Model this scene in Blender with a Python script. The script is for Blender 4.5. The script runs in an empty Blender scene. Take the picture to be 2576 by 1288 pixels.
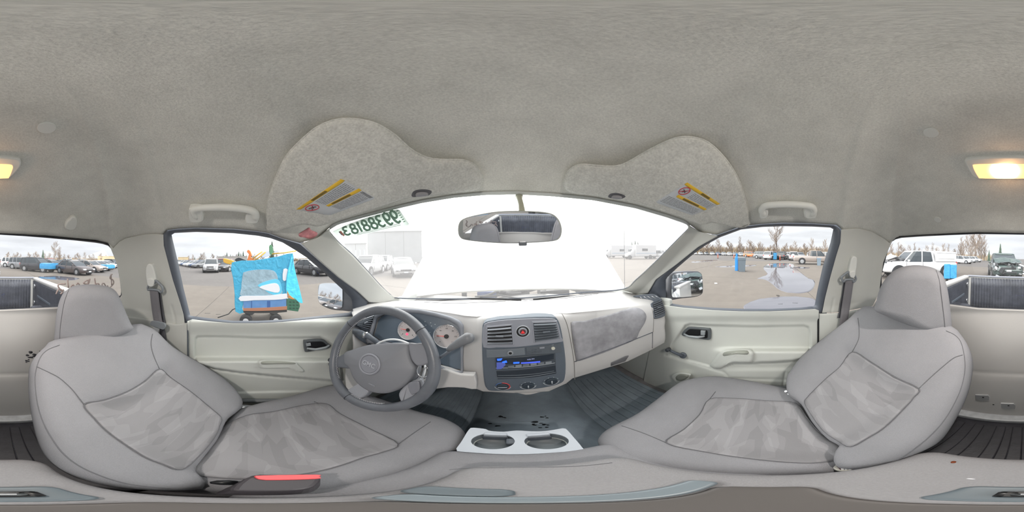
import bpy, bmesh, math, random
import numpy as np
from mathutils import Vector, Matrix
from mathutils.bvhtree import BVHTree
random.seed(7)
scene = bpy.context.scene
COL = scene.collection
GZ = 1.5                     # camera height above the asphalt; everything is lifted by it at the end
# ---------------------------------------------------------------- camera
RX = math.radians(-0.8); RY = math.radians(1.3)
ROT = np.array((Matrix.Rotation(RX, 3, 'X') @ Matrix.Rotation(RY, 3, 'Y')))
cd = bpy.data.cameras.new('camera'); cam = bpy.data.objects.new('camera', cd); COL.objects.link(cam)
cd.type = 'PANO'
try: cd.panorama_type = 'EQUIRECTANGULAR'
except Exception: pass
try: cd.cycles.panorama_type = 'EQUIRECTANGULAR'
except Exception: pass
cd.clip_start = 0.01; cd.clip_end = 2000
cam.matrix_world = (Matrix.Rotation(RX, 4, 'X') @ Matrix.Rotation(RY, 4, 'Y') @ Matrix.Rotation(math.radians(90), 4, 'X'))
scene.camera = cam
# ---------------------------------------------------------------- world: bright overcast, sun behind cloud ahead of the truck
w = bpy.data.worlds.new('sky'); scene.world = w; w.use_nodes = True
nt = w.node_tree; nt.nodes.clear()
def N(t, ty, **k):
    n = t.nodes.new(ty)
    for a, b in k.items(): setattr(n, a, b)
    return n
tc = N(nt, 'ShaderNodeTexCoord'); L = nt.links
dot = N(nt, 'ShaderNodeVectorMath', operation='DOT_PRODUCT'); dot.inputs[1].default_value = Vector((-.25, .83, .5)).normalized()
L.new(tc.outputs['Generated'], dot.inputs[0])
mr = N(nt, 'ShaderNodeMapRange', interpolation_type='SMOOTHSTEP'); mr.inputs[1].default_value = -.1; mr.inputs[2].default_value = 1.0
mr.inputs[3].default_value = 0; mr.inputs[4].default_value = 1
L.new(dot.outputs['Value'], mr.inputs[0])
pw = N(nt, 'ShaderNodeMath', operation='POWER'); pw.inputs[1].default_value = 2.0; L.new(mr.outputs[0], pw.inputs[0])
sep = N(nt, 'ShaderNodeSeparateXYZ'); L.new(tc.outputs['Generated'], sep.inputs[0])
ze = N(nt, 'ShaderNodeMapRange'); ze.inputs[1].default_value = 0.0; ze.inputs[2].default_value = .9; ze.inputs[3].default_value = 1.0; ze.inputs[4].default_value = 1.5
L.new(sep.outputs[2], ze.inputs[0])
cmap = N(nt, 'ShaderNodeMapping'); cmap.inputs['Scale'].default_value = (1.2, 1.2, 9); L.new(tc.outputs['Generated'], cmap.inputs[0])
cl = N(nt, 'ShaderNodeTexNoise'); cl.inputs['Scale'].default_value = 2.2; cl.inputs['Detail'].default_value = 5; L.new(cmap.outputs[0], cl.inputs['Vector'])
cr = N(nt, 'ShaderNodeMapRange'); cr.inputs[1].default_value = .3; cr.inputs[2].default_value = .7; cr.inputs[3].default_value = .86; cr.inputs[4].default_value = 1.12
L.new(cl.outputs['Fac'], cr.inputs[0])
m1 = N(nt, 'ShaderNodeMath', operation='MULTIPLY'); L.new(ze.outputs[0], m1.inputs[0]); L.new(cr.outputs[0], m1.inputs[1])
m2 = N(nt, 'ShaderNodeMath', operation='MULTIPLY_ADD'); L.new(pw.outputs[0], m2.inputs[0]); m2.inputs[1].default_value = 3.6; L.new(m1.outputs[0], m2.inputs[2])
ramp = N(nt, 'ShaderNodeValToRGB'); ramp.color_ramp.elements[0].color = (.78, .79, .83, 1); ramp.color_ramp.elements[1].color = (1, .985, .96, 1)
ramp.color_ramp.elements[0].position = 0; ramp.color_ramp.elements[1].position = .5
L.new(pw.outputs[0], ramp.inputs[0])
bg = N(nt, 'ShaderNodeBackground'); L.new(ramp.outputs[0], bg.inputs[0]); L.new(m2.outputs[0], bg.inputs[1])
out = N(nt, 'ShaderNodeOutputWorld'); L.new(bg.outputs[0], out.inputs[0])
scene.view_settings.view_transform = 'Standard'; scene.view_settings.look = 'None'
scene.view_settings.exposure = 0.36; scene.view_settings.gamma = 1.0
try: scene.view_settings.use_curve_mapping = False
except Exception: pass
scene.cycles.use_denoising = True
scene.cycles.max_bounces = 14; scene.cycles.diffuse_bounces = 9; scene.cycles.transparent_max_bounces = 24
scene.cycles.sample_clamp_indirect = 6.0
# ---------------------------------------------------------------- geometry of the view
KP = 7.155556
def dirs(U, V):
    U = np.asarray(U, float); V = np.asarray(V, float)
    a = np.radians((U-1288)/KP); e = np.radians((644-V)/KP)
    d = np.stack([np.sin(a)*np.cos(e), np.cos(a)*np.cos(e), np.sin(e)], -1)
    return d @ ROT.T
def march(f, U, V, tmax=3.0, n=160, t0=.05):
    d = dirs(U, V); sh = d.shape[:-1]; d = d.reshape(-1, 3)
    lo = np.full(len(d), t0); hi = np.full(len(d), tmax); done = np.zeros(len(d), bool); prev = np.full(len(d), t0)
    for t in np.geomspace(t0, tmax, n):
        v = f(d*t); c = (v > 0) & ~done
        lo[c] = prev[c]; hi[c] = t; done |= c; prev[:] = t
    for _ in range(22):
        m = (lo+hi)/2; v = f(d*m[:, None]); hi = np.where(v > 0, m, hi); lo = np.where(v > 0, lo, m)
    return (d*((lo+hi)/2)[:, None]).reshape(*sh, 3)
RW = .685; YR = .64
def f_wall(P):
    x = np.abs(P[:, 0]-.03); z = P[:, 2]
    wd = RW - .22*np.clip(z+.26, 0, 1) - .03*np.clip(-.5-z, 0, 1)
    r = .15
    q1 = x-(wd-r); q2 = -P[:, 1]-(YR-r) - .10*np.clip(-(z+.2), -.02, .5)*0
    return np.hypot(np.maximum(q1, 0), np.maximum(q2, 0)) + np.minimum(np.maximum(q1, q2), 0) - r
def f_ws(P):
    z = np.clip(P[:, 2], -.4, .3); k = .5+.3*np.clip((z+.26)/.4, 0, 1)
    y0 = .47 + (.19-z)*1.13
    return P[:, 1]-(y0-k*(P[:, 0]-.01)**2)
def f_shell(P): return np.maximum(f_wall(P), f_ws(P))
class Fn:
    def __init__(s, f, tmax=3.): s.f = f; s.tmax = tmax
    def __call__(s, U, V): return march(s.f, U, V, s.tmax)
WALL = Fn(f_wall); SHELL = Fn(f_shell); WS = Fn(f_ws)
class Plane:
    def __init__(s, p, n):
        s.p = np.array(p, float); n = np.array(n, float); n /= np.linalg.norm(n)
        if np.dot(n, s.p) > 0: n = -n          # towards the camera
        s.n = n
        ref = np.array([0, 0, 1.]) if abs(n[2]) < .95 else np.array([0, 1., 0])
        s.y = ref-n*np.dot(ref, n); s.y /= np.linalg.norm(s.y); s.x = np.cross(s.y, n)
    def __call__(s, U, V):
        d = dirs(U, V); t = np.dot(s.p, s.n)/(d@s.n)
        return d*t[..., None]
    def to2(s, P): return np.stack([(P-s.p)@s.x, (P-s.p)@s.y], -1)
    def to3(s, Q, h=0):
        h = np.asarray(h, float)
        return s.p + Q[..., :1]*s.x + Q[..., 1:2]*s.y + h[..., None]*s.n if h.ndim else s.p + Q[..., :1]*s.x + Q[..., 1:2]*s.y + h*s.n
def plane3(surf, pts, off=0):
    P = surf(np.array([p[0] for p in pts]), np.array([p[1] for p in pts]))
    n = np.cross(P[1]-P[0], P[2]-P[0]); pl = Plane(P.mean(0), n); pl.p = pl.p + pl.n*off
    return pl
class Bvh:
    def __init__(s, objs, off=0):
        vs = []; fs = []
        for o in objs:
            mw = world(o); b = len(vs)
            vs += [tuple(mw[i]) for i in range(len(mw))]
            fs += [tuple(b+i for i in p.vertices) for p in o.data.polygons]
        s.t = BVHTree.FromPolygons(vs, fs); s.off = off
    def __call__(s, U, V):
        d = dirs(U, V); sh = d.shape[:-1]; d = d.reshape(-1, 3); out = np.zeros_like(d); last = None; miss = []
        for i, q in enumerate(d):
            h = s.t.ray_cast(Vector((0, 0, 0)), Vector(q))
            if h[0] is None: miss.append(i); continue
            out[i] = q*(h[3]-s.off); last = h[3]-s.off
        ok = [i for i in range(len(d)) if i not in set(miss)]
        for i in miss:
            if ok:
                j = min(ok, key=lambda k: -float(d[k]@d[i])); out[i] = d[i]*np.linalg.norm(out[j])
            else: out[i] = d[i]
        return out.reshape(*sh, 3)
def world(o):
    v = np.empty(len(o.data.vertices)*3); o.data.vertices.foreach_get('co', v); v = v.reshape(-1, 3)
    p = o
    while p is not None: v = v+np.array(p.location); p = p.parent
    return v
# ---------------------------------------------------------------- materials
def lin(c):
    c = [x/255. for x in c[:3]]
    return tuple((x/12.92 if x <= .04045 else ((x+.055)/1.055)**2.4) for x in c)+(1,)
MATS = {}
def mat(name, rgb, rough=.6, metal=0, bump=None, var=None, spec=.5, emit=None, alpha=None, coat=0, stretch=None):
    if name in MATS: return MATS[name]
    m = bpy.data.materials.new(name); MATS[name] = m; m.use_nodes = True; t = m.node_tree
    b = t.nodes['Principled BSDF']; b.inputs['Base Color'].default_value = lin(rgb); b.inputs['Roughness'].default_value = rough
    b.inputs['Metallic'].default_value = metal; b.inputs['Specular IOR Level'].default_value = spec
    b.inputs['Coat Weight'].default_value = coat
    if emit: b.inputs['Emission Color'].default_value = lin(emit[0]); b.inputs['Emission Strength'].default_value = emit[1]
    if alpha is not None: b.inputs['Alpha'].default_value = alpha
    co = N(t, 'ShaderNodeTexCoord')
    def mapped():
        mp = N(t, 'ShaderNodeMapping'); mp.inputs['Scale'].default_value = stretch or (1, 1, 1); t.links.new(co.outputs['Object'], mp.inputs[0]); return mp.outputs[0]
    if var:   # list of (scale, amount)
        fac = None
        for sc, am in var:
            n = N(t, 'ShaderNodeTexNoise'); n.inputs['Scale'].default_value = sc; n.inputs['Detail'].default_value = 3; t.links.new(mapped(), n.inputs['Vector'])
            r = N(t, 'ShaderNodeMapRange'); r.inputs[1].default_value = .3; r.inputs[2].default_value = .7; r.inputs[3].default_value = 1-am; r.inputs[4].default_value = 1+am
            t.links.new(n.outputs['Fac'], r.inputs[0])
            if fac is None: fac = r.outputs[0]
            else:
                q = N(t, 'ShaderNodeMath', operation='MULTIPLY'); t.links.new(fac, q.inputs[0]); t.links.new(r.outputs[0], q.inputs[1]); fac = q.outputs[0]
        v = N(t, 'ShaderNodeVectorMath', operation='SCALE'); v.inputs[0].default_value = lin(rgb)[:3]; t.links.new(fac, v.inputs['Scale'])
        t.links.new(v.outputs[0], b.inputs['Base Color'])
    if bump:
        n = N(t, 'ShaderNodeTexNoise'); n.inputs['Scale'].default_value = bump[0]; n.inputs['Detail'].default_value = 2; t.links.new(mapped(), n.inputs['Vector'])
        u = N(t, 'ShaderNodeBump'); u.inputs['Strength'].default_value = bump[1]; u.inputs['Distance'].default_value = bump[2] if len(bump) > 2 else .002
        t.links.new(n.outputs['Fac'], u.inputs['Height']); t.links.new(u.outputs[0], b.inputs['Normal'])
    return m
def glassmat(name, tint, refl, scatter, scattercol=(235, 235, 235)):
    m = bpy.data.materials.new(name); MATS[name] = m; m.use_nodes = True; t = m.node_tree; t.nodes.clear()
    tr = N(t, 'ShaderNodeBsdfTransparent'); tr.inputs[0].default_value = (*tint, 1)
    gl = N(t, 'ShaderNodeBsdfGlossy'); gl.inputs['Roughness'].default_value = 0.0
    tl = N(t, 'ShaderNodeBsdfTranslucent'); tl.inputs[0].default_value = lin(scattercol)
    x1 = N(t, 'ShaderNodeMixShader'); x1.inputs[0].default_value = scatter; t.links.new(tr.outputs[0], x1.inputs[1]); t.links.new(tl.outputs[0], x1.inputs[2])
    x2 = N(t, 'ShaderNodeMixShader'); x2.inputs[0].default_value = refl; t.links.new(x1.outputs[0], x2.inputs[1]); t.links.new(gl.outputs[0], x2.inputs[2])
    o = N(t, 'ShaderNodeOutputMaterial'); t.links.new(x2.outputs[0], o.inputs[0]); return m
# ---------------------------------------------------------------- object helpers
def tag(o, label=None, cat=None, group=None, kind=None):
    if label: o['label'] = label
    if cat: o['category'] = cat
    if group: o['group'] = group
    if kind: o['kind'] = kind
    return o
def empty(name, loc, label=None, cat=None, group=None, kind=None):
    o = bpy.data.objects.new(name, None); COL.objects.link(o); o.location = loc; o.empty_display_size = .1
    return tag(o, label, cat, group, kind)
def obj(name, V, F, m, parent=None, smooth=True, mats=None, fm=None):
    V = np.asarray(V, float).reshape(-1, 3)
    if parent is None:
        o0 = np.array([(V[:, 0].min()+V[:, 0].max())/2, (V[:, 1].min()+V[:, 1].max())/2, V[:, 2].min()])
    else:
        o0 = np.zeros(3); p = parent
        while p is not None: o0 = o0+np.array(p.location); p = p.parent
    me = bpy.data.meshes.new(name); me.from_pydata([tuple(v) for v in (V-o0)], [], [tuple(int(i) for i in f) for f in F]); me.validate()
    for q in (mats or [m]): me.materials.append(q)
    if fm is not None and len(fm) == len(me.polygons): me.polygons.foreach_set('material_index', fm)
    if smooth: me.polygons.foreach_set('use_smooth', [True]*len(me.polygons))
    ob = bpy.data.objects.new(name, me); COL.objects.link(ob)
    if parent is None: ob.location = o0
    else: ob.parent = parent
    return ob
def orient(o):
    bm = bmesh.new(); bm.from_mesh(o.data); bmesh.ops.recalc_face_normals(bm, faces=bm.faces); bm.to_mesh(o.data); bm.free(); return o
def resample(P, n, closed=False):
    P = np.asarray(P, float)
    if closed: P = np.vstack([P, P[:1]])
    s = np.r_[0, np.cumsum(np.linalg.norm(np.diff(P, axis=0), axis=1))]
    t = np.linspace(0, s[-1], n+1)[:-1] if closed else np.linspace(0, s[-1], n)
    return np.stack([np.interp(t, s, P[:, k]) for k in range(P.shape[1])], -1)
def smooth(P, closed=False, k=6):
    P = np.asarray(P, float); n = len(P); out = []
    rng = range(n) if closed else range(n-1)
    for i in rng:
        if closed: a, b, c, d = P[(i-1) % n], P[i], P[(i+1) % n], P[(i+2) % n]
        else: a, b, c, d = P[max(i-1, 0)], P[i], P[i+1], P[min(i+2, n-1)]
        for j in range(k):
            t = j/k; out.append(.5*((2*b)+(-a+c)*t+(2*a-5*b+4*c-d)*t*t+(-a+3*b-3*c+d)*t**3))
    if not closed: out.append(P[-1])
    return np.array(out)
def gridfaces(nr, nc, wrapc=False, b=0):
    F = []
    for i in range(nr-1):
        for j in range(nc if wrapc else nc-1):
            F.append((b+i*nc+j, b+i*nc+(j+1) % nc, b+(i+1)*nc+(j+1) % nc, b+(i+1)*nc+j))
    return F
def coons(name, top, bottom, left, right, nu, nv, surf, m, parent=None, disp=None, th=.012, sm=True):
    T = resample(top, nu); B = resample(bottom, nu); Lf = resample(left, nv); Rt = resample(right, nv)
    u = np.linspace(0, 1, nu)[None, :, None]; v = np.linspace(0, 1, nv)[:, None, None]
    G = (1-v)*T[None]+v*B[None]+(1-u)*Lf[:, None]+u*Rt[:, None] - ((1-u)*(1-v)*T[0]+u*(1-v)*T[-1]+(1-u)*v*B[0]+u*v*B[-1])
    P = surf(G[..., 0], G[..., 1]); r = np.linalg.norm(P, axis=-1, keepdims=True)
    if disp is not None: P = P*(1-disp(G[..., 0], G[..., 1])[..., None]/r)
    return slab(name, P, th, m, parent, sm)
def slab(name, P, th, m, parent=None, sm=True):
    nv, nu = P.shape[:2]
    r = np.linalg.norm(P, axis=-1, keepdims=True); Q = P*(1+th/r)
    V = np.concatenate([P.reshape(-1, 3), Q.reshape(-1, 3)]); n = nu*nv
    F = gridfaces(nv, nu)+[tuple(reversed(f)) for f in gridfaces(nv, nu, b=n)]
    edge = [j for j in range(nu)]+[i*nu+nu-1 for i in range(1, nv)]+[(nv-1)*nu+j for j in range(nu-2, -1, -1)]+[i*nu for i in range(nv-2, 0, -1)]
    for a, b in zip(edge, edge[1:]+edge[:1]): F.append((a, a+n, b+n, b))
    return obj(name, V, F, m, parent, sm)
def ringloops(name, loops3, m, parent=None, closed=True, capfirst=False, caplast=False, sm=True):
    n = len(loops3[0]); V = np.concatenate(loops3); F = gridfaces(len(loops3), n, closed)
    if capfirst: F.append(tuple(range(n-1, -1, -1)))
    if caplast: F.append(tuple(range((len(loops3)-1)*n, len(loops3)*n)))
    return obj(name, V, F, m, parent, sm)
def polar(loop, c, n):
    """resample a closed loop by angle about c"""
    L_ = np.asarray(loop, float)-c; out = []
    A = L_; B = np.roll(L_, -1, axis=0)
    for k in range(n):
        th = 2*math.pi*k/n; d = np.array([math.cos(th), math.sin(th)])
        E = B-A; den = d[0]*E[:, 1]-d[1]*E[:, 0]; den[np.abs(den) < 1e-12] = 1e-12
        t = (A[:, 0]*E[:, 1]-A[:, 1]*E[:, 0])/den; s = (A[:, 0]*d[1]-A[:, 1]*d[0])/den
        ok = (s >= -1e-6) & (s <= 1+1e-6) & (t > 0)
        out.append(d*(t[ok].max() if ok.any() else 0)+c)
    return np.array(out)
def frame(name, outer, inner, surf, m, parent=None, n=160, off_o=0, off_i=0, th=.02, cen=None):
    cen = np.mean(inner, 0) if cen is None else np.array(cen, float)
    O = polar(outer, cen, n); I = polar(inner, cen, n)
    Mx = O*.5+I*.5
    def s(L_, off): P = surf(L_[:, 0], L_[:, 1]); r = np.linalg.norm(P, axis=1, keepdims=True); return P*(1-off/r)
    loops = [s(cen+(O-cen)*1.07, -th), s(O, -th*.9), s(O, off_o), s(Mx, (off_o+off_i)/2+.006), s(I, off_i), s(I, -th)]
    return ringloops(name, loops, m, parent)
def flat(name, pix, surf, th, m, parent=None, bev=.003, off=0, sm=0, n=None, edge_smooth=False, dome=0):
    """a plate cut to an outline on a plane: bevelled front, real thickness"""
    P2 = np.asarray(pix, float)
    if sm: P2 = smooth(P2, True, sm)
    if n: P2 = resample(P2, n, True)
    pl = surf if isinstance(surf, Plane) else plane3(surf, [P2[0], P2[len(P2)//3], P2[2*len(P2)//3]])
    Q = pl.to2(pl(P2[:, 0], P2[:, 1]))
    return plate(name, Q, pl, th, m, parent, bev, off, edge_smooth, dome)
def inset(Q, d):
    e = np.roll(Q, -1, 0)-Q; e = e/np.maximum(np.linalg.norm(e, axis=1, keepdims=True), 1e-9)
    nrm = np.stack([-e[:, 1], e[:, 0]], -1); a = nrm+np.roll(nrm, 1, 0); a = a/np.maximum(np.linalg.norm(a, axis=1, keepdims=True), .3)
    area = np.sum(Q[:, 0]*np.roll(Q[:, 1], -1)-Q[:, 1]*np.roll(Q[:, 0], -1))
    return Q+a*d*(1 if area > 0 else -1)
def plate(name, Q, pl, th, m, parent=None, bev=.003, off=0, edge_smooth=False, dome=0):
    loops = [pl.to3(Q, off-th), pl.to3(Q, off-bev)]
    if bev > 0: loops += [pl.to3(inset(Q, bev*.3), off-bev*.3), pl.to3(inset(Q, bev), off)]
    else: loops = [pl.to3(Q, off-th), pl.to3(Q, off)]
    if dome:
        c = Q.mean(0); Qi = inset(Q, bev) if bev > 0 else Q
        for s_ in (.8, .55, .3, .08): loops.append(pl.to3(c+(Qi-c)*s_, off+dome*(1-s_*s_)))
    return orient(ringloops(name, loops, m, parent, True, True, True, edge_smooth))
def puff(name, pix, pl, R_, th, m, parent=None, n=96, H=None, hx=None, back=None):
    """upholstered cushion: outline on a plane, rounded edge, domed face"""
    P2 = smooth(pix, True, 5); Q = resample(pl.to2(pl(P2[:, 0], P2[:, 1])), n, True); c = Q.mean(0)
    H = H or R_; loops = []
    def ringd(d, h):
        rad = np.linalg.norm(Q-c, axis=1, keepdims=True); return c+(Q-c)*np.maximum(1-d/rad, .05), h
    rings = [ringd(.03, -th), ringd(.008, -th*.93), ringd(0, -th*.75), ringd(0, -th*.3), ringd(0, 0)]
    for a in (.25, .5, .75, 1.):
        x = R_*(1-math.cos(a*math.pi/2)); rings.append(ringd(x, H*math.sin(a*math.pi/2)))
    last = rings[-1][0]
    for s_ in np.linspace(.92, .04, 13): rings.append((c+(last-c)*s_, H))
    for q, h in rings:
        hh = np.full(len(q), float(h))
        if hx is not None and h > 0: hh = hh+hx(q)*min(1, h/H)
        loops.append(pl.to3(q, hh))
    return orient(ringloops(name, loops, m, parent, True, True, True))
def drape(name, pix, surf, m, parent=None, off=.002, th=.004, n=72, rings=9, sm=5):
    P2 = smooth(pix, True, sm) if sm else np.asarray(pix, float)
    P2 = resample(P2, n, True); c = P2.mean(0)
    def s(L_, o):
        P = surf(L_[:, 0], L_[:, 1]); r = np.linalg.norm(P, axis=1, keepdims=True); return P*(1-o/r)
    loops = [s(P2, -th)]+[s(c+(P2-c)*q, off) for q in np.linspace(1, .03, rings)]
    return orient(ringloops(name, loops, m, parent, True, False, True))
def tube3(name, P, r, m, parent=None, seg=8, closed=False, cap=True):
    P = np.asarray(P, float); n = len(P); r = np.full(n, r, float) if np.isscalar(r) else np.asarray(r, float)
    T = np.gradient(P, axis=0) if not closed else np.roll(P, -1, 0)-np.roll(P, 1, 0)
    T = T/np.maximum(np.linalg.norm(T, axis=1, keepdims=True), 1e-9)
    up = np.array([0, 0, 1.]) if abs(T[0][2]) < .9 else np.array([1., 0, 0]); loops = []
    a = up-T[0]*np.dot(up, T[0]); a /= np.linalg.norm(a)
    for i in range(n):
        a = a-T[i]*np.dot(a, T[i]); a /= np.linalg.norm(a); b = np.cross(T[i], a)
        th = np.linspace(0, 2*math.pi, seg, endpoint=False)
        loops.append(P[i]+r[i]*(np.cos(th)[:, None]*a+np.sin(th)[:, None]*b))
    if closed:
        V = np.concatenate(loops); F = []
        for i in range(n):
            for j in range(seg): F.append((i*seg+j, i*seg+(j+1) % seg, ((i+1) % n)*seg+(j+1) % seg, ((i+1) % n)*seg+j))
        return orient(obj(name, V, F, m, parent))
    return orient(ringloops(name, loops, m, parent, True, cap, cap))
def seam(pix, surf, m, parent=None, r=.0016, off=.001, name='seam', k=6, closed=False):
    P2 = smooth(pix, closed, k); P = surf(P2[:, 0], P2[:, 1]); rr = np.linalg.norm(P, axis=1, keepdims=True); P = P*(1-off/rr)
    return tube3(name, P, r, m, parent, 5, closed)
def boxm(c, size, bev=.004, rot=None, seg=2):
    bm = bmesh.new(); bmesh.ops.create_cube(bm, size=1)
    for v in bm.verts: v.co = Vector((v.co.x*size[0], v.co.y*size[1], v.co.z*size[2]))
    if bev > 0: bmesh.ops.bevel(bm, geom=bm.edges[:]+bm.verts[:], offset=min(bev, min(size)*.45), segments=seg, affect='EDGES', profile=.5)
    if rot is not None: bmesh.ops.rotate(bm, verts=bm.verts, cent=(0, 0, 0), matrix=rot)
    bmesh.ops.translate(bm, verts=bm.verts, vec=Vector(c))
    V = [tuple(v.co) for v in bm.verts]; F = [tuple(v.index for v in f.verts) for f in bm.faces]; bm.free(); return V, F
def box(name, c, size, m, parent=None, bev=.004, rot=None, smooth_=False, seg=2):
    V, F = boxm(c, size, bev, rot, seg); return obj(name, V, F, m, parent, smooth_)
def merge(parts):
    V = []; F = []
    for v, f in parts:
        b = len(V); V += [tuple(q) for q in v]; F += [tuple(b+i for i in g) for g in f]
    return V, F
def discP(pl, c, r, n=32, ry=None):
    t = np.linspace(0, 2*math.pi, n, endpoint=False); return np.stack([c[0]+r*np.cos(t), c[1]+(ry or r)*np.sin(t)], -1)
def c2(pl, u, v): return pl.to2(pl(np.array([u]), np.array([v])))[0]
def text(name, s, size, M_, m, parent=None, depth=.0006, align='CENTER', bold=0, flip=False):
    cu = bpy.data.curves.new(name, 'FONT'); cu.body = s; cu.size = size; cu.extrude = depth; cu.align_x = align; cu.align_y = 'CENTER'; cu.resolution_u = 3
    cu.offset = bold
    t = bpy.data.objects.new(name, cu); COL.objects.link(t)
    dg = bpy.context.evaluated_depsgraph_get(); me = bpy.data.meshes.new_from_object(t.evaluated_get(dg)); COL.objects.unlink(t); bpy.data.objects.remove(t)
    V = np.array([tuple(v.co) for v in me.vertices]); F = [tuple(p.vertices) for p in me.polygons]; bpy.data.meshes.remove(me)
    if flip: V[:, 0] *= -1
    M_ = np.array(M_); V = V@M_[:3, :3].T+M_[:3, 3]
    return obj(name, V, F, m, parent, False)
def plM(pl, q, h=0, rot=0, flip=False):
    P = pl.to3(np.array(q, float)[None], h)[0]; c, s = math.cos(rot), math.sin(rot)
    X = pl.x*c+pl.y*s; Y = -pl.x*s+pl.y*c; M_ = np.eye(4); M_[:3, 0] = X; M_[:3, 1] = Y; M_[:3, 2] = pl.n; M_[:3, 3] = P; return M_
def sstep(a, b, x):
    t = np.clip((x-a)/(b-a), 0, 1); return t*t*(3-2*t)
def poly_sd(U, V, poly):
    """signed distance in pixels (positive inside)"""
    P = np.asarray(poly, float); x = U.ravel(); y = V.ravel(); d = np.full(x.shape, 1e9); ins = np.zeros(x.shape, bool)
    for (ax, ay), (bx, by) in zip(P, np.roll(P, -1, 0)):
        ex, ey = bx-ax, by-ay; t = np.clip(((x-ax)*ex+(y-ay)*ey)/(ex*ex+ey*ey+1e-9), 0, 1)
        d = np.minimum(d, np.hypot(x-ax-t*ex, y-ay-t*ey))
        c = ((ay > y) != (by > y)) & (x < (bx-ax)*(y-ay)/((by-ay) if by != ay else 1e-9)+ax); ins ^= c
    return (np.where(ins, 1, -1)*d).reshape(U.shape)
# ================================================================ materials of the cab
HEAD = mat('headliner_felt', (214, 213, 206), .95, bump=(380, .45, .0015), var=[(4, .07), (22, .05), (300, .10)])
TRIM = mat('door_plastic', (206, 209, 204), .55, bump=(900, .12, .001), var=[(5, .03)])
TRIMD = mat('pillar_plastic', (194, 195, 190), .6, bump=(900, .15, .001), var=[(6, .03)])
PANEL = mat('rear_panel_plastic', (200, 198, 196), .6, bump=(700, .15, .001), var=[(4, .03)])
DASH = mat('dash_plastic', (205, 204, 203), .5, bump=(800, .15, .001), var=[(7, .03)])
FAB = mat('seat_fabric', (138, 138, 142), .95, bump=(650, .5, .0015), var=[(8, .05), (500, .06)])
RUB = mat('rubber_seal', (84, 90, 100), .5)
DARK = mat('dark_plastic', (88, 95, 104), .45, bump=(900, .1, .001))
BLK = mat('black_plastic', (28, 29, 32), .4)
CHR = mat('chrome', (215, 217, 220), .12, 1)
MATR = mat('rubber_mat', (136, 148, 158), .6, bump=(90, .3, .002), var=[(12, .15)])
CARP = mat('dark_carpet', (130, 128, 130), .95, bump=(300, .6, .003), var=[(15, .2)])
MIRR = mat('mirror_glass', (225, 230, 235), .02, 1)
WHT = mat('label_white', (200, 204, 208), .5); YEL = mat('label_yellow', (232, 190, 52), .5); INK = mat('label_ink', (70, 72, 76), .6); RED = mat('label_red', (200, 60, 70), .5)
SEAM = mat('seam_thread', (102, 102, 106), .9)
def insertmat():
    m = mat('seat_insert_pattern', (160, 158, 158), .95, bump=(600, .4, .001)); t = m.node_tree; b = t.nodes['Principled BSDF']
    co = N(t, 'ShaderNodeTexCoord'); fac = None
    for i, (rot, sc, thr, am) in enumerate([((0, 0, .5), (9, 34, 20), .57, -.11), ((0, 0, -.4), (12, 30, 14), .56, .11), ((0, 0, 1.1), (7, 50, 20), .60, .09)]):
        mp = N(t, 'ShaderNodeMapping'); mp.inputs['Rotation'].default_value = rot; mp.inputs['Scale'].default_value = sc; mp.inputs['Location'].default_value = (i*3.1, i, 0)
        t.links.new(co.outputs['Object'], mp.inputs[0])
        v = N(t, 'ShaderNodeTexVoronoi'); v.inputs['Scale'].default_value = 1.1; t.links.new(mp.outputs[0], v.inputs['Vector'])
        s = N(t, 'ShaderNodeSeparateColor'); t.links.new(v.outputs['Color'], s.inputs[0])
        g = N(t, 'ShaderNodeMath', operation='GREATER_THAN'); g.inputs[1].default_value = thr+.12; t.links.new(s.outputs[i], g.inputs[0])
        ma = N(t, 'ShaderNodeMath', operation='MULTIPLY_ADD'); ma.inputs[1].default_value = am; ma.inputs[2].default_value = 1; t.links.new(g.outputs[0], ma.inputs[0])
        if fac is None: fac = ma.outputs[0]
        else:
            q = N(t, 'ShaderNodeMath', operation='MULTIPLY'); t.links.new(fac, q.inputs[0]); t.links.new(ma.outputs[0], q.inputs[1]); fac = q.outputs[0]
    v = N(t, 'ShaderNodeVectorMath', operation='SCALE'); v.inputs[0].default_value = lin((139, 138, 141))[:3]; t.links.new(fac, v.inputs['Scale']); t.links.new(v.outputs[0], b.inputs['Base Color'])
    return m
INS = insertmat()
G_WS = glassmat('windshield_glass', (.96, .98, .97), .03, .16)  # white veil put into the glass to wash out the view ahead
G_SIDE = glassmat('side_glass', (.95, .97, .96), .03, .02)
G_REAR = glassmat('rear_glass', (.90, .92, .92), .035, .03)
# ================================================================ window outlines, traced (pixels)
DG = [(431, 586.6), (493, 583.5), (586, 586.6), (648, 593), (679.5, 599), (710.6, 610), (741.6, 628.5), (772.7, 648.7), (819, 689), (866, 732.5), (885, 752), (888, 785), (804, 794.6), (710.6, 804), (648.4, 807), (586, 807), (524, 800), (479, 794.6), (462, 726), (446.6, 655), (434, 602)]
DO = [(471, 814), (459, 785), (450, 755), (434, 704), (422, 660), (411, 620), (408.5, 599), (413, 586), (421, 580), (450, 577), (493, 574), (586, 577), (648, 583), (673, 587), (711, 601), (754, 614), (804, 658), (850, 698), (897, 732), (928, 757), (905, 793), (889, 797), (804, 802), (711, 811), (648, 814), (586, 814), (524, 809), (484, 804)]
PG = [(2097, 573), (2043, 570), (1971, 569), (1918, 571), (1864, 577.5), (1811, 597), (1775, 617), (1739, 643.5), (1703.5, 674), (1675, 701), (1675, 761), (1721, 768.6), (1793, 774), (1864, 776.5), (1936, 777), (2007, 774), (2049, 770), (2057, 726), (2071, 665), (2089, 611)]
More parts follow.
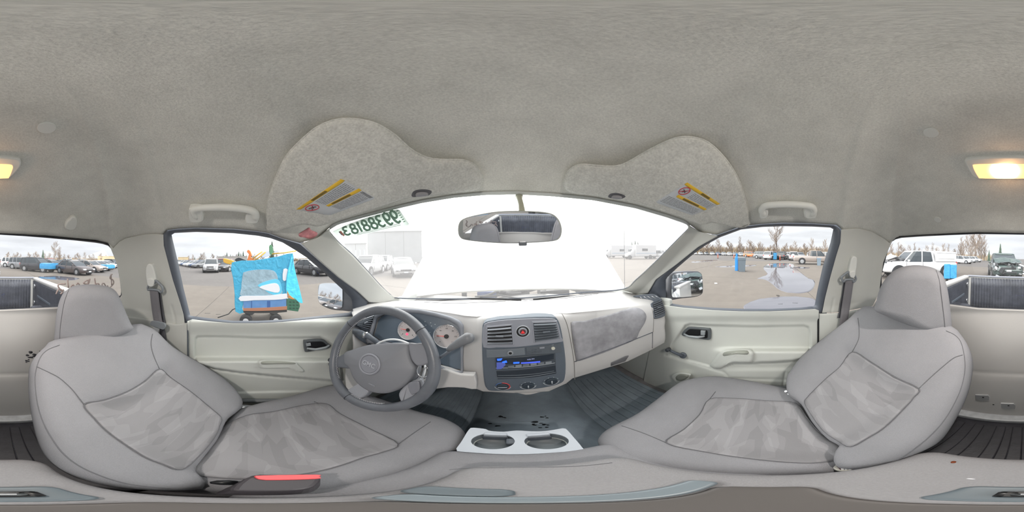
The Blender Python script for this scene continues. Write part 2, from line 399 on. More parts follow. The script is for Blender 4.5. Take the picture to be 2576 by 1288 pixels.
PO = [(2066, 787), (2075, 745), (2090, 690), (2104, 640), (2114, 608), (2116, 590), (2112, 575), (2100, 567), (2043, 563), (1971, 562), (1918, 564.5), (1864, 571), (1803.6, 592), (1757, 620), (1703, 663), (1650, 703), (1622, 733), (1645, 745), (1660, 764), (1676, 768), (1721, 775), (1793, 781), (1864, 784), (1936, 784), (2007, 781), (2050, 778)]
RG = [(2219, 729), (2217.7, 690), (2228, 653), (2235.4, 625), (2244.7, 606.6), (2259.6, 599), (2311.8, 595.4), (2386, 591.7), (2461, 588.8), (2576, 590.5), (2636, 594), (2688, 598), (2762, 604.7), (2818, 611), (2846, 616), (2863, 634.5), (2870, 664), (2878, 709), (2881, 737), (2878, 747), (2790, 763), (2719, 771), (2576, 777.5), (2461, 773), (2393, 764), (2300, 750)]
HL = [(-4, 588), (112, 592), (186, 599), (242, 604), (272, 612), (285, 627), (300, 611), (317, 602), (362, 592), (396, 591), (410, 591), (421, 579), (450, 575.5), (493, 573), (586, 575.5), (648, 582), (673, 586), (711, 600), (754, 611), (800, 599), (829, 573), (851, 562), (904, 547), (957, 533.5), (1005.6, 520.5), (1062, 507.5), (1141.6, 494.5), (1221, 487.5), (1288, 485.5), (1385.6, 490.5), (1491, 500.5), (1597, 520), (1676, 543), (1727, 560), (1761, 584), (1804, 591), (1864, 569.5), (1918, 563.5), (1971, 560.5), (2043, 562), (2105, 566), (2119, 579), (2158, 577), (2192, 585), (2226, 604), (2237, 613), (2247, 603), (2260, 596), (2312, 592), (2386, 588.5), (2461, 585.5), (2572, 588)]
# ---------------------------------------------------------------- headliner
nc = 420; ub = np.linspace(0, 2576, nc, endpoint=False); hl = np.array(HL); vb = np.interp(ub, hl[:, 0], hl[:, 1])
B0 = SHELL(ub, vb); AP = np.array([.03, -.06, .285]); loops = [B0*1.03]
for t in np.r_[0, .03, .07, .12, np.linspace(.18, .99, 20)]:
    P = B0+(AP-B0)*t; P[:, 2] = B0[:, 2]+(AP[2]-B0[:, 2])*(1-(1-t)**2.6)
    loops.append(P)
ceiling = ringloops('ceiling', loops, HEAD, None, True, False, True); tag(ceiling, 'grey felt headliner over the whole cab', kind='structure')
CEIL = Bvh([ceiling])
# windshield header trim strip
def hdr(v0, v1):
    u = np.linspace(829, 1734, 60); a = np.interp(u, hl[:, 0], hl[:, 1]); return u, a
wsg = np.array([(828.6, 576), (830, 578), (851, 565), (904, 550.6), (957, 537), (1005.6, 524), (1062, 511), (1141.6, 498), (1221, 491), (1300, 489.5), (1385.6, 494), (1491, 504), (1597, 524), (1676, 546.6), (1726, 563.8), (1734, 573)])
def offs(surf, k):
    def f(U, V):
        P = surf(U, V); r = np.linalg.norm(P, axis=-1, keepdims=True); return P*(1-k/r)
    return f
coons('trim_1', [(828, 570)]+[(x, np.interp(x, hl[:, 0], hl[:, 1])-5) for x in np.linspace(840, 1725, 40)]+[(1736, 566)], [tuple(p) for p in wsg[1:]], [(828, 570), (830, 578)], [(1736, 566), (1734, 573)], 90, 4, offs(SHELL, .006), mat('header_trim', (200, 203, 200), .6), None, th=.03)
tag(bpy.data.objects['trim_1'], 'pale header trim along the top of the windshield', kind='structure')
# ---------------------------------------------------------------- walls and trims
def near(U, V, pts, wd, amt):
    """groove or ridge along a polyline"""
    P = np.asarray(pts, float); d = np.full(U.shape, 1e9)
    for (ax, ay), (bx, by) in zip(P[:-1], P[1:]):
        ex, ey = bx-ax, by-ay; t = np.clip(((U-ax)*ex+(V-ay)*ey)/(ex*ex+ey*ey+1e-9), 0, 1); d = np.minimum(d, np.hypot(U-ax-t*ex, V-ay-t*ey))
    return amt*np.exp(-(d/wd)**2)
def rear_disp(U, V):
    d = near(U, V, [(2390, 930), (2480, 938), (2576, 942), (2640, 941), (2700, 936)], 3, -.004)
    d = d+.012*sstep(790, 770, V)+.006*sstep(935, 960, V)
    return d
rear_top = [(2186, 790), (2199, 765), (2214, 742), (2219, 733), (2300, 752), (2393, 766), (2461, 775), (2576, 779.5), (2719, 773), (2790, 765), (2878, 749), (2882, 742), (2884, 765), (2888, 797)]
wr = coons('wall_rear', rear_top, [(2186, 1066), (2460, 1068), (2576, 1068), (2680, 1068), (2888, 1066)], [(2186, 790), (2186, 1066)], [(2888, 797), (2888, 1066)], 200, 70, WALL, PANEL, None, rear_disp, th=.02)
tag(wr, 'grey moulded panel behind the seats under the rear window', kind='structure')
# pillar trims behind the doors
def pillL(U, V): return .012+near(U, V, [(432, 770), (440, 800), (442, 818)], 2.5, -.006)
pl_ = coons('trim_2', [(272, 609), (285, 624), (300, 608), (317, 599), (362, 589), (396, 588), (411, 590)], [(306, 795), (340, 799), (386, 807), (441, 817), (465, 815)], [(272, 609), (294, 664), (302, 709), (306, 740), (306, 795)], [(411, 590), (412, 618), (423, 660), (435, 705), (453, 761), (462, 792), (465, 815)], 70, 60, WALL, TRIMD, None, pillL, th=.035)
tag(pl_, 'upper pillar trim behind the driver door', kind='structure')
def pillR(U, V): return .012+near(U, V, [(2097, 752), (2092, 780), (2090, 787)], 2.5, -.006)
pr_ = coons('trim_3', [(2116, 578), (2119, 577), (2158, 574), (2192, 582), (2226, 601), (2237, 611), (2247, 602)], [(2068, 787), (2110, 785), (2150, 778), (2196, 769)], [(2116, 578), (2114, 610), (2104, 642), (2090, 692), (2076, 747), (2068, 787)], [(2247, 602), (2236, 625), (2222, 660), (2216, 700), (2212, 735), (2196, 769)], 70, 60, WALL, TRIMD, None, pillR, th=.035)
tag(pr_, 'upper pillar trim behind the passenger door', kind='structure')
ql = coons('wall_left', [(306, 793), (340, 797), (386, 805), (441, 815), (472, 812)], [(306, 1066), (400, 1066), (474, 1060)], [(306, 793), (306, 1066)], [(472, 812), (473, 900), (474, 1060)], 40, 50, WALL, TRIMD, None, lambda U, V: .02+0*U, th=.03)
tag(ql, 'lower quarter trim behind the driver door', kind='structure')
qr = coons('wall_right', [(2060, 789), (2110, 787), (2150, 780), (2205, 769)], [(2057, 1060), (2100, 1066), (2205, 1066)], [(2060, 789), (2058, 900), (2057, 1060)], [(2205, 769), (2205, 1066)], 40, 50, WALL, TRIM, None, lambda U, V: .02+0*U, th=.03)
tag(qr, 'lower quarter trim behind the passenger door', kind='structure')
# A pillars
al = coons('trim_4', [(757, 612), (800, 597), (830, 573)], [(928, 760), (960, 762), (1004, 752)], [(757, 612), (804, 657), (850, 697), (897, 731), (928, 760)], [(830, 573), (829, 583), (854, 612), (888, 642.5), (922.5, 680), (956.6, 717.6), (982, 741.5), (1004, 752)], 16, 60, SHELL, TRIMD, None, lambda U, V: .018+0*U, th=.05)
tag(al, 'windshield pillar trim on the driver side', kind='structure')
ar = coons('trim_5', [(1731, 565), (1761, 583), (1806, 594)], [(1564, 729), (1600, 740), (1630, 737)], [(1731, 565), (1731, 575), (1703.6, 604), (1650, 658), (1600, 704), (1578, 724), (1564, 729)], [(1806, 594), (1757, 621), (1703.5, 664), (1650, 703), (1630, 737)], 16, 60, SHELL, TRIMD, None, lambda U, V: .018+0*U, th=.05)
tag(ar, 'windshield pillar trim on the passenger side', kind='structure')
# black seal along the glass edge of both pillars and under the glass
for nm, pts in (('trim_6', [(829, 578), (829, 584), (854, 612), (888, 642.5), (922.5, 680), (956.6, 717.6), (982, 741.5), (1003, 750), (1129, 752), (1253, 752), (1352.7, 747), (1477, 735), (1568, 727.5), (1600, 704), (1650, 658), (1703.6, 604), (1733, 575)]),):
    s_ = seam(pts, SHELL, RUB, None, .004, .012, nm, 4); tag(s_, 'black rubber edge of the windshield opening', kind='structure')
# ---------------------------------------------------------------- doors: frame ring, glass, trim panel
def door_frames():
    w1 = frame('trim_7', DO, DG, WALL, RUB, None, 200, .012, -.02, .05, (650, 720)); tag(w1, 'black seal and frame round the driver window', kind='structure')
    w2 = frame('trim_8', PO, PG, WALL, RUB, None, 200, .012, -.02, .05, (1890, 690)); tag(w2, 'black seal and frame round the passenger window', kind='structure')
door_frames()
def glass(name, pix, surf, m, label, off=-.02, cen=None):
    c = np.array(cen or np.mean(pix, 0), float); P2 = polar(pix, c, 90)
    def s(L_, o): P = surf(L_[:, 0], L_[:, 1]); r = np.linalg.norm(P, axis=1, keepdims=True); return P*(1-o/r)
    loops = [s(c+(P2-c)*k, off) for k in (1.0, .8, .6, .4, .2, .03)]
    o = ringloops(name, loops, m, None, True, False, True); tag(o, label, kind='structure'); return o
cen = lambda L_: None
glass('window_2', [(650+(x-650)*1.01, 700+(y-700)*1.02) for x, y in DG], WALL, G_SIDE, 'driver side door glass', -.02, (650, 720))
glass('window_3', [(1890+(x-1890)*1.01, 690+(y-690)*1.02) for x, y in PG], WALL, G_SIDE, 'passenger side door glass', -.02, (1890, 690))
glass('window_4', [(2550+(x-2550)*1.015, 690+(y-690)*1.03) for x, y in RG], WALL, G_REAR, 'wide rear window behind the seats', -.015, (2550, 690))
def ring_out(pix, c, k): return [(c[0]+(x-c[0])*(1+k/max(abs(x-c[0]), 60)*.8), c[1]+(y-c[1])*(1+k/max(abs(y-c[1]), 40))) for x, y in pix]
rs = frame('trim_9', ring_out(RG, (2550, 690), 4.5), RG, WALL, BLK, None, 240, .004, -.014, .02, (2550, 690)); tag(rs, 'thin black seal round the rear window', kind='structure')
wsO = [(829, 579), (851, 563), (904, 548), (957, 534), (1005.6, 521), (1062, 508), (1141.6, 495), (1221, 488), (1300, 486.5), (1385.6, 491), (1491, 501), (1597, 521), (1676, 544), (1726, 561), (1736, 573), (1703.6, 606), (1650, 662), (1600, 710), (1570, 745), (1477, 760), (1352, 765), (1253, 768), (1129, 768), (1000, 765), (950, 722), (920, 684), (880, 640), (845, 608)]
glass('window_1', wsO, WS, G_WS, 'wide windshield', -.004, (1288, 640))
# driver door trim panel
InL = [(492, 851), (497, 847), (560, 847), (650, 850), (740, 850), (805, 849), (826, 860), (850, 880), (860, 960), (700, 947), (600, 937), (540, 928), (497, 915), (490, 900)]
def doorL(U, V):
    sd = poly_sd(U, V, InL); ins = sstep(-2, 3, sd)
    d = .015+.02*sstep(845, 815, V)*sstep(800, 812, V)
    d = d+ins*(-.020+.075*sstep(896, 912, V)) - .010*np.exp(-(sd/2.2)**2)
    low = [(492, 918), (560, 933), (650, 945), (760, 955), (830, 962), (905, 970)]
    d = d+near(U, V, low, 2.5, -.006)
    d = d+.012*sstep(985, 990, V+ (U-600)*.02)
    d = d+near(U, V, [(476, 806), (474, 900), (474, 1000)], 2.5, -.006)
    return d
dl = coons('door_1', [(471, 808), (484, 803), (524, 808), (586, 813), (648, 813), (711, 810), (804, 801), (889, 796), (930, 785)], [(474, 1075), (600, 1080), (700, 1080), (930, 1060)], [(471, 808), (473, 900), (474, 1075)], [(930, 785), (930, 900), (930, 1060)], 200, 110, WALL, TRIM, None, doorL, th=.05)
tag(dl, 'pale grey driver door panel with pull pocket', kind='structure')
DL = Bvh([dl])
InR = [(1692, 865), (1712, 838), (1724, 820), (1736, 816), (1793, 819), (1900, 822), (1960, 821), (2022, 819.5), (2034, 824), (2038, 836), (2039, 868), (2034, 886), (2018, 903), (1990, 909), (1893, 914), (1845, 914), (1812, 927), (1786, 921), (1740, 908), (1684, 893)]
def doorR(U, V):
    sd = poly_sd(U, V, InR); ins = sstep(-2, 3, sd)
    d = .015+.015*sstep(812, 792, V)
    d = d+ins*(-.018+.065*sstep(872, 888, V)*sstep(1780, 1850, U)) - .008*np.exp(-(sd/2.2)**2)
    d = d+near(U, V, [(1675, 893), (1740, 912), (1786, 926), (1821, 936), (1836, 952), (2010, 956)], 3, -.007)
    d = d+near(U, V, [(1893, 878), (1893, 914)], 2, -.003)
    d = d+.012*sstep(922, 935, V)*sstep(1800, 1850, U)
    d = d+near(U, V, [(1975, 938), (1968, 980)], 3, -.005)
    return d
dr = coons('door_2', [(1655, 765), (1721, 774), (1793, 780), (1864, 783), (1936, 783), (2007, 780), (2050, 777), (2060, 781)], [(1600, 1050), (1800, 1070), (1900, 1075), (2057, 1075)], [(1655, 765), (1640, 850), (1600, 1050)], [(2060, 781), (2058, 870), (2057, 1075)], 200, 110, WALL, TRIM, None, doorR, th=.05)
tag(dr, 'pale grey passenger door panel with pull pocket', kind='structure')
DR = Bvh([dr])
# sills
for nm, uu, lab in (('trim_10', (560, 760), 'driver'), ('trim_11', (1845, 2080), 'passenger')):
    V0 = 1008 if nm == 'trim_10' else 975
    P = WALL(np.linspace(uu[0], uu[1], 12), np.full(12, float(V0))); P = P*.955
    s_ = tube3(nm, P, .012, mat('sill_plate', (120, 124, 128), .4), None, 8); tag(s_, 'scuffed %s door sill plate' % lab, kind='structure')
# ---------------------------------------------------------------- floor
FZ = -.98
def floorpart(name, x0, x1, y0, y1, z, m, lab, bev=.01):
    o = box(name, ((x0+x1)/2, (y0+y1)/2, z-.02), (x1-x0, y1-y0, .04), m, None, bev); tag(o, lab, kind='structure'); return o
floorpart('floor', -.72, .78, -.72, 1.35, FZ, CARP, 'dark carpeted cab floor')
# firewall and toe board
fw = slab('wall_front', np.array([[(x, 1.0+.1*t, FZ+t*.58) for x in np.linspace(-.68, .74, 6)] for t in np.linspace(1, 0, 4)]), .03, CARP); tag(fw, 'dark toe board under the dashboard', kind='structure')
# kick panels either side of the footwells, cowl below the glass
for nm, x, lab in (('trim_12', -.66, 'driver'), ('trim_13', .72, 'passenger')):
    o = box(nm, (x, .86, -.62), (.03, .75, .72), TRIM, None, .01); tag(o, 'kick panel in the %s footwell' % lab, kind='structure')
# ================================================================ dashboard
dash = empty('dashboard', (0.02, .8, -.62), 'full-width grey dashboard with darker centre stack below the windshield', 'dashboard')
TU = [888, 925, 960, 1000, 1040, 1085, 1130, 1170, 1200, 1215, 1290, 1380, 1425, 1440, 1500, 1580, 1640, 1672]
#  v of base line, crest v/y, upper face v/y, mid face v/y, low face v/y
TB = {
 'v1': [783, 772, 768, 768, 771, 777, 783, 790, 793, 792, 785, 785, 785, 783, 777, 768, 762, 768],
 'y1': [.40, .50, .57, .60, .62, .64, .64, .63, .62, .62, .62, .62, .62, .62, .62, .60, .56, .53],
 'v2': [800, 800, 800, 800, 802, 806, 812, 818, 815, 806, 800, 800, 806, 808, 806, 795, 785, 792],
 'y2': [.36, .46, .53, .57, .59, .61, .61, .60, .585, .575, .57, .57, .58, .585, .59, .565, .525, .50],
 'v3': [870, 870, 870, 870, 870, 870, 870, 870, 870, 870, 870, 870, 870, 870, 865, 850, 830, 822],
 'y3': [.36, .46, .53, .57, .58, .59, .59, .58, .57, .565, .56, .56, .565, .57, .57, .545, .51, .485],
 'v4': [935, 940, 945, 950, 955, 958, 962, 968, 974, 980, 984, 980, 960, 948, 930, 905, 876, 858],
 'y4': [.38, .46, .52, .54, .545, .545, .54, .53, .53, .53, .53, .53, .55, .56, .56, .54, .51, .48]}
un = np.unique(np.r_[np.linspace(888, 1672, 150), TU])
def ti(k): return np.interp(un, TU, TB[k])
def pix_y(U, V, Y):
    d = dirs(U, V); return d*(Y/d[:, 1])[:, None]
base_v = np.interp(un, [888, 928, 960, 1003, 1129, 1253, 1352.7, 1477, 1568, 1600, 1640, 1672], [775, 761, 757, 753.5, 755, 755, 750, 738, 731, 737, 740, 748])
C0 = SHELL(un, base_v)*1.02; C0b = SHELL(un, base_v); C0[:, 2] = C0b[:, 2]-.012
C1 = pix_y(un, ti('v1'), ti('y1')); C2 = pix_y(un, ti('v2'), ti('y2')); C3 = pix_y(un, ti('v3'), ti('y3')); C4 = pix_y(un, ti('v4'), ti('y4'))
C00 = C0+np.array([0, .03, -.03])
C15 = C1*.62+C2*.38; C15[:, 1] -= .006; C15[:, 2] += .006
C5 = C4+np.array([0, .03, -.012]); C6 = C4+np.array([0, .25, .02])
prof = np.stack([C00, C0, C0*.5+C1*.5+np.array([0, 0, .004]), C1, C15, C2, (C2+C3)/2+np.array([0, -.004, 0]), C3, (C3+C4)/2+np.array([0, -.004, 0]), C4, C5, C6])
pr2 = []
for j in range(prof.shape[1]): pr2.append(smooth(prof[:, j], False, 4))
Pd = np.array(pr2).transpose(1, 0, 2)
# bulges: raised brow over the gauges, centre pod
dash_body = slab('dash_shell', Pd, .01, DASH, dash)
DB = Bvh([dash_body])
def dbo(o): return Bvh([dash_body], o)
# defroster slots and soft crease lines on the top
for pts in ([(1067, 760.5), (1140, 763), (1210, 761), (1272, 758)], [(1308, 757.5), (1380, 753), (1440, 748), (1505, 739)]):
    seam(pts, DB, BLK, dash, .0016, .001, 'defroster_slot')
seam([(1445, 910), (1500, 890), (1560, 868), (1641.6, 836)], DB, RUB, dash, .0022, .0005, 'glovebox_gap')
seam([(1641.6, 836), (1641, 876)], DB, RUB, dash, .0015, .0005, 'glovebox_gap')
seam([(1413, 788), (1426, 815), (1436, 860), (1444, 910), (1446, 955)], DB, mat('joint_line', (140, 138, 135), .7), dash, .0015, .0005, 'joint_line')
seam([(1436, 811), (1441, 860), (1450, 910)], DB, mat('joint_line', (140, 138, 135), .7), dash, .0015, .0005, 'joint_line')
seam([(1640, 776), (1644, 800), (1643, 836)], DB, mat('joint_line', (140, 138, 135), .7), dash, .0015, .0005, 'joint_line')
# worn airbag cover
WORN = mat('worn_cover', (158, 158, 163), .45, bump=(60, .25, .001), var=[(7, .28), (45, .12)])
drape('airbag_cover', [(1437, 811), (1441, 850), (1447, 885), (1452, 908), (1480, 901), (1523, 886), (1570, 867), (1600, 853), (1608, 835), (1622, 812), (1626, 792), (1610, 776), (1585, 775), (1540, 789), (1500, 800), (1465, 808)], DB, WORN, dash, .002, .003, 90, 9, 3)['label'] = 'airbag cover with worn dark grey stain'
drape('latch_recess_shade', [(1537, 912), (1574, 895), (1583, 894), (1573, 909), (1536, 921)], DB, mat('latch_shadow', (120, 120, 124), .6), dash, .002, .003, 24, 3, 0)  # shade of the latch recess put into the patch colour
# --- vents at both ends
def vent(name, out, corners, n, surf, parent, back=BLK, fm=DARK, sl=None, knob=True):
    pl = plane3(surf, [out[0], out[len(out)//3], out[2*len(out)//3]], .002)
    o = flat(name, out, pl, .014, fm, parent, .004, .008, 3)
    b = flat('vent_throat', corners, pl, .004, back, o, .001, .0095)
    A, B_, C_, D_ = [np.array(c, float) for c in corners]   # TL TR BR BL
    for i in range(n):
        t = (i+.5)/n; l = A+(D_-A)*t; r = B_+(C_-B_)*t
        P = pl(np.array([l[0], r[0]]), np.array([l[1], r[1]]))+pl.n*.011
        ax = (P[1]-P[0]); ln = np.linalg.norm(ax); X = ax/ln; Z = pl.n; Y = np.cross(Z, X)
        R3 = np.stack([X, Y, Z], 1); R3 = R3@np.array(Matrix.Rotation(.5, 3, 'X'))
        V, F = boxm((0, 0, 0), (ln*.98, .0022, .010), .0006, None, 1); V = np.array(V)@R3.T+P.mean(0)
        obj('slat', V, F, sl or fm, o, False)
    if knob:
        q = (A+B_+C_+D_)/4; P = pl(np.array([q[0]]), np.array([q[1]]))[0]+pl.n*.017
        X = pl.x; R3 = np.stack([X, pl.y, pl.n], 1); V, F = boxm((0, 0, 0), (.026, .007, .006), .002); V = np.array(V)@R3.T+P; obj('vent_tab', V, F, sl or fm, o)
    return o
SLT = mat('vent_slat', (104, 110, 118), .4)
# right end vent, wraps the corner
vent('side_vent', [(1636, 765), (1662, 757), (1672, 788), (1668, 797), (1647, 802), (1642, 792)], [(1640, 764), (1662, 755), (1671, 786), (1646, 798)], 7, DB, dash, BLK, DARK, SLT)
vt = flat('vent_top', [(1592, 745), (1640, 739), (1656, 746), (1664, 757), (1640, 763), (1622, 752)], plane3(DB, [(1595, 747), (1640, 741), (1650, 760)], .002), .01, DARK, dash, .003, .004, 3)
for i in range(5):
    a = .15+i*.17; p = (1600+a*56, 746-a*4); seam([p, (p[0]+12+a*5, p[1]+9)], plane3(DB, [(1595, 747), (1640, 741), (1650, 760)], .002), CHR, vt, .0012, .006, 'rib', 2)
vent('side_vent', [(888, 806), (925, 790), (941, 786), (945, 792), (933, 833), (922, 834), (890, 818)], [(893, 805), (936, 789), (926, 830), (891, 816)], 7, offs(DB, .004), dash, BLK, DARK, SLT)
# light switch panel left of the wheel
lp = flat('light_switch_panel', [(893, 828), (936, 846), (940, 850), (930, 868), (922, 866), (896, 848)], plane3(DB, [(893, 828), (936, 846), (896, 850)], .004), .01, DARK, dash, .003, .006, 3)
for (a, b) in ((901, 838), (908, 844), (922, 860), (915, 848)):
    pl = plane3(DB, [(893, 828), (936, 846), (896, 850)], .004); q = c2(pl, a, b); plate('switch_button', discP(pl, q, .005, 16), pl, .006, CHR, lp, .001, .012)
# --- instrument cluster
CP = Plane((-.27, .575, -.33), (.28, -1, .42))
CLU = mat('cluster_face', (98, 112, 126), .35, spec=.6)
HOODM = mat('cluster_brow', (138, 142, 150), .5, bump=(900, .1, .001))
clo = [(925, 862), (938, 830), (948, 795), (975, 780), (1010, 775), (1060, 778), (1100, 786), (1135, 796), (1158, 806), (1167, 818), (1167, 850), (1165, 900), (1166, 936), (1130, 930), (1090, 915), (1030, 880), (975, 866)]
cli = [(940, 852), (948, 826), (955, 800), (975, 790), (1010, 786), (1060, 789), (1095, 796), (1130, 806), (1150, 818), (1158, 833), (1159, 860), (1160, 900), (1160, 930), (1130, 924), (1090, 906), (1030, 872), (975, 858)]
CPB = Plane(tuple(CP.p-CP.n*.035), CP.n)
def two(name, o, pl1, h1, i_, pl2, h2, m, par, n=120):
    c = np.mean(i_, 0); O = polar(o, c, n); I = polar(i_, c, n)
    a = pl1(O[:, 0], O[:, 1])+pl1.n*h1; b = pl1(O[:, 0]*.6+I[:, 0]*.4, O[:, 1]*.6+I[:, 1]*.4)+pl1.n*(h1+.006); g = pl1(I[:, 0], I[:, 1])+pl1.n*(h1+.002); e = pl2(I[:, 0], I[:, 1])+pl2.n*h2
    back = a-pl1.n*.05
    return ringloops(name, [back, a, b, g, e], m, par)
clb = two('cluster_brow', clo, CP, .03, cli, CPB, .012, HOODM, dash)
clf = flat('cluster_face', [(c[0], c[1]) for c in polar(cli, np.mean(cli, 0), 60)], CP, .004, CLU, dash, 0, .004)
GF = mat('gauge_dial', (196, 190, 190), .5); NEED = mat('gauge_needle', (215, 70, 60), .5, emit=((215, 60, 50), .3))
for gi, (gu, gv, gr, tel) in enumerate(((1027.8, 830, 26, 1), (1123.7, 846, 33, 0))):
    q = c2(CP, gu, gv); r = np.linalg.norm(c2(CP, gu+gr, gv)-q)*.97
    rng = discP(CP, q, r, 48); g = ringloops('gauge', [CP.to3(discP(CP, q, r*1.08, 48), .004), CP.to3(discP(CP, q, r*1.07, 48), .010), CP.to3(rng, .010), CP.to3(rng, .005)], CHR, dash)
    plate('dial', discP(CP, q, r, 48), CP, .002, GF, g, .0005, .006)
    for k in range(25):
        a = math.radians(225-k*270/24); L1 = .94; L0 = .84 if k % 3 == 0 else .89
        p0 = q+np.array([math.cos(a), math.sin(a)])*r*L0; p1 = q+np.array([math.cos(a), math.sin(a)])*r*L1
        d = (p1-p0); nn = np.array([-d[1], d[0]])/np.linalg.norm(d)*.0005
        plate('tick', np.array([p0-nn, p0+nn, p1+nn, p1-nn]), CP, .0005, INK, g, 0, .0066)
    nums = ['0', '1', '2', '3', '4', '5', '6', '7', '8'] if tel else ['0', '20', '40', '60', '80', '100', '120']
    for k, s_ in enumerate(nums):
        a = math.radians(225-k*270/(len(nums)-1)); p = q+np.array([math.cos(a), math.sin(a)])*r*.70
        text('numeral', s_, r*.17, plM(CP, p, .0066), INK, g, .0002)
    a = math.radians(178); d = np.array([math.cos(a), math.sin(a)]); nn = np.array([-d[1], d[0]])
    plate('needle', np.array([q+nn*.0015, q-nn*.0015, q+d*r*.8-nn*.0004, q+d*r*.8+nn*.0004]), CP, .001, NEED, g, 0, .009)
    plate('needle_hub', discP(CP, q, r*.19, 24), CP, .004, BLK, g, .001, .011)
    if tel:
        plate('warning_lamp', discP(CP, q+np.array([-.002, -r*.45]), r*.11, 16), CP, .001, mat('lit_red', (255, 60, 90), .5, emit=((255, 50, 80), 2.2)), g, 0, .0075)
LIT = mat('faint_icons', (190, 200, 205), .5)
for (a, b) in ((1070, 809), (1084, 812), (1072, 818), (1086, 820), (1095, 816), (1082, 836)):
    q = c2(CP, a, b); plate('icon', discP(CP, q, .0022, 6), CP, .0004, LIT, clf, 0, .0052)
# --- centre stack
SP = Plane((.06, .535, -.40), (.02, -1, .10))
STK = mat('stack_plastic', (98, 108, 119), .42, bump=(900, .08, .001)); SIL = mat('stack_silver', (158, 162, 172), .4, bump=(900, .08, .001))
stout = [(1216.7, 811.5), (1240, 804), (1272.8, 799.7), (1346.6, 795.5), (1390, 796), (1400, 800), (1408, 815), (1414.4, 844), (1420, 880), (1423, 915), (1421, 948), (1412, 962), (1380, 972), (1330, 979), (1272.8, 982), (1236, 982), (1224, 976), (1218, 960), (1214, 915), (1212.5, 870), (1213, 835)]
stk = flat('stack_bezel', stout, SP, .05, STK, dash, .006, .006, 3, edge_smooth=False)
upp = [(1219, 814), (1242, 807), (1272.8, 803), (1346.6, 799), (1388, 799.5), (1397, 804), (1404, 817), (1411, 848), (1413, 858), (1360, 864), (1300, 871), (1250, 872), (1217, 872), (1215, 840)]
flat('upper_bezel', upp, SP, .004, SIL, stk, .002, .0085, 2)
def svent(c, n):
    return c
vent('centre_vent', [(1223, 822), (1236, 818), (1284, 813.5), (1290, 818), (1294, 862), (1288, 867), (1230, 868), (1223, 862)], [(1227, 822.5), (1286, 817), (1290, 863), (1227, 864)], 5, Plane(tuple(SP.p+SP.n*.002), SP.n), stk, BLK, SIL, mat('vent_slat_pale', (140, 146, 154), .4))
vent('centre_vent', [(1337, 811), (1345, 807), (1394, 805), (1401, 810), (1408, 846), (1404, 852), (1348, 861), (1342, 856)], [(1340.5, 811), (1397, 809), (1405, 848), (1345, 857)], 7, Plane(tuple(SP.p+SP.n*.002), SP.n), stk, mat('vent_dark', (54, 60, 68), .5), SIL, mat('vent_slat_mid', (104, 112, 120), .4))
def knob(name, u, v, rpx, m, h0, h1, par, surf=SP, n=32, bev=.002):
    q = c2(surf, u, v); r = abs(c2(surf, u+rpx, v)[0]-q[0]); return plate(name, discP(surf, q, r, n), surf, h1-h0, m, par, bev, h1), q, r
rg, q, r = knob('hazard_ring', 1315, 832, 18, mat('pale_ring', (196, 202, 208), .35), .004, .011, stk)
plate('hazard_well', discP(SP, q+np.array([-.001, .001]), r*.86, 32), SP, .002, BLK, rg, 0, .0115)
hb = plate('hazard_button', discP(SP, q+np.array([-.001, .002]), r*.62, 32), SP, .006, mat('button_silver', (160, 165, 172), .35), rg, .002, .016)
plate('hazard_button', discP(SP, q+np.array([-.001, .002]), r*.42, 32), SP, .003, mat('button_dark', (92, 60, 66), .4), rg, .001, .0168)
t_ = r*.30; qq = q+np.array([-.001, .001]); plate('hazard_triangle', np.array([qq+[-t_, -t_*.7], qq+[t_, -t_*.7], qq+[0, t_]]), SP, .0006, mat('hazard_red', (220, 60, 60), .4, emit=((220, 50, 50), .3)), rg, 0, .0176)
STR = mat('stack_strip', (120, 128, 136), .4)
sA = flat('pocket_door', [(1224, 877), (1319, 872.5), (1320.5, 889.5), (1225, 897)], SP, .004, STR, stk, .0015, .0095)
k_, _, _ = knob('pocket_button', 1283.7, 884.5, 7.5, mat('button_silver', (160, 165, 172), .35), .006, .014, sA); knob('pocket_button', 1283.7, 884.5, 4.5, BLK, .012, .0148, sA)
sB = flat('switch_strip', [(1322.5, 872.5), (1408, 861), (1411, 884), (1323.5, 890)], SP, .004, mat('stack_strip_dark', (96, 104, 112), .42), stk, .0015, .009)
for (a, b, c_, d_) in ((1343, 878, 12, 3), (1362, 872, 12, 3.5), (1343, 884, 12, 3), (1330, 884, 8, 5), (1357, 881, 10, 3)):
    flat('switch', [(a-c_/2, b-d_/2+.5), (a+c_/2, b-d_/2-.5), (a+c_/2, b+d_/2-.5), (a-c_/2, b+d_/2+.5)], SP, .003, DARK if b > 875 else SIL, sB, .0008, .0115)
knob('dial_knob', 1389, 873, 4.8, mat('cream_knob', (222, 220, 205), .4), .006, .016, sB)
text('lettering', 'OFF', .004, plM(SP, c2(SP, 1389, 865.5), .0095), LIT, sB, .0002)
RFR = mat('radio_face', (74, 82, 90), .3)
rad = flat('radio', [(1246, 898), (1296, 894), (1345, 890), (1395, 885.5), (1396.7, 914.7), (1345, 921), (1296, 925), (1247.7, 927)], SP, .004, RFR, stk, .002, .010)
flat('display', [(1249, 898), (1391, 887), (1391, 900), (1360, 906), (1290, 912), (1250, 913)], SP, .002, mat('radio_display', (40, 50, 62), .15), rad, 0, .0112)
BLU = mat('lit_blue', (30, 80, 255), .4, emit=((40, 90, 255), 1.6)); BL2 = mat('lit_blue_dim', (70, 95, 210), .4, emit=((70, 90, 220), .7))
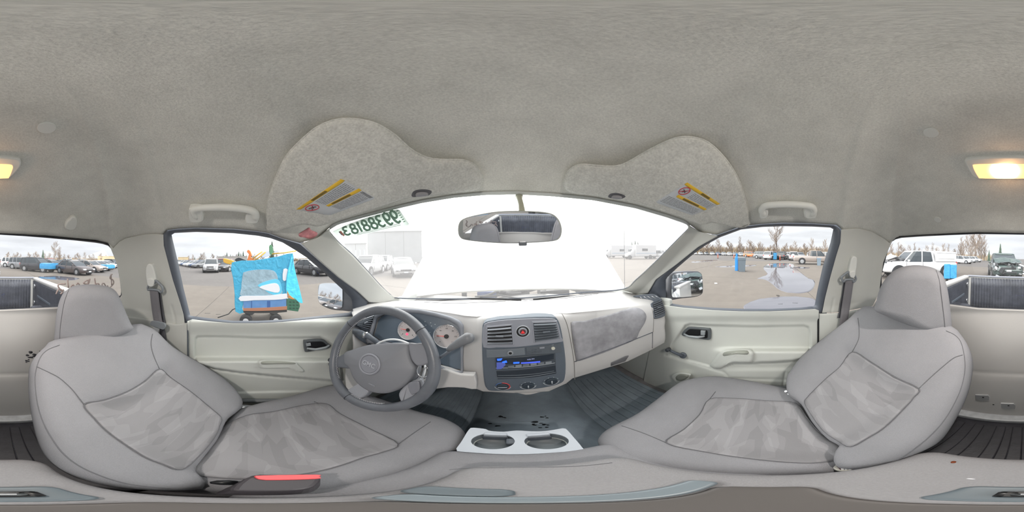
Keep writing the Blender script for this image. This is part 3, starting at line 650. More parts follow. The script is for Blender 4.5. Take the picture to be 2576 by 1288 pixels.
flat('lit_logo', [(1251, 899), (1264, 898), (1261, 903), (1252, 904)], SP, .001, BLU, rad, 0, .0125); flat('lit_logo', [(1264, 906), (1274, 903), (1276, 908), (1264, 909)], SP, .001, BLU, rad, 0, .0125)
flat('lit_bar', [(1291, 907.5), (1306, 906.5), (1306, 910), (1291, 911)], SP, .001, BLU, rad, 0, .0125); flat('lit_bar', [(1310, 908), (1357, 904.5), (1357, 908), (1310, 911)], SP, .001, BL2, rad, 0, .0125)
flat('lit_keys', [(1250, 908), (1270, 907), (1272, 914), (1262, 924), (1250, 925)], SP, .001, mat('keys_blue', (96, 108, 170), .4, emit=((70, 90, 200), .25)), rad, 0, .0122)
text('clock_digits', '4:02 PM', .0075, plM(SP, c2(SP, 1334, 900), .0125, .05), mat('lit_pale', (170, 180, 215), .4, emit=((160, 170, 215), .5)), rad, .0002)
PLT = mat('worn_silver', (140, 148, 156), .4)
for i in range(6):
    u0 = 1278+i*18.5; v0 = 917-i*2.0; flat('preset_key', [(u0, v0), (u0+15, v0-1.6), (u0+15, v0+3.4), (u0, v0+5)], SP, .002, PLT if i % 2 else STR, rad, .0008, .0125)
seam([(1247, 926), (1296, 924.5), (1345, 920.5), (1396, 913)], Plane(tuple(SP.p+SP.n*.010), SP.n), mat('pale_ring', (196, 202, 208), .35), rad, .0012, .001, 'radio_lip', 3)
cub = flat('lower_slot', [(1249, 931), (1296, 929), (1345, 924), (1396, 917), (1398, 937), (1345, 946), (1296, 949.5), (1252, 951)], SP, .004, mat('slot_dark', (48, 56, 66), .4), stk, .0015, .0085)
seam([(1252, 945), (1296, 944), (1345, 940.5), (1394, 933)], Plane(tuple(SP.p+SP.n*.0085), SP.n), STR, cub, .0012, .001, 'slot_lip', 3)
seam([(1250, 950.5), (1296, 950), (1345, 945.5), (1398, 936.5)], Plane(tuple(SP.p+SP.n*.0085), SP.n), PLT, cub, .0013, .001, 'slot_lip', 3)
REDR = mat('heat_red', (222, 70, 74), .45); BLR = mat('cool_blue', (70, 120, 200), .45)
for i, (a, b) in enumerate(((1265, 968.5), (1327.5, 966.5), (1385, 955.5))):
    pl = SP; q = c2(pl, a, b); r = abs(c2(pl, a+21, b)[0]-q[0])*.95; ry = r*.86
    kb = plate('climate_bezel', discP(pl, q, r, 40, ry), pl, .004, STK, stk, .002, .009)
    t = np.linspace(math.pi*1.05, math.pi*1.95, 20); P = np.stack([q[0]+r*np.cos(t), q[1]+ry*np.sin(t)], -1); tube3('bezel_lip', pl.to3(P, .0095), .0013, mat('pale_ring', (196, 202, 208), .35), kb, 6)
    plate('climate_knob', discP(pl, q, r*.74, 36, ry*.74), pl, .010, mat('knob_dark', (52, 62, 72), .4), kb, .003, .018)
    if i == 0:
        for m_, a0, a1 in ((REDR, -60, 95), (BLR, 100, 170)):
            t = np.radians(np.linspace(a0, a1, 24)); P = np.stack([q[0]+r*.88*np.cos(t), q[1]+ry*.88*np.sin(t)], -1); tube3('heat_band', pl.to3(P, .0098), .0018 if m_ is REDR else .0010, m_, kb, 6)
        tube3('pointer', pl.to3(np.array([q+[-r*.6, 0], q+[r*.55, .001]]), .019), .0022, SIL, kb, 6)
    else:
        tube3('pointer', pl.to3(np.array([q+[0, -r*.3], q+[0, r*.25]]), .019), .0022, mat('pale_ring', (196, 202, 208), .35), kb, 6)
        for k in range(6):
            t = math.radians(200-k*44); plate('mark', discP(pl, q+np.array([math.cos(t)*r*.88, math.sin(t)*ry*.88]), .0018, 6), pl, .0004, LIT, kb, 0, .0096)
# pale strip under the stack, cigarette of the broken trim
flat('lower_trim', [(1200, 974), (1222, 984), (1255, 985), (1290, 986), (1322, 993), (1345, 990), (1380, 980), (1400, 972), (1412, 966), (1405, 962), (1300, 975), (1216, 975)], Plane((.06, .545, -.6), (0, -1, .3)), .02, DASH, dash, .003, .002, 2)
flat('knee_bolster', [(1080, 924), (1110, 923), (1135, 930), (1160, 938), (1190, 940), (1197, 943), (1200, 976), (1170, 973), (1130, 972), (1085, 978), (1060, 975)], Plane((-.15, .50, -.5), (.1, -1, .25)), .03, DASH, dash, .006, .012, 2)
flat('knee_bolster', [(884, 905), (905, 930), (930, 960), (935, 985), (890, 1000), (870, 985), (868, 920)], Plane((-.45, .42, -.5), (.4, -1, .35)), .03, DASH, dash, .006, .0, 2)
# ================================================================ steering wheel (plane fitted to the rim)
WC = np.array([-.35036, .30212, -.33466]); wa, wb = math.radians(27.3), math.radians(6.82)
WP = Plane(tuple(WC), (math.sin(wb)*math.cos(wa), -math.cos(wb)*math.cos(wa), math.sin(wa)))
LEA = mat('wheel_leather', (100, 104, 111), .36, bump=(300, .25, .001), var=[(25, .1)]); HUBM = mat('wheel_hub', (122, 124, 130), .5, bump=(900, .2, .0008)); SPK = mat('spoke_silver', (150, 153, 160), .35)
wheel = empty('steering_wheel', tuple(WC-WP.n*.08), 'grey leather steering wheel with round emblem on its hub', 'steering wheel')
t = np.linspace(0, 2*math.pi, 97)[:-1]; RR = .1735
tube3('rim', WP.to3(np.stack([RR*np.cos(t), RR*np.sin(t)], -1), 0), .0155, LEA, wheel, 14, True)
for a0 in (150, 48, 262):   # joins between leather sections
    a = math.radians(a0); tt = np.linspace(0, 2*math.pi, 24, endpoint=False); c = np.array([math.cos(a), math.sin(a)])
    P = WP.to3((RR+.0160*np.cos(tt))[:, None]*c, .0160*np.sin(tt)); tube3('leather_joint', P, .0009, BLK, wheel, 5, True)
for (a0, a1) in ((125, 235), (262, 300)):   # stitches on the inner edge
    P = []
    for a in np.arange(a0, a1, 2.4):
        for k, s_ in ((0, .004), (1.2, -.004)):
            ar_ = math.radians(a+k); P.append(np.append(np.array([math.cos(ar_), math.sin(ar_)])*(RR-.0155), s_))
    P = np.array(P); tube3('stitching', WP.to3(P[:, :2], P[:, 2]), .0013, mat('thread_pale', (205, 207, 212), .8), wheel, 4)
hubpix = [(868.5, 887.7), (880, 882), (892, 878), (926, 868), (967.7, 864), (1012.5, 862.6), (1030, 868), (1031, 887.7), (1037.6, 910), (1046, 924), (1041, 943.6), (1023.6, 966), (995.7, 983), (967.7, 989.8), (934, 985.6), (906, 969), (889.5, 949), (881, 927), (868.5, 915.7)]
P2 = resample(smooth(hubpix, True, 4), 64, True); hub = plate('hub_pad', WP.to2(WP(P2[:, 0], P2[:, 1])), WP, .045, HUBM, wheel, .008, .008, True, .012)
ec = c2(WP, 940.6, 915.7); er = abs(c2(WP, 968.5, 915.7)[0]-ec[0])*.98
tt = np.linspace(0, 2*math.pi, 49)[:-1]
tube3('emblem_ring', WP.to3(np.stack([ec[0]+er*np.cos(tt), ec[1]+er*np.sin(tt)], -1), .0205), .0036, mat('emblem_rim', (140, 142, 150), .4), hub, 8, True)
plate('emblem_disc', discP(WP, ec, er*.9, 40), WP, .006, mat('emblem_grey', (134, 136, 144), .4), hub, .002, .0225)
text('emblem_letters', 'GMC', er*.62, plM(WP, ec, .0230), mat('emblem_letters', (166, 168, 176), .3), hub, .0012, bold=.0006)
text('airbag_letters', 'AIRBAG', .006, plM(WP, c2(WP, 945, 966), .0165), mat('emblem_letters', (166, 168, 176), .3), hub, .0003)
for nm, pp, m_, h_ in (('spoke', [(834, 898), (850, 897), (872, 888), (872, 917), (880, 927), (858, 925), (838, 922)], LEA, 0),
                 ('spoke', [(1028, 865), (1045, 864), (1062, 864), (1080, 880), (1086, 905), (1080, 914), (1060, 920), (1046, 917), (1034, 900)], mat('spoke_grey', (128, 130, 137), .4), .004),
                 ('spoke', [(861, 990), (893, 968), (905, 968), (925, 985), (905, 1003), (880, 1008), (868, 1003)], SPK, -.002),
                 ('spoke', [(1001, 990), (1020, 968), (1050, 955), (1060, 975), (1062, 990), (1046, 1002), (1010, 1022), (1006, 1012)], SPK, -.002)):
    flat(nm, pp, WP, .02, m_, wheel, .005, h_, 4, edge_smooth=False)
flat('cruise_buttons', [(1028, 965), (1048, 958), (1057, 962), (1058, 982), (1044, 990), (1036, 990)], WP, .006, mat('buttons_grey', (120, 122, 130), .4), wheel, .002, .006, 3)
# column with stalks
col = empty('steering_column', (-.35, .5, -.5), 'grey steering column with turn signal stalk and gear lever', 'steering column')
cpt = np.array([WC-WP.n*.02, WC-WP.n*.10, WC-WP.n*.2, WC-WP.n*.26]); tube3('column_shroud', cpt, [.05, .062, .066, .07], DARK, col, 20)
tt = np.linspace(0, 2*math.pi, 65)[:-1]; WPb = Plane(tuple(WC-WP.n*.05), WP.n)
qc = c2(WPb, 990, 915); tube3('silver_ring', WPb.to3(np.stack([qc[0]+.098*np.cos(tt), qc[1]+.088*np.sin(tt)], -1), 0), .0035, mat('ring_pale', (225, 228, 230), .3), col, 8, True)  # thin silver ring round the column behind the hub
def pd(u, v, y): return pix_y(np.array([u]), np.array([v]), np.array([y]))[0]
tube3('signal_stalk', np.array([pd(893, 834, .345), pd(908, 839, .345), pd(925, 845, .35), pd(930, 848, .35), pd(945, 858, .365), pd(953, 872, .38), pd(965, 890, .40)]), [.013, .0135, .012, .010, .010, .010, .010], DARK, col, 14)
tube3('stalk_collar', np.array([pd(918, 842.5, .348), pd(923, 844.5, .349)]), .0142, CHR, col, 14)
gl_ = np.array([pd(1095, 905, .37), pd(1108, 899, .36), pd(1130, 884, .345)]); tube3('gear_lever_rod', gl_, .0045, DARK, col, 10)
tube3('gear_lever_grip', np.array([pd(1128, 880, .345), pd(1138, 873, .34), pd(1160, 859, .335), pd(1178, 850, .33), pd(1187, 849, .328)]), [.006, .009, .0115, .0135, .010], mat('grip_grey', (118, 121, 126), .45), col, 14)
# ignition keys hanging behind the wheel
keys = empty('key_ring', tuple(pd(1062, 940, .32)), 'bunch of keys with pale ring hanging from the ignition', 'keys')
kc = pd(1066, 932, .33); kx = WP.x; ky = WP.y
def circ(c, rx, ry, r, m, nm):
    a = np.linspace(0, 2*math.pi, 33)[:-1]; P = c+rx*np.cos(a)[:, None]*kx+ry*np.sin(a)[:, None]*ky; return tube3(nm, P, r, m, keys, 6, True)
circ(kc, .017, .022, .0017, CHR, 'split_ring'); circ(kc+np.array([.004, 0, -.012]), .006, .022, .0014, CHR, 'split_ring')
kp = Plane(tuple(pd(1045, 962, .34)), WP.n); flat('key_blade', [(1048, 940), (1056, 938), (1054, 975), (1046, 985), (1042, 975)], kp, .002, SPK, keys, .0006, .002)
# ================================================================ rear-view mirror
MP = Plane((0, .40, .125), (-.05, -1, -.19))
mo = [(1151, 583), (1153, 563), (1165, 550), (1200, 540), (1250, 532), (1305, 530), (1360, 532), (1390, 538), (1405, 550), (1413, 568), (1414, 585), (1408, 600), (1392, 607), (1340, 611), (1280, 613), (1220, 610), (1170, 604), (1156, 597)]
rvm = empty('rearview_mirror', tuple(MP.p+np.array([0, .02, -.03])), 'oval rear-view mirror on a stalk at the top of the windshield', 'mirror')
mh = flat('mirror_housing', mo, MP, .022, mat('mirror_shell', (176, 180, 176), .4), rvm, .004, 0, 4, edge_smooth=False)
cm = np.mean(mo, 0); flat('mirror_face', [(cm[0]+(x-cm[0])*.965, cm[1]+(y-cm[1])*.93) for x, y in mo], MP, .002, MIRR, rvm, 0, .0012, 4)
stt = WS(np.array([1306.]), np.array([494.]))[0]; tube3('mirror_stalk', np.array([stt, stt*.98+np.array([0, -.01, -.01]), pd(1311, 515, .435), pd(1313, 532, .43), pd(1312, 545, .42)]), [.012, .008, .0075, .009, .009], mat('stalk_beige', (178, 178, 160), .5), rvm, 12)
box('mirror_tab', tuple(pd(1315, 614, .41)), (.02, .015, .008), DARK, rvm, .002)
# ================================================================ sun visors
VIS = mat('visor_felt', (208, 208, 202), .95, bump=(300, .6, .002), var=[(5, .06), (60, .08), (220, .12)])
def visor(out, p3, lab, clip, lbl, left):
    pl = plane3(CEIL, p3, .028)
    root = empty('sun_visor', tuple(pl.p), lab, 'sun visor')
    P2 = smooth(out, True, 4); P = pl(P2[:, 0], P2[:, 1])
    c = CEIL(P2[:, 0], P2[:, 1]); lim = np.linalg.norm(c, axis=1)-.006; r = np.linalg.norm(P, axis=1)
    P = P*(np.minimum(r, lim)/r)[:, None]
    Q = pl.to2(P); h = (P-pl.p)@pl.n
    Q2 = inset(Q, .005); Q3 = inset(Q, .012)
    loops = [pl.to3(Q2, h-.016), pl.to3(Q, h-.011), pl.to3(Q, h-.004), pl.to3(Q2, h), pl.to3(Q3, h+.0015)]
    c0 = Q.mean(0)
    body = orient(ringloops('visor_panel', loops, VIS, root, True, True, True, True))
    tube3('edge_piping', pl.to3(Q[::2], h[::2]-.005), .0022, VIS, root, 5, True)
    S = Bvh([body])
    lb = drape('warning_label', lbl, S, WHT, root, .001, .002, 40, 4, 0)
    A, B_, C_, D_ = [np.array(x, float) for x in lbl]      # A->B along the yellow band, D->C bottom
    def Lp(s, t_): return tuple((A*(1-s)+B_*s)*(1-t_)+(D_*(1-s)+C_*s)*t_)
    def band(s0, s1, t0, t1, m_, off, nm): return drape(nm, [Lp(s0, t0), Lp(s1, t0), Lp(s1, t1), Lp(s0, t1)], S, m_, lb, off, 0.0, 24, 2, 0)
    band(0, 1, .0, .11, YEL, .0018, 'yellow_band')
    if left:
        band(.28, 1, .50, .60, YEL, .0018, 'yellow_band'); tl = [(.30, .95, .16+.055*i) for i in range(6)]+[(.30, .9, .65+.05*i) for i in range(6)]; band(.72, .9, .64, .9, INK, .0019, 'barcode') if 0 else None
        for i in range(9): band(.97, .985, .64+i*.035, .655+i*.035, INK, .0019, 'barcode'); 
        for i in range(9): band(.92, .985, .64+i*.035, .65+i*.035, INK, .0019, 'barcode')
        cs, ct = .13, .30
        band(.30, .62, .015, .095, mat('ink_brown', (120, 100, 40), .6), .0021, 'warning_words'); band(.38, .78, .515, .585, mat('ink_brown', (120, 100, 40), .6), .0021, 'warning_words')
    else:
        band(.18, 1, .46, .57, YEL, .0018, 'yellow_band'); tl = [(.38, .95, .17+.055*i) for i in range(5)]+[(.05, .95, .64+.05*i) for i in range(6)]
        cs, ct = .17, .27
        band(.48, .72, .015, .095, mat('ink_brown', (120, 100, 40), .6), .0021, 'warning_words'); band(.35, .8, .48, .555, mat('ink_brown', (120, 100, 40), .6), .0021, 'warning_words')
    rr = random.Random(3)
    for s0, s1, t0 in tl:
        s = s0
        while s < s1-.03:
            e = min(s1, s+rr.uniform(.04, .12)); band(s, e, t0, t0+.016, mat('text_grey', (140, 143, 148), .6), .0019, 'text_line'); s = e+.015
    a = np.linspace(0, 2*math.pi, 33)[:-1]; kk = [Lp(cs+.10*math.cos(x), ct+.15*math.sin(x)) for x in a]; seam(kk, S, RED, lb, .0011, .002, 'red_circle', 1, True)
    seam([Lp(cs-.07, ct+.1), Lp(cs+.07, ct-.1)], S, RED, lb, .0009, .002, 'red_slash', 2)
    seam([Lp(cs-.05, ct-.03), Lp(cs+.02, ct), Lp(cs+.05, ct+.05)], S, INK, lb, .0012, .002, 'pictogram', 2); seam([Lp(cs-.01, ct+.06), Lp(cs+.02, ct), Lp(cs+.04, ct-.05)], S, INK, lb, .0010, .002, 'pictogram', 2)
    cl_ = flat('pivot_recess', clip, pl, .01, mat('recess_grey', (96, 96, 100), .6), root, .001, .002, 3); cm_ = np.mean(clip, 0); flat('pivot_clip', [(cm_[0]+(x-cm_[0])*.62, cm_[1]+1.5+(y-cm_[1])*.5) for x, y in clip], pl, .02, mat('clip_grey', (150, 150, 154), .4), root, .003, .009, 3)
    P = pl(np.array([x[0] for x in clip[:2]]), np.array([x[1] for x in clip[:2]]))
    return root
lv = [(668, 578), (669, 545), (674, 500), (690, 455), (715, 400), (745, 365), (790, 325), (835, 304), (880, 299), (925, 305), (960, 318), (1000, 345), (1030, 373), (1060, 392), (1090, 402), (1130, 404), (1170, 405), (1195, 416), (1210, 432), (1216, 450), (1212, 468), (1196, 480), (1150, 487), (1108, 491), (1085, 494), (1062, 496), (1045, 497), (1015, 503), (950, 524), (880, 546), (810, 569), (790, 570), (760, 566), (720, 577), (690, 584)]
visor(lv, [(740, 420), (900, 330), (1180, 440)], 'left sun visor, the larger one above the driver', [(1036, 494), (1040, 480), (1062, 475), (1085, 479), (1080, 490), (1058, 494)], [(745, 527), (860, 449), (945, 499), (829, 542)], True)
rv = [(1888, 566), (1884, 540), (1876, 505), (1862, 460), (1840, 420), (1812, 385), (1780, 358), (1745, 347), (1715, 346), (1690, 352), (1650, 370), (1610, 392), (1575, 412), (1545, 421), (1500, 419), (1460, 416), (1438, 424), (1424, 438), (1418, 456), (1420, 475), (1440, 487), (1480, 492), (1515, 497), (1545, 502), (1580, 509), (1630, 522), (1700, 543), (1765, 566), (1790, 561), (1820, 566), (1860, 575)]
visor(rv, [(1830, 450), (1700, 370), (1450, 450)], 'right sun visor, the smaller one above the passenger seat', [(1531, 496), (1536, 486), (1556, 485), (1574, 493), (1560, 500)], [(1729, 459), (1812, 513), (1742, 542), (1648, 509)], False)
# ================================================================ grab handles, dome lamp, hook, plugs
HPL = mat('handle_plastic', (222, 223, 218), .5)
def handle(cx, pts, lab, posts):
    root = empty('grab_handle', tuple(CEIL(np.array([cx]), np.array([530.]))[0]), lab, 'grab handle')
    P2 = smooth(pts, False, 6); P = offs(CEIL, .03)(P2[:, 0], P2[:, 1]); P[0] = CEIL(P2[:1, 0], P2[:1, 1])[0]; P[-1] = CEIL(P2[-1:, 0], P2[-1:, 1])[0]
    n = len(P); r = np.full(n, .0115); tube3('grip', P, r, HPL, root, 12)
    for q in posts: flat('end_cover', q, offs(CEIL, .014), .03, HPL, root, .006, .016, 4)
handle(560, [(493, 545), (487, 530), (500, 524), (530, 522), (565, 521.5), (600, 524), (630, 529), (642, 536), (644, 548)], 'left grab handle above the driver door', [[(477, 522), (482, 518), (505, 519), (512, 532), (513, 545), (506, 552), (485, 553), (478, 545)], [(622, 530), (640, 530), (648, 540), (648, 554), (628, 556), (619, 552), (618, 540)]])
handle(1980, [(1921, 538), (1916, 528), (1925, 518), (1950, 515), (1985, 514), (2020, 516), (2042, 520), (2048, 530), (2042, 538)], 'right grab handle above the passenger door', [[(1912, 525), (1920, 518), (1932, 520), (1930, 540), (1915, 544), (1911, 538)], [(2024, 520), (2045, 516), (2053, 527), (2053, 536), (2048, 543), (2030, 544), (2022, 538)]])
LPL = plane3(CEIL, [(2440, 400), (2620, 400), (2530, 440)], .004)
lamp = empty('dome_lamp', tuple(LPL.p), 'lit rectangular dome lamp glowing orange on the headliner', 'lamp')
lo = [(2428, 405), (2434, 397), (2470, 393), (2530, 391), (2590, 392), (2620, 396), (2629, 404), (2627, 416), (2616, 430), (2602, 442), (2580, 446), (2530, 446), (2470, 445), (2450, 441), (2438, 425)]
cl0 = np.mean(lo, 0); li = [(2449, 413), (2454, 409), (2500, 407.5), (2560, 407.5), (2600, 409), (2608, 414), (2606, 424), (2599, 440), (2590, 443), (2530, 443.5), (2470, 443), (2462, 439), (2454, 426)]
flat('lamp_bezel', lo, LPL, .012, HPL, lamp, .004, .008, 4, edge_smooth=False)
E1 = bpy.data.materials.new('lamp_lens'); E1.use_nodes = True; tr = E1.node_tree; bb = tr.nodes['Principled BSDF']; bb.inputs['Base Color'].default_value = lin((255, 200, 130)); bb.inputs['Roughness'].default_value = .3
co = N(tr, 'ShaderNodeTexCoord'); gm = N(tr, 'ShaderNodeTexGradient', gradient_type='SPHERICAL'); mp = N(tr, 'ShaderNodeMapping'); mp.inputs['Scale'].default_value = (22, 22, 22)
tr.links.new(co.outputs['Object'], mp.inputs[0]); tr.links.new(mp.outputs[0], gm.inputs[0])
cr_ = N(tr, 'ShaderNodeValToRGB'); e = cr_.color_ramp.elements; e[0].color = (.95, .50, .22, 1); e[1].color = (9, 7.5, 4.5, 1); e[1].position = .62; el = e.new(.15); el.color = (1.15, .72, .36, 1); el2 = e.new(.4); el2.color = (3.0, 2.3, 1.1, 1)
tr.links.new(gm.outputs['Fac'], cr_.inputs[0]); tr.links.new(cr_.outputs[0], bb.inputs['Emission Color']); bb.inputs['Emission Strength'].default_value = 1.25
lens = flat('lamp_lens', li, LPL, .004, E1, lamp, .001, .0105, 4)
lgt = bpy.data.lights.new('bulb', 'AREA'); lgt.shape = 'DISK'; lgt.size = .05; lgt.energy = 3.2; lgt.color = (1.0, .94, .88); lo_ = bpy.data.objects.new('bulb', lgt); COL.objects.link(lo_); lo_.location = tuple(LPL(np.array([2528.]), np.array([424.]))[0]+LPL.n*.016); lo_.rotation_euler = Vector(tuple(LPL.n)).to_track_quat('-Z', 'Y').to_euler()
l2 = bpy.data.lights.new('bulb_glow', 'POINT'); l2.energy = .10; l2.color = (1.0, .5, .2); l2.shadow_soft_size = .012; lo2 = bpy.data.objects.new('bulb_glow', l2); COL.objects.link(lo2); lo2.location = tuple(LPL(np.array([2540.]), np.array([424.]))[0]+LPL.n*.03)
# spherical hot spot sits over the bulb
bq = LPL(np.array([2528.]), np.array([424.]))[0]+LPL.n*.0105
lens.data.transform(Matrix.Translation(-(Vector(bq)-Vector(lamp.location)))); lens.location = Vector(bq)-Vector(lamp.location)
for (a, b, rp, lab) in ((117, 321, 27, 'round plug in the headliner left of the dome lamp, above the driver seat'), (2343, 333.5, 24, 'round plug in the headliner on the passenger side'), (2359, 552, 9, 'small round button low on the headliner by the passenger pillar')):
    pl = plane3(CEIL, [(a-10, b), (a+10, b), (a, b+8)], .001); q = c2(pl, a, b); r = abs(c2(pl, a+rp, b)-q)[0]*.95
    o = plate('headliner_plug', discP(pl, q, max(r, .008), 36), pl, .004, HPL, None, .0015, .003); tag(o, lab, 'plug')
cpl = plane3(CEIL, [(165, 560), (192, 560), (178, 575)], .004)
hk = flat('coat_hook', [(162, 568), (166, 556), (175, 546), (180, 541.5), (188, 542), (193, 550), (192, 562), (186, 572), (176, 575), (166, 573)], cpl, .02, HPL, None, .005, .012, 4, edge_smooth=False); tag(hk, 'white coat hook on the headliner above the driver headrest', 'coat hook')
# sticker on the windshield, seen from behind
WST = Plane(tuple(WS(np.array([930.]), np.array([570.]))[0]*.985), np.cross(WS(np.array([1000.]), np.array([545.]))[0]-WS(np.array([870.]), np.array([590.]))[0], WS(np.array([930.]), np.array([590.]))[0]-WS(np.array([920.]), np.array([555.]))[0]))
SPLM = glassmat('sticker_paper', (0, 0, 0), 0, .40, (232, 246, 238))
stq = [(826, 575), (870, 558), (1004, 526), (1032, 566), (940, 584), (862, 603), (848, 594)]
stq = [(838, 581), (1003, 527), (1031, 566), (861, 602)]
def offWS(U, V): return offs(WS, .012)(U, V)
stc = drape('windshield_sticker', [(836, 582), (880, 562), (920, 548), (960, 537), (1003, 525), (1017, 545), (1031, 566), (990, 574), (940, 584), (861, 602), (848, 592)], offWS, SPLM, None, .0, .0012, 60, 6, 0); tag(stc, 'pale green windshield sticker with large mirrored digits', 'sticker')
STK_G = mat('sticker_green', (140, 176, 156), .7)
# digits are drawn as strokes on the glass surface, mirrored as seen from inside
def LP2(s, t_):
    A, B_, C_, D_ = (np.array(p, float) for p in [(848, 577), (1003, 525), (1031, 566), (861, 602)]); return tuple((A*(1-s)+B_*s)*(1-t_)+(D_*(1-s)+C_*s)*t_)
def glyph(ch):
    c = [(.5+.5*math.cos(a), .5+.5*math.sin(a)) for a in np.linspace(0, 2*math.pi, 17)]
    if ch == '8': return [[(.5+.36*math.cos(a), .25+.25*math.sin(a)) for a in np.linspace(0, 2*math.pi, 15)], [(.5+.45*math.cos(a), .75+.27*math.sin(a)) for a in np.linspace(0, 2*math.pi, 15)]]
    if ch == '9': return [[(.5+.42*math.cos(a), .3+.3*math.sin(a)) for a in np.linspace(0, 2*math.pi, 15)], [(.92, .3), (.9, .7), (.7, .95), (.45, 1.), (.15, .9)]]
    if ch == '3': return [[(.1, .1), (.45, 0), (.8, .1), (.85, .3), (.65, .45), (.4, .48)], [(.4, .48), (.8, .55), (.95, .75), (.75, .95), (.45, 1.), (.1, .9)]]
    if ch == '1': return [[(.25, .15), (.55, 0), (.55, 1)]]
x0 = .07
for ch in '38188399':       # left to right as seen through the glass from behind: the number 99388183 mirrored
    wdt = .092 if ch != '1' else .045
    for st in glyph(ch):
        pts = [LP2(x0+(1-x)*wdt, .0+y*.72) for x, y in st]; seam(pts, offWS, STK_G, stc, .0042, .001, 'digit_stroke', 3)
    x0 += wdt+.024
seam([LP2(.03, .25), LP2(.05, .7)], offWS, mat('flag_red', (225, 150, 140), .6), stc, .004, .001, 'flag_mark', 2); seam([LP2(.015, .25), LP2(.03, .6)], offWS, mat('flag_blue', (100, 110, 130), .6), stc, .003, .001, 'flag_mark', 2)
for i in range(2): seam([LP2(.2+.03*i, .8+.09*i), LP2(.88, .80+.09*i)], offWS, mat('sticker_faint', (170, 185, 176), .6), stc, .0008, .001, 'small_print', 2)
for i in range(6): seam([LP2(.945+.0*i, .1+.13*i), LP2(.975, .09+.13*i)], offWS, STK_G, stc, .0016, .001, 'small_print', 2)
# pink smudge on the headliner corner
drape('headliner_stain', [(752, 588), (770, 577), (778, 572), (783, 579), (798, 585), (796, 594), (780, 601), (764, 597), (754, 596)], CEIL, mat('pink_stain', (222, 150, 154), .9, var=[(60, .2)]), ceiling, .0015, .001, 30, 3, 3)
# ================================================================ door furniture
DHM = mat('handle_dark', (92, 97, 100), .35); 
def doorhandle(out, surf, parent, left):
    pl = plane3(surf, [out[0], out[len(out)//3], out[2*len(out)//3]], .004)
    o = flat('door_handle', out, pl, .016, DHM, parent, .004, .006, 4); c = np.mean(out, 0)
    flat('handle_recess', [(c[0]+(x-c[0])*.78, c[1]+(y-c[1])*.72) for x, y in out], pl, .002, BLK, o, .001, .0072, 4)
    return o, pl
o, pl = doorhandle([(763, 858), (770, 855), (800, 853), (815, 855), (825, 864), (832, 868), (828, 874), (815, 878), (790, 882), (770, 885), (765, 880)], DL, dl, True)
P = pl(np.array([770., 790, 815, 826]), np.array([873., 874, 870, 866]))+pl.n*np.array([.012, .02, .018, .010])[:, None]; tube3('latch_lever', P, [.005, .006, .006, .004], mat('lever_silver', (150, 156, 160), .3), o, 10)
flat('lock_button', [(768, 862), (779, 860), (780, 866), (769, 868)], pl, .01, mat('lever_silver', (150, 156, 160), .3), o, .002, .015)
o, pl = doorhandle([(1716, 838), (1727, 825), (1738, 822), (1778, 825), (1788, 828), (1789, 848), (1785, 854), (1770, 853), (1735, 847), (1719, 844)], DR, dr, False)
P = pl(np.array([1724., 1736, 1760, 1775]), np.array([838., 842, 844, 843]))+pl.n*np.array([.012, .02, .022, .012])[:, None]; tube3('latch_lever', P, [.005, .006, .007, .005], mat('lever_silver', (150, 156, 160), .3), o, 10)
flat('lock_button', [(1766, 829), (1777, 830), (1776, 840), (1766, 839)], pl, .01, mat('lever_silver', (150, 156, 160), .3), o, .002, .018)
# pull cups
def pull(out, inn, surf, par):
    pl = plane3(surf, [out[0], out[len(out)//2], out[-1]], .006)
    P = surf(np.array([x for x, y in out], float), np.array([y for x, y in out], float)); 
    o = drape('pull_pocket', out, surf, TRIM, par, .012, .01, 60, 6, 3)
    drape('pocket_shade', inn, surf, mat('recess_shadow', (158, 161, 152), .6), o, .0135, .0, 40, 3, 3)  # darker patch paints the shade inside the pull pocket
    return o
pull([(652, 907), (660, 904), (700, 904), (735, 906), (748, 916), (765, 934), (755, 936), (740, 926), (700, 926), (655, 926), (651, 915)], [(660, 909), (700, 908), (738, 911), (742, 916), (700, 916), (660, 917)], DL, dl)
pull([(1812, 884), (1840, 879), (1890, 878), (1892, 912), (1850, 911), (1832, 914), (1812, 928), (1786, 921), (1800, 900)], [(1822, 886), (1850, 882), (1880, 882), (1881, 892), (1850, 891), (1820, 896)], DR, dr)
# window cranks
def crank(par, surf, a, b, lab):
    pl = plane3(surf, [(a[0], a[1]), (b[0], b[1]), (a[0]+10, a[1]+30)], .004); P = pl(np.array([a[0], (a[0]+b[0])/2, b[0]], float), np.array([a[1], (a[1]+b[1])/2, b[1]], float))
    o = plate('window_crank', discP(pl, pl.to2(P[:1])[0], .019, 28), pl, .02, DARK, par, .005, .016)
    tube3('crank_arm', P+pl.n*np.array([.016, .026, .03])[:, None], [.010, .008, .007], DARK, o, 10)
    q = pl.to2(P[2:])[0]; plate('crank_knob', discP(pl, q, .0115, 24), pl, .035, mat('knob_black', (58, 62, 68), .35), o, .005, .052)
crank(dr, DR, (1719, 893), (1686, 876), '')
crank(dl, offs(WALL, .078), (838, 915), (826, 900), '')
# cup pocket low on the passenger door
drape('door_cup_pocket', [(1690, 946), (1706, 937), (1738, 941), (1734, 950), (1736, 960), (1724, 968), (1706, 969), (1697, 960)], offs(DR, .03), TRIM, dr, .01, .03, 40, 5, 3)
drape('cup_recess', [(1700, 948), (1712, 941), (1732, 944), (1728, 952), (1714, 958), (1702, 956)], offs(DR, .041), mat('recess_dark', (140, 143, 136), .7), dr, .001, .0, 30, 3, 3)
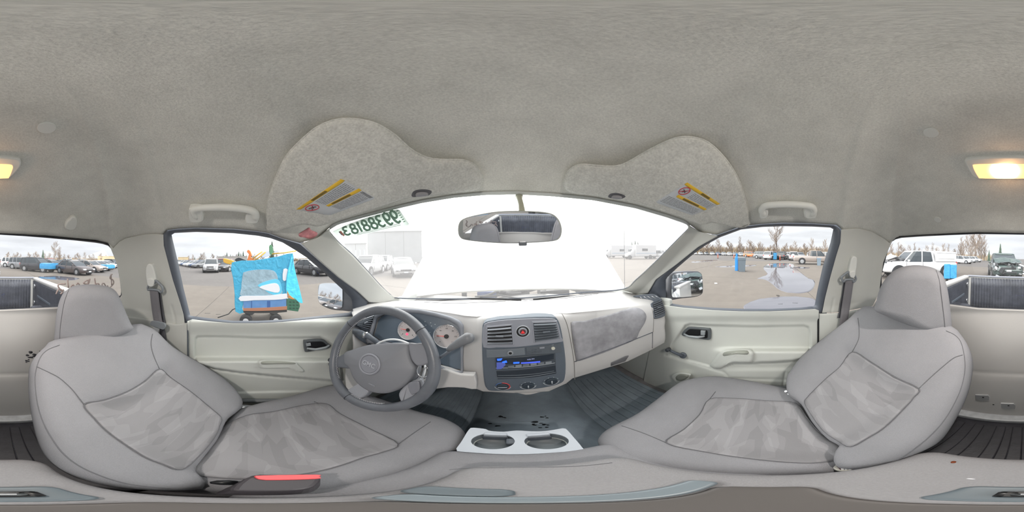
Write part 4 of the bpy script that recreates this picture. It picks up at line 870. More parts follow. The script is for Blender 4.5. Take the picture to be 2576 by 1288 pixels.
# glass markings
for (uu, vv, s_) in ((515, 788, 1), (1993, 762, -1)):
    q = offs(WALL, -.012); seam([(uu, vv), (uu+14, vv+.5)], q, INK, bpy.data.objects['trim_7' if s_ > 0 else 'trim_8'], .0007, 0, 'glass_mark', 2)
    seam([(uu+s_*32-4, vv+3), (uu+s_*32+8, vv+2.5)], q, INK, bpy.data.objects['trim_7' if s_ > 0 else 'trim_8'], .0007, 0, 'glass_mark', 2)
# rear panel brackets and scuffs
RW_ = Bvh([wr]); BRK = mat('bracket_metal', (222, 224, 226), .3, .6)
for (a, b, lab) in ((2472, 1000, 'left'), (2536, 1021, 'right')):
    o = flat('seat_bracket', [(a-18, b-8), (a+14, b-7), (a+18, b-3), (a+17, b+6), (a-2, b+7), (a-17, b+4)], RW_, .008, BRK, wr, .002, .006); 
    pl = plane3(RW_, [(a-10, b-5), (a+10, b-5), (a, b+5)], .008); plate('bolt_hole', discP(pl, c2(pl, a+1, b), .004, 12), pl, .002, BLK, o, 0, .0)
pl = plane3(RW_, [(2495, 1015), (2505, 1015), (2500, 1022)], .002); plate('hole', discP(pl, c2(pl, 2499, 1018), .0035, 12), pl, .002, BLK, wr, 0, .001)
SC = mat('black_scuff', (60, 60, 66), .8)
rr = random.Random(5)
for i in range(16):
    a = 58+rr.random()*46; b = 905-(a-58)*.55+rr.uniform(-12, 12); s_ = rr.uniform(2, 6)
    pts = [(a+s_*math.cos(t)*rr.uniform(.5, 1.3), b+s_*.5*math.sin(t)*rr.uniform(.5, 1.3)) for t in np.linspace(0, 2*math.pi, 8)[:-1]]
    drape('scuff', [(x+2576 if False else x, y) for x, y in pts], RW_, SC, wr, .0012, .0, 12, 2, 0)
# ================================================================ seats
def seat(name, lab, back, bpl, bin_, bseams, cush, cpl_, cin, cseams, head, hpl, base):
    root = empty(name, base, lab, 'seat')
    inB = resample(smooth(bin_, True, 4), 60, True); qB = bpl.to2(bpl(inB[:, 0], inB[:, 1]))
    def sdist(Q, poly):
        return poly_sd(Q[:, 0], Q[:, 1], poly)
    def hb(Q): return -.028*sstep(-.03, .05, sdist(Q, qB))
    b = puff('backrest', back, bpl, .045, .075, FAB, root, 110, .05, hb)
    inC = resample(smooth(cin, True, 4), 60, True); qC = cpl_.to2(cpl_(inC[:, 0], inC[:, 1]))
    def hc(Q): return -.022*sstep(-.03, .05, sdist(Q, qC))
    c = puff('cushion', cush, cpl_, .05, .14, FAB, root, 110, .045, hc)
    h = puff('headrest', head, hpl, .045, .045, FAB, root, 72, .05)
    SB = Bvh([b]); SC_ = Bvh([c]); SH = Bvh([h])
    drape('fabric_insert', bin_, SB, INS, b, .003, .004, 90, 14, 4); drape('fabric_insert', cin, SC_, INS, c, .003, .004, 90, 14, 4)
    seam(bin_, SB, SEAM, b, .0013, .003, 'seam', 4, True); seam(cin, SC_, SEAM, c, .0013, .003, 'seam', 4, True)
    for s_ in bseams: seam(s_, SB, SEAM, b, .0013, .0008, 'seam', 5)
    for s_ in cseams: seam(s_, SC_, SEAM, c, .0013, .0008, 'seam', 5)
    return root, b, c, h
dBack = [(133, 858), (112, 874), (90, 895), (76, 925), (76, 990), (86, 1057), (107, 1125), (141, 1171), (192, 1200), (254, 1219), (339, 1231), (418, 1233), (450, 1227), (456, 1195), (492, 1159), (537, 1108), (562, 1060), (580, 1045), (596, 1030), (597, 1008), (565, 967), (509, 927), (452, 893), (418, 870), (384, 837), (358, 823), (333, 819), (240, 838)]
dIns = [(212, 1018), (262, 1006), (320, 985), (365, 958), (401, 928), (430, 950), (480, 985), (525, 1022), (556, 1050), (553, 1070), (537, 1105), (492, 1156), (455, 1182), (410, 1168), (367, 1151), (318, 1120), (271, 1086), (240, 1055)]
dSeams = [[(92, 922), (120, 935), (150, 951), (180, 978), (198, 1000), (212, 1018)], [(384, 840), (380, 865), (386, 893), (401, 928)], [(150, 868), (120, 880), (101, 900), (89, 940), (90, 985), (97, 1027), (112, 1070), (131, 1104), (160, 1142), (199, 1172), (250, 1196), (311, 1215), (370, 1224), (424, 1229)]]
DBP = Plane((-.32, -.24, -.52), (.05, .50, .56))
dCush = [(505, 1232), (450, 1215), (440, 1195), (492, 1155), (540, 1100), (590, 1040), (640, 1021), (720, 1003), (790, 984), (835, 974), (872, 978), (923, 997), (1001, 1022), (1055, 1040), (1117, 1056), (1158, 1077), (1171, 1098), (1153, 1133), (1124, 1147), (1055, 1178), (952, 1212), (848, 1233), (779, 1242), (640, 1240)]
dCin = [(560, 1075), (620, 1045), (690, 1035), (760, 1020), (820, 1015), (855, 1040), (925, 1076), (1003, 1117), (960, 1138), (917, 1150), (860, 1170), (790, 1188), (700, 1200), (600, 1205), (500, 1195), (480, 1175), (530, 1120)]
DCP = Plane((-.35, .1, -.70), (0, .10, 1))
dHead = [(136, 862), (138, 830), (141, 797), (147, 765), (155, 744), (165, 732), (180, 722), (200, 717.5), (226, 716), (252, 717.5), (275, 722), (292, 733), (304, 755), (316, 785), (328, 812), (333, 824), (305, 842), (270, 855), (243, 864), (205, 871), (175, 874), (152, 869)]
DHP = Plane((-.33, -.5, -.24), (.45, .85, .12))
ds, dB, dC, dH = seat('driver_seat', 'grey cloth driver seat with taller headrest behind the steering wheel', dBack, DBP, dIns, dSeams, dCush, DCP, dCin, [[(1003, 1117), (1040, 1090), (1083, 1061)], [(855, 1040), (825, 1024), (790, 1010)]], dHead, DHP, (-.35, 0, -.98))
seam([(150, 868), (151, 830), (156, 790), (163, 755), (174, 727)], Bvh([dH]), SEAM, dH, .0013, .001, 'seam', 5)
pBack = [(2198, 774), (2170, 783), (2141, 808), (2085, 851), (2028, 899), (2000, 935), (1989, 955), (1989, 985), (1997, 1002), (2010, 1010), (2024, 1022), (2056, 1070), (2096, 1108), (2130, 1125), (2132, 1145), (2138, 1170), (2150, 1180), (2170, 1182), (2226, 1171), (2294, 1146), (2350, 1117), (2396, 1058), (2430, 990), (2444, 922), (2438, 877), (2418, 843), (2394, 822), (2300, 790)]
pIns = [(2144, 885), (2190, 910), (2250, 948), (2311, 978), (2298, 1000), (2283, 1018), (2226, 1074), (2180, 1103), (2138, 1124), (2105, 1108), (2072, 1085), (2045, 1050), (2024, 1014), (2032, 998), (2051, 978), (2080, 950), (2113, 922)]
pSeams = [[(2158, 800), (2161, 830), (2159, 855), (2144, 885)], [(2421, 893), (2400, 900), (2373, 921), (2340, 950), (2311, 978)], [(2380, 832), (2405, 845), (2420, 868), (2428, 922), (2418, 975), (2396, 1024), (2370, 1064), (2339, 1098), (2300, 1130), (2254, 1159), (2186, 1180)]]
PBP = Plane((.42, -.27, -.47), (-.10, .55, .56))
pCush = [(2100, 1190), (2081, 1192), (1943, 1199), (1840, 1200), (1702, 1192), (1598, 1174), (1529, 1147), (1505, 1116), (1509, 1098), (1536, 1078), (1598, 1047), (1650, 1010), (1696, 975), (1732, 960), (1793, 952), (1864, 959), (1936, 972), (1992, 985), (2010, 1000), (2040, 1050), (2090, 1105), (2132, 1125), (2138, 1165)]
pCin = [(1676, 1114), (1720, 1080), (1760, 1042), (1785, 1004), (1850, 1002), (1930, 1008), (2000, 1014), (2030, 1050), (2060, 1085), (2110, 1120), (2120, 1150), (2060, 1164), (1980, 1163), (1880, 1153), (1781, 1138)]
PCP = Plane((.40, .1, -.70), (0, .10, 1))
pHead = [(2202, 778), (2206, 755), (2213, 729), (2223, 708), (2236, 692), (2252, 679), (2275, 670), (2300, 667), (2325, 668.5), (2350, 675), (2366, 686), (2377, 703), (2385, 735), (2391, 780), (2394, 822), (2385, 830), (2368, 835), (2350, 836), (2318, 828), (2283, 815), (2250, 802), (2222, 789)]
PHP = Plane((.36, -.46, -.15), (-.55, .8, .10))
ps, pB, pC, pH = seat('passenger_seat', 'grey cloth passenger seat nearest the right-hand door', pBack, PBP, pIns, pSeams, pCush, PCP, pCin, [[(1676, 1114), (1620, 1090), (1564, 1071)], [(1785, 1004), (1800, 985)]], pHead, PHP, (.40, 0, -.98))
seam([(2378, 832), (2375, 800), (2369, 750), (2363, 705), (2355, 680)], Bvh([pH]), SEAM, pH, .0013, .001, 'seam', 5)
for rt, x0, lab in ((ds, -.35, ''), (ps, .40, '')):
    box('seat_base', (x0, .10, -.90), (.40, .40, .16), BLK, rt, .02)
# dark slot with bracket on the inner side of the passenger cushion
# ================================================================ centre seat, folded armrest, cup holder tray
AR = empty('centre_console', (.03, 0, -.98), 'grey cloth folded centre armrest between the two seats', 'console')
ARP = Plane((.03, 0, -.60), (0, 0, 1))
def rr_(x0, x1, y0, y1, r):
    out = []
    for cx, cy, a0 in ((x1-r, y1-r, 0), (x0+r, y1-r, 90), (x0+r, y0+r, 180), (x1-r, y0+r, 270)):
        for a in np.linspace(a0, a0+90, 7): out.append((cx+r*math.cos(math.radians(a)), cy+r*math.sin(math.radians(a))))
    return np.array(out)
def block(name, x0, x1, y0, y1, ztop, h, m, par, r=.03, rb=.02, crown=.006):
    Q = rr_(x0, x1, y0, y1, r); c = Q.mean(0); loops = []
    def at(Q_, z): return np.c_[Q_, np.full(len(Q_), z)]
    loops = [at(inset(Q, .01), ztop-h), at(Q, ztop-h+.01), at(Q, ztop-rb)]
    for a in (.3, .6, 1.): loops.append(at(inset(Q, rb*(1-math.cos(a*math.pi/2))), ztop-rb+rb*math.sin(a*math.pi/2)))
    Qi = inset(Q, rb)
    for s_ in (.8, .6, .4, .2, .03): loops.append(at(c+(Qi-c)*s_, ztop+crown*(1-s_*s_)))
    return orient(ringloops(name, loops, m, par, True, True, True))
FAB2 = mat('armrest_fabric', (140, 139, 141), .95, bump=(520, .5, .0015), var=[(9, .04), (400, .06)])
ab = block('armrest_pad', -.068, .128, -.215, .168, -.60, .11, FAB2, AR, .035, .022)
seam([(x*1. , y) for x, y in [(1130, 1182), (1180, 1178), (1300, 1176), (1450, 1173), (1540, 1164)]], Bvh([ab]), SEAM, AR, .001, .0005, 'seam', 4)
BCK = mat('armrest_plastic', (96, 106, 112), .45)
plt_ = block('latch_plate', -.045, .02, -.10, -.045, -.592, .012, BCK, AR, .012, .004, 0)
block('latch_opening', -.030, -.002, -.082, -.062, -.589, .006, BLK, AR, .004, .001, 0); block('latch_lever', -.024, -.008, -.078, -.067, -.586, .006, mat('latch_pale', (200, 203, 206), .4), AR, .003, .001, 0)
block('latch_plate', -.064, -.012, .047, .075, -.592, .012, BCK, AR, .01, .004, 0)
# tray edge along the middle where the camera stand sat
tr_ = block('storage_lid', -.045, .078, -.034, .021, -.590, .02, mat('lid_dark', (84, 80, 78), .5), AR, .012, .004, 0)
ls = block('lid_edge', -.055, .092, .023, .046, -.588, .02, mat('lid_grey', (120, 130, 136), .3), AR, .008, .004, 0)
cs_ = empty('centre_cushion', (.02, .2, -.98), 'narrow grey cloth centre cushion in front of the armrest', 'seat cushion')
block('cushion_pad', -.13, .165, -.02, .245, -.665, .15, FAB, cs_, .03, .03)
block('cushion_base', -.12, .155, .0, .23, -.80, .17, BLK, cs_, .02, .01, 0)
# cup holder tray
CUP = mat('cup_tray', (186, 193, 202), .35, bump=(900, .08, .001)); CUPD = mat('cup_well', (128, 136, 142), .45)
ch = empty('cup_holder', (.015, .31, -.72), 'silver grey twin cup holder tray in front of the centre cushion', 'cup holder')
CPL = Plane((.015, .31, -.672), (0, -.06, 1))
cout = [(1148, 1128), (1160, 1112), (1180, 1080), (1192, 1076), (1225, 1080), (1232, 1084), (1268, 1086), (1300, 1083), (1340, 1085), (1375, 1084), (1412, 1078), (1424, 1079), (1443, 1100), (1465, 1126), (1464, 1132), (1400, 1138), (1330, 1142), (1250, 1142), (1160, 1136), (1149, 1133)]
w1 = [(1188+40*0+0, 0)]
def ell(cx, cy, rx, ry, n=48): return [(cx+rx*math.cos(a), cy+ry*math.sin(a)) for a in np.linspace(0, 2*math.pi, n, endpoint=False)]
E1_ = ell(1240, 1110, 55, 20); E2_ = ell(1375, 1110, 56, 20)
# tray deck with two real openings
bm = bmesh.new()
def loopv(pix, h):
    P2 = np.array(pix, float); P = CPL(P2[:, 0], P2[:, 1])+CPL.n*h; return [bm.verts.new(tuple(p)) for p in P]
oc = loopv(resample(smooth(cout, True, 3), 90, True), 0); e1 = loopv(E1_, 0); e2 = loopv(E2_, 0); eds = []
for lp_ in (oc, e1, e2):
    for a, b in zip(lp_, lp_[1:]+lp_[:1]): eds.append(bm.edges.new((a, b)))
bmesh.ops.triangle_fill(bm, use_beauty=True, use_dissolve=False, edges=eds)
V = [tuple(v.co) for v in bm.verts]; F = [tuple(v.index for v in f.verts) for f in (bm.verts.index_update() or bm.faces)]; bm.free()
n_ = len(V); V2 = V+[tuple(np.array(v)-CPL.n*.014) for v in V]; F2 = F+[tuple(n_+i for i in reversed(f)) for f in F]; st = 0
for ln_ in (90, 48, 48):
    for i in range(ln_): a, b = st+i, st+(i+1) % ln_; F2.append((a, b, b+n_, a+n_))
    st += ln_
orient(obj('tray_deck', V2, F2, CUP, ch, False))
for E_ in (E1_, E2_):
    P2 = np.array(E_); T_ = CPL(P2[:, 0], P2[:, 1]); c_ = T_.mean(0)
    lp = [T_-CPL.n*.006, T_-CPL.n*.02, c_+(T_-c_)*.95-CPL.n*.035, c_+(T_-c_)*.93-CPL.n*.06, c_+(T_-c_)*.2-CPL.n*.06]
    o = ringloops('cup_well', lp, CUPD, ch, True, False, True); 
    P2r = resample(P2, 48, True)
    tube3('well_ring', c_+(T_-c_)*.93-CPL.n*.045, .002, mat('ring_light', (196, 200, 196), .4), o, 6, True)
for (a, b) in ((1247, 1089), (1352, 1090)):
    P = CPL(np.array([float(a)]), np.array([float(b)]))[0]; box('spring_tab', tuple(P-CPL.n*.004+np.array([0, -.008, 0])), (.05, .012, .02), CUP, ch, .003); box('spring_tab', tuple(P-CPL.n*.03+np.array([0, -.012, 0])), (.055, .012, .03), DARK, ch, .003)
P = CPL(np.array([1300.]), np.array([1112.]))[0]; box('divider', tuple(P-CPL.n*.022+np.array([-.004, .008, 0])), (.035, .03, .03), DARK, ch, .006)
block('tray_box', -.085, .115, .25, .36, -.745, .09, DARK, ch, .02, .006, 0)
# ================================================================ tunnel mat, floor mats
MT = slab('tunnel', np.array([[(x, y, -.83-.11*abs((x-.05)/.2)**2.2+.10*sstep(.62, 1.0, y)) for x in np.linspace(-.17, .27, 15)] for y in np.linspace(.2, 1.05, 14)]), .02, MATR); MT.name = 'trim_14'; tag(MT, 'dark rubber covered transmission hump below the dashboard', kind='structure')
def fmat(x0, x1, y0, y1, lab, ribs):
    o = empty('floor_mat', ((x0+x1)/2, (y0+y1)/2, FZ), lab, 'floor mat'); block('mat_sheet', x0, x1, y0, y1, FZ+.012, .012, MATR, o, .04, .004, 0)
    for i in range(ribs):
        xx = x0+(x1-x0)*(i+.5)/ribs; box('rib', (xx, (y0+y1)/2, FZ+.014), ((x1-x0)/ribs*.45, (y1-y0)*.8, .006), MATR, o, .002)
    return o
fmat(.16, .66, .32, .95, 'black rubber mat in the passenger footwell', 12)
fmat(-.62, -.12, .32, .95, 'black rubber mat in the driver footwell', 12)
RM = empty('rear_floor_mat', (.03, -.45, FZ), 'ribbed black rubber mat on the floor behind the seats', 'floor mat')
block('mat_sheet', -.50, .56, -.60, -.10, FZ+.03, .03, mat('rear_mat', (58, 58, 64), .45, bump=(90, .3, .002), var=[(30, .15)]), RM, .03, .005, 0)
for x in (-.27, -.245, -.22, -.195, -.14, -.07, .0, .055, .13, .20, .27, .34, .41):
    wdt = .012 if x in (-.27, -.245, -.22, -.195) else .034
    box('rib', (x, -.36, FZ+.034), (wdt, .40, .010), mat('rear_mat', (58, 58, 64), .45), RM, .004)
sl = box('metal_ledge', (.03, -.615, FZ+.045), (1.0, .05, .03), mat('worn_paint', (196, 200, 204), .4, var=[(40, .12)]), None, .006); sl.name = 'trim_15'; tag(sl, 'scuffed pale metal ledge behind the rear mat', kind='structure')
# ================================================================ seat belts
BELT = mat('belt_webbing', (118, 116, 120), .8, bump=(700, .4, .001)); BELTD = mat('belt_webbing_dark', (84, 84, 90), .85, bump=(700, .4, .001))
def strap(name, L_, R_, surf, off, m, par, th=.0018):
    L_ = smooth(L_, False, 5); R_ = smooth(R_, False, 5); n = min(len(L_), len(R_)); a = offs(surf, off)(L_[:n, 0], L_[:n, 1]); b = offs(surf, off)(R_[:n, 0], R_[:n, 1])
    G = np.stack([a, a*.67+b*.33, a*.33+b*.67, b], 1); return slab(name, G, th, m, par)
def belt(root, S, cover, cover2, loop, sl_, sr_, back_l, back_r, plate_=None, tongue=None, low=None):
    BP_ = mat('belt_cover', (216, 217, 213), .45)
    flat('belt_cover', cover, plane3(S, [cover[0], cover[len(cover)//3], cover[2*len(cover)//3]], .006), .02, BP_, root, .005, .014, 4)
    flat('belt_cover_tip', cover2, plane3(S, [cover2[0], cover2[1], cover2[2]], .014), .02, BP_, root, .004, .016, 3)
    tube3('guide_loop', offs(S, .026)(smooth(loop, True, 4)[:, 0], smooth(loop, True, 4)[:, 1]), .0055, mat('guide_metal', (128, 133, 138), .4), root, 8, True)
    strap('rear_strap', back_l, back_r, S, .010, BELTD, root); strap('webbing', sl_, sr_, S, .026, BELT, root)
    if plate_:
        flat('stop_plate', plate_, plane3(S, [plate_[0], plate_[1], plate_[3]], .03), .008, mat('guide_metal', (128, 133, 138), .4), root, .002, .008, 3)
        flat('tongue', tongue, plane3(S, [tongue[0], tongue[1], tongue[3]], .03), .003, mat('tongue_metal', (205, 207, 210), .3, .5), root, .0008, .008)
        strap('webbing', low[0], low[1], S, .012, BELTD, root)
SLw = Bvh([pl_, ql]); SRw = Bvh([pr_, qr])
b1 = empty('seat_belt', tuple(WALL(np.array([390.]), np.array([780.]))[0]*.96), 'grey seat belt with metal tongue hanging by the driver door', 'seat belt')
belt(b1, SLw, [(371, 690), (371, 675), (374, 665), (380, 662), (387, 666), (392, 680), (396, 700), (397, 706), (392, 716), (377, 716), (373, 705)], [(375, 699), (391, 701), (390, 717), (378, 717)], [(372, 722), (378, 716), (388, 713), (392, 706), (400, 713), (408, 722), (409, 731), (404, 735), (398, 730), (376, 728), (373, 730)], [(376, 728), (380, 765), (385, 800), (389, 818)], [(398, 730), (402, 765), (406, 795), (411, 820)], [(398, 735), (401, 770), (404, 800), (405, 812)], [(404, 735), (409, 770), (414, 800), (417, 812)], [(380, 811), (387, 806), (412, 811), (417, 815), (418, 822), (412, 828), (402, 825), (382, 818)], [(388, 822), (403, 827), (397, 846), (388, 843), (390, 832)], ([(402, 826), (401, 838), (398, 850), (404, 862), (412, 875)], [(414, 826), (416, 838), (419, 855), (422, 870), (424, 885)]))
b2 = empty('seat_belt', tuple(WALL(np.array([2130.]), np.array([780.]))[0]*.96), 'grey seat belt running behind the passenger seat', 'seat belt')
belt(b2, SRw, [(2131, 690), (2134, 670), (2139, 650), (2145, 643), (2152, 646), (2153, 655), (2151, 675), (2147, 692), (2138, 697)], [(2134, 682), (2148, 679), (2146, 695), (2136, 695)], [(2117, 699), (2122, 693), (2134, 684), (2137, 694), (2148, 692), (2153, 700), (2151, 706), (2147, 709), (2144, 703), (2126, 704), (2122, 709)], [(2127, 706), (2122, 740), (2116, 780), (2110, 820), (2101, 852), (2098, 862)], [(2148, 706), (2143, 740), (2137, 780), (2132, 810), (2124, 840), (2120, 850)], [(2122, 710), (2118, 740), (2113, 765), (2109, 790), (2106, 800)], [(2130, 710), (2127, 740), (2122, 765), (2118, 790), (2116, 800)])
# buckles
bk = empty('belt_buckle', (-.14, -.02, -.64), 'black seat belt buckle with red release button beside the driver cushion', 'buckle')
BUP = Plane((-.11, .01, -.60), (-.3, .15, 1)); RB = mat('buckle_red', (236, 96, 100), .4, emit=((236, 60, 70), .05))
flat('buckle_body', [(586, 1226), (634, 1196), (700, 1194), (790, 1195), (805, 1201), (802, 1214), (780, 1228), (720, 1234), (600, 1234)], BUP, .04, mat('buckle_black', (66, 62, 66), .4), bk, .004, 0, 3)
flat('release_button', [(640, 1200), (660, 1197), (795, 1195), (803, 1200), (796, 1205), (668, 1208)], BUP, .004, RB, bk, .001, .004, 3)
tube3('buckle_stalk', np.array([(-.13, -.03, -.64), (-.15, -.06, -.75), (-.15, -.05, -.9)]), .010, BLK, bk, 8)
bk2 = empty('belt_anchor', (.15, -.1, -.70), 'pale metal belt anchor tucked between armrest and passenger backrest', 'buckle')
AP2 = Plane((.155, -.085, -.66), (-.1, .1, 1)); flat('anchor_loop', [(2093, 1172), (2100, 1168), (2134, 1165), (2140, 1180), (2160, 1184), (2120, 1186), (2100, 1182)], AP2, .01, mat('anchor_pale', (168, 166, 158), .5), bk2, .003, .004, 3)
flat('anchor_slot', [(2104, 1173), (2128, 1169), (2132, 1181), (2114, 1182)], AP2, .002, mat('maroon_dark', (62, 30, 38), .6), bk2, 0, .0055)
for i in range(3): flat('anchor_tab', [(2112+i*9, 1171+i*1.), (2119+i*9, 1170+i), (2124+i*9, 1182), (2117+i*9, 1182.5)], AP2, .002, mat('tongue_metal', (205, 207, 210), .3, .5), bk2, 0, .0075)
bk3 = empty('recliner_hinge', (-.5, .0, -.72), 'metal recliner hinge between the driver backrest and door', 'hinge')
hp = Plane((-.50, -.03, -.70), (.2, .1, 1)); flat('hinge_plate', [(583, 1040), (590, 1030), (606, 1022), (640, 1024), (676, 1028), (640, 1034), (612, 1038), (590, 1046)], hp, .01, mat('hinge_metal', (128, 130, 134), .35, .5), bk3, .003, .02, 2)
for (a, b) in ((598, 1032), (612, 1030), (606, 1036)): plate('hinge_bolt', discP(hp, c2(hp, a, b), .006, 14), hp, .01, CHR, bk3, .001, .025)
bk4 = empty('recliner_hinge', (.56, .0, -.70), 'metal recliner hinge between the passenger backrest and door', 'hinge')
hp = Plane((.58, -.03, -.66), (-.2, .1, 1)); flat('hinge_plate', [(1960, 990), (1975, 985), (1988, 986), (1994, 998), (1984, 1000), (1972, 996)], hp, .01, mat('hinge_metal', (128, 130, 134), .35, .5), bk4, .003, .02, 2)
for (a, b) in ((1978, 990), (1986, 996)): plate('hinge_bolt', discP(hp, c2(hp, a, b), .006, 14), hp, .01, CHR, bk4, .001, .025)
# burn hole and lint on the armrest
pa = Bvh([ab]); drape('burn_mark', [(2391, 1163), (2395, 1160), (2404, 1160), (2406, 1163), (2400, 1165), (2393, 1165)], pa, mat('burn_brown', (110, 50, 20), .8), AR, .001, 0, 16, 2, 2); drape('lint', [(2430, 1204), (2440, 1203), (2455, 1205), (2445, 1206)], pa, mat('lint_white', (220, 220, 224), .9), AR, .001, 0, 12, 2, 2)
# handwriting on the rear glass (mirrored from inside)
RG_ = offs(WALL, -.012); HW = mat('glass_marker', (176, 160, 156), .8); hw = []
for st in ([(283, 690), (279, 692), (277, 700), (284, 704), (286, 712), (280, 720), (274, 724), (270, 718)], [(279, 690), (281, 718)], [(267, 722), (262, 713), (257, 714), (257, 722)], [(251, 722), (248, 714), (243, 714), (243, 722)], [(238, 700), (241, 722), (236, 716)], [(226, 701), (222, 714), (210, 712), (222, 704), (219, 718)], [(200, 716), (196, 712), (192, 716)], [(187, 722), (183, 716), (178, 722)], [(170, 701), (172, 724)], [(165, 714), (150, 715), (146, 720), (156, 732), (160, 728)], [(141, 740), (148, 727), (158, 733), (152, 740)]):
    hw.append(st)
hwr = empty('glass_writing', tuple(RG_(np.array([215.]), np.array([712.]))[0]), 'hand lettering in marker on the rear window, seen from behind', 'writing')
for st in hw: seam(st, RG_, HW, hwr, .0036, 0, 'pen_stroke', 4)

# torn marks on the hump cover and floor, door gaps
TB_ = Bvh([MT, bpy.data.objects['floor']]); rr = random.Random(12); TORN = mat('torn_mark', (24, 28, 32), .9)
def torn(cu, cv, w_, h_, n_, par, S_):
    for i in range(n_):
        a = cu+rr.gauss(0, w_/2); b = cv+rr.gauss(0, h_/2); s_ = rr.uniform(3, 9)
        pts = [(a+s_*math.cos(t)*rr.uniform(.5, 1.4), b+s_*.28*math.sin(t)*rr.uniform(.4, 1.3)) for t in np.linspace(0, 2*math.pi, 9)[:-1]]
        drape('torn_mark', pts, S_, TORN, par, .0012, 0, 14, 2, 0)
torn(1365, 1068, 26, 8, 9, MT, TB_); torn(1245, 1070, 20, 4, 3, MT, TB_); torn(1270, 1045, 14, 4, 2, MT, TB_); torn(1370, 1046, 16, 8, 3, MT, TB_)
for pts in ([(1255, 1010), (1300, 1020), (1350, 1021), (1390, 1014)], [(1250, 1050), (1290, 1060), (1330, 1060), (1370, 1057)], [(1240, 990), (1290, 998), (1330, 1000), (1380, 992)]): seam(pts, TB_, mat('crease_pale', (128, 138, 146), .7), MT, .0012, .0005, 'crease')
seam([(2058.5, 788), (2058.5, 830), (2058, 886)], WALL, BLK, dr, .005, .018, 'door_gap', 3)
seam([(472, 815), (472.5, 860), (473, 905)], WALL, RUB, dl, .003, .02, 'door_gap', 3)
# ================================================================ outside: ground
GP = Plane((0, 0, -1.5), (0, 0, 1))
def G(u, v):
    p = GP(np.array([float(u)]), np.array([float(v)]))[0]; return p
def az(u): return math.radians((u-1288)/KP)
def at(u, r):
    """ground point in the direction of column u at distance r"""
    a = az(u); return np.array([math.sin(a)*r, math.cos(a)*r, -1.5])
ASP = mat('asphalt', (98, 94, 92), .9, bump=(30, .3, .01), var=[(.25, .10), (3, .06), (40, .08)])
CON = mat('concrete_ground', (108, 101, 94), .9, bump=(20, .2, .006), var=[(.35, .09), (2.5, .06), (25, .05)])
WET = mat('puddle_water', (96, 96, 104), .03, spec=.5)
g0 = box('ground', (0, 0, -1.53), (500, 500, .05), ASP, None, 0); tag(g0, 'wide grey asphalt yard', kind='structure')
def slabg(x0, x1, y0, y1, nx, ny):
    root = empty('ground', ((x0+x1)/2, (y0+y1)/2, -1.5), 'tan concrete slabs around the truck', kind='structure')
    dx = (x1-x0)/nx; dy = (y1-y0)/ny
    V, F = boxm((0, 0, 0), (dx-.03, dy-.03, .03), .004, None, 1); me = None
    for i in range(nx):
        for j in range(ny):
            c = (x0+dx*(i+.5), y0+dy*(j+.5), -1.505)
            if me is None: o = obj('concrete_slab', np.array(V)+c, F, CON, root, False); me = o.data; base = c; 
            else:
                o = bpy.data.objects.new('concrete_slab', me); COL.objects.link(o); o.parent = root; o.location = (c[0]-base[0], c[1]-base[1], 0)
    return root
slabg(-9, 27, -24, 36, 6, 8)
def puddle(pix, lab):
    P2 = smooth(pix, True, 4); P = GP(P2[:, 0], P2[:, 1]); rr = random.Random(len(pix)); P[:, 2] = -1.4895
    for i in range(len(P)): P[i, :2] *= 1+rr.uniform(-.006, .006)
    c = P.mean(0); Q = c+(P-c)*.97; Q[:, 2] = -1.488
    lo_ = P.copy(); lo_[:, 2] = -1.4915
    o = orient(ringloops('puddle', [lo_, P, Q, c+(Q-c)*.5], WET, None, True, True, True)); tag(o, lab, 'puddle')
puddle([(1905, 701), (1930, 690), (1920, 675), (1936, 664), (1990, 663), (2000, 673), (2020, 690), (2034, 700), (2046, 705), (2050, 716), (2035, 735), (1990, 738), (1958, 728), (1944, 716), (1925, 704)], 'large puddle on the concrete mirroring the tall bare tree')
puddle([(1870, 773), (1895, 757), (1930, 750), (1985, 746), (2048, 752), (2046, 774), (2000, 785), (1900, 790)], 'puddle nearest the passenger door, below the large one')
puddle([(1800, 671), (1840, 668), (1895, 666), (1900, 669), (1860, 672), (1820, 673)], 'thin long puddle left of the rubbish bins')
puddle([(1740, 659), (1770, 655), (1800, 654), (1803, 656), (1770, 659), (1748, 661)], 'narrow bright puddle far off beside the windshield pillar')
puddle([(1975, 672), (2000, 671), (2035, 673), (2030, 676), (1990, 675)], 'small thin puddle near the grey pickup')
puddle([(90, 697), (130, 694), (175, 697), (200, 701), (175, 706), (130, 703), (100, 701)], 'shallow puddle behind the truck bed on the driver side')
# debris
for (u, v, m_, lab, s_) in ((1801, 714, mat('paper_white', (235, 235, 232), .7), 'scrap of white paper on the concrete right of the mirror', .10), (1957, 745, mat('debris_dark', (70, 66, 62), .8), 'dark scrap lying at the puddle edge', .06), (476, 677, mat('paper_white', (235, 235, 232), .7), 'white litter on the asphalt behind the driver door', .12)):
    c = G(u, v); V, F = boxm((0, 0, .012), (s_*2, s_, .02), .006, Matrix.Rotation(.4, 3, 'Z')); rr = random.Random(u); V = [(x+rr.uniform(-.15, .15)*s_, y+rr.uniform(-.2, .2)*s_, z+rr.uniform(0, .02)) for x, y, z in V]
    o = obj('litter', np.array(V)+c, F, m_, None, False); tag(o, lab, 'litter')
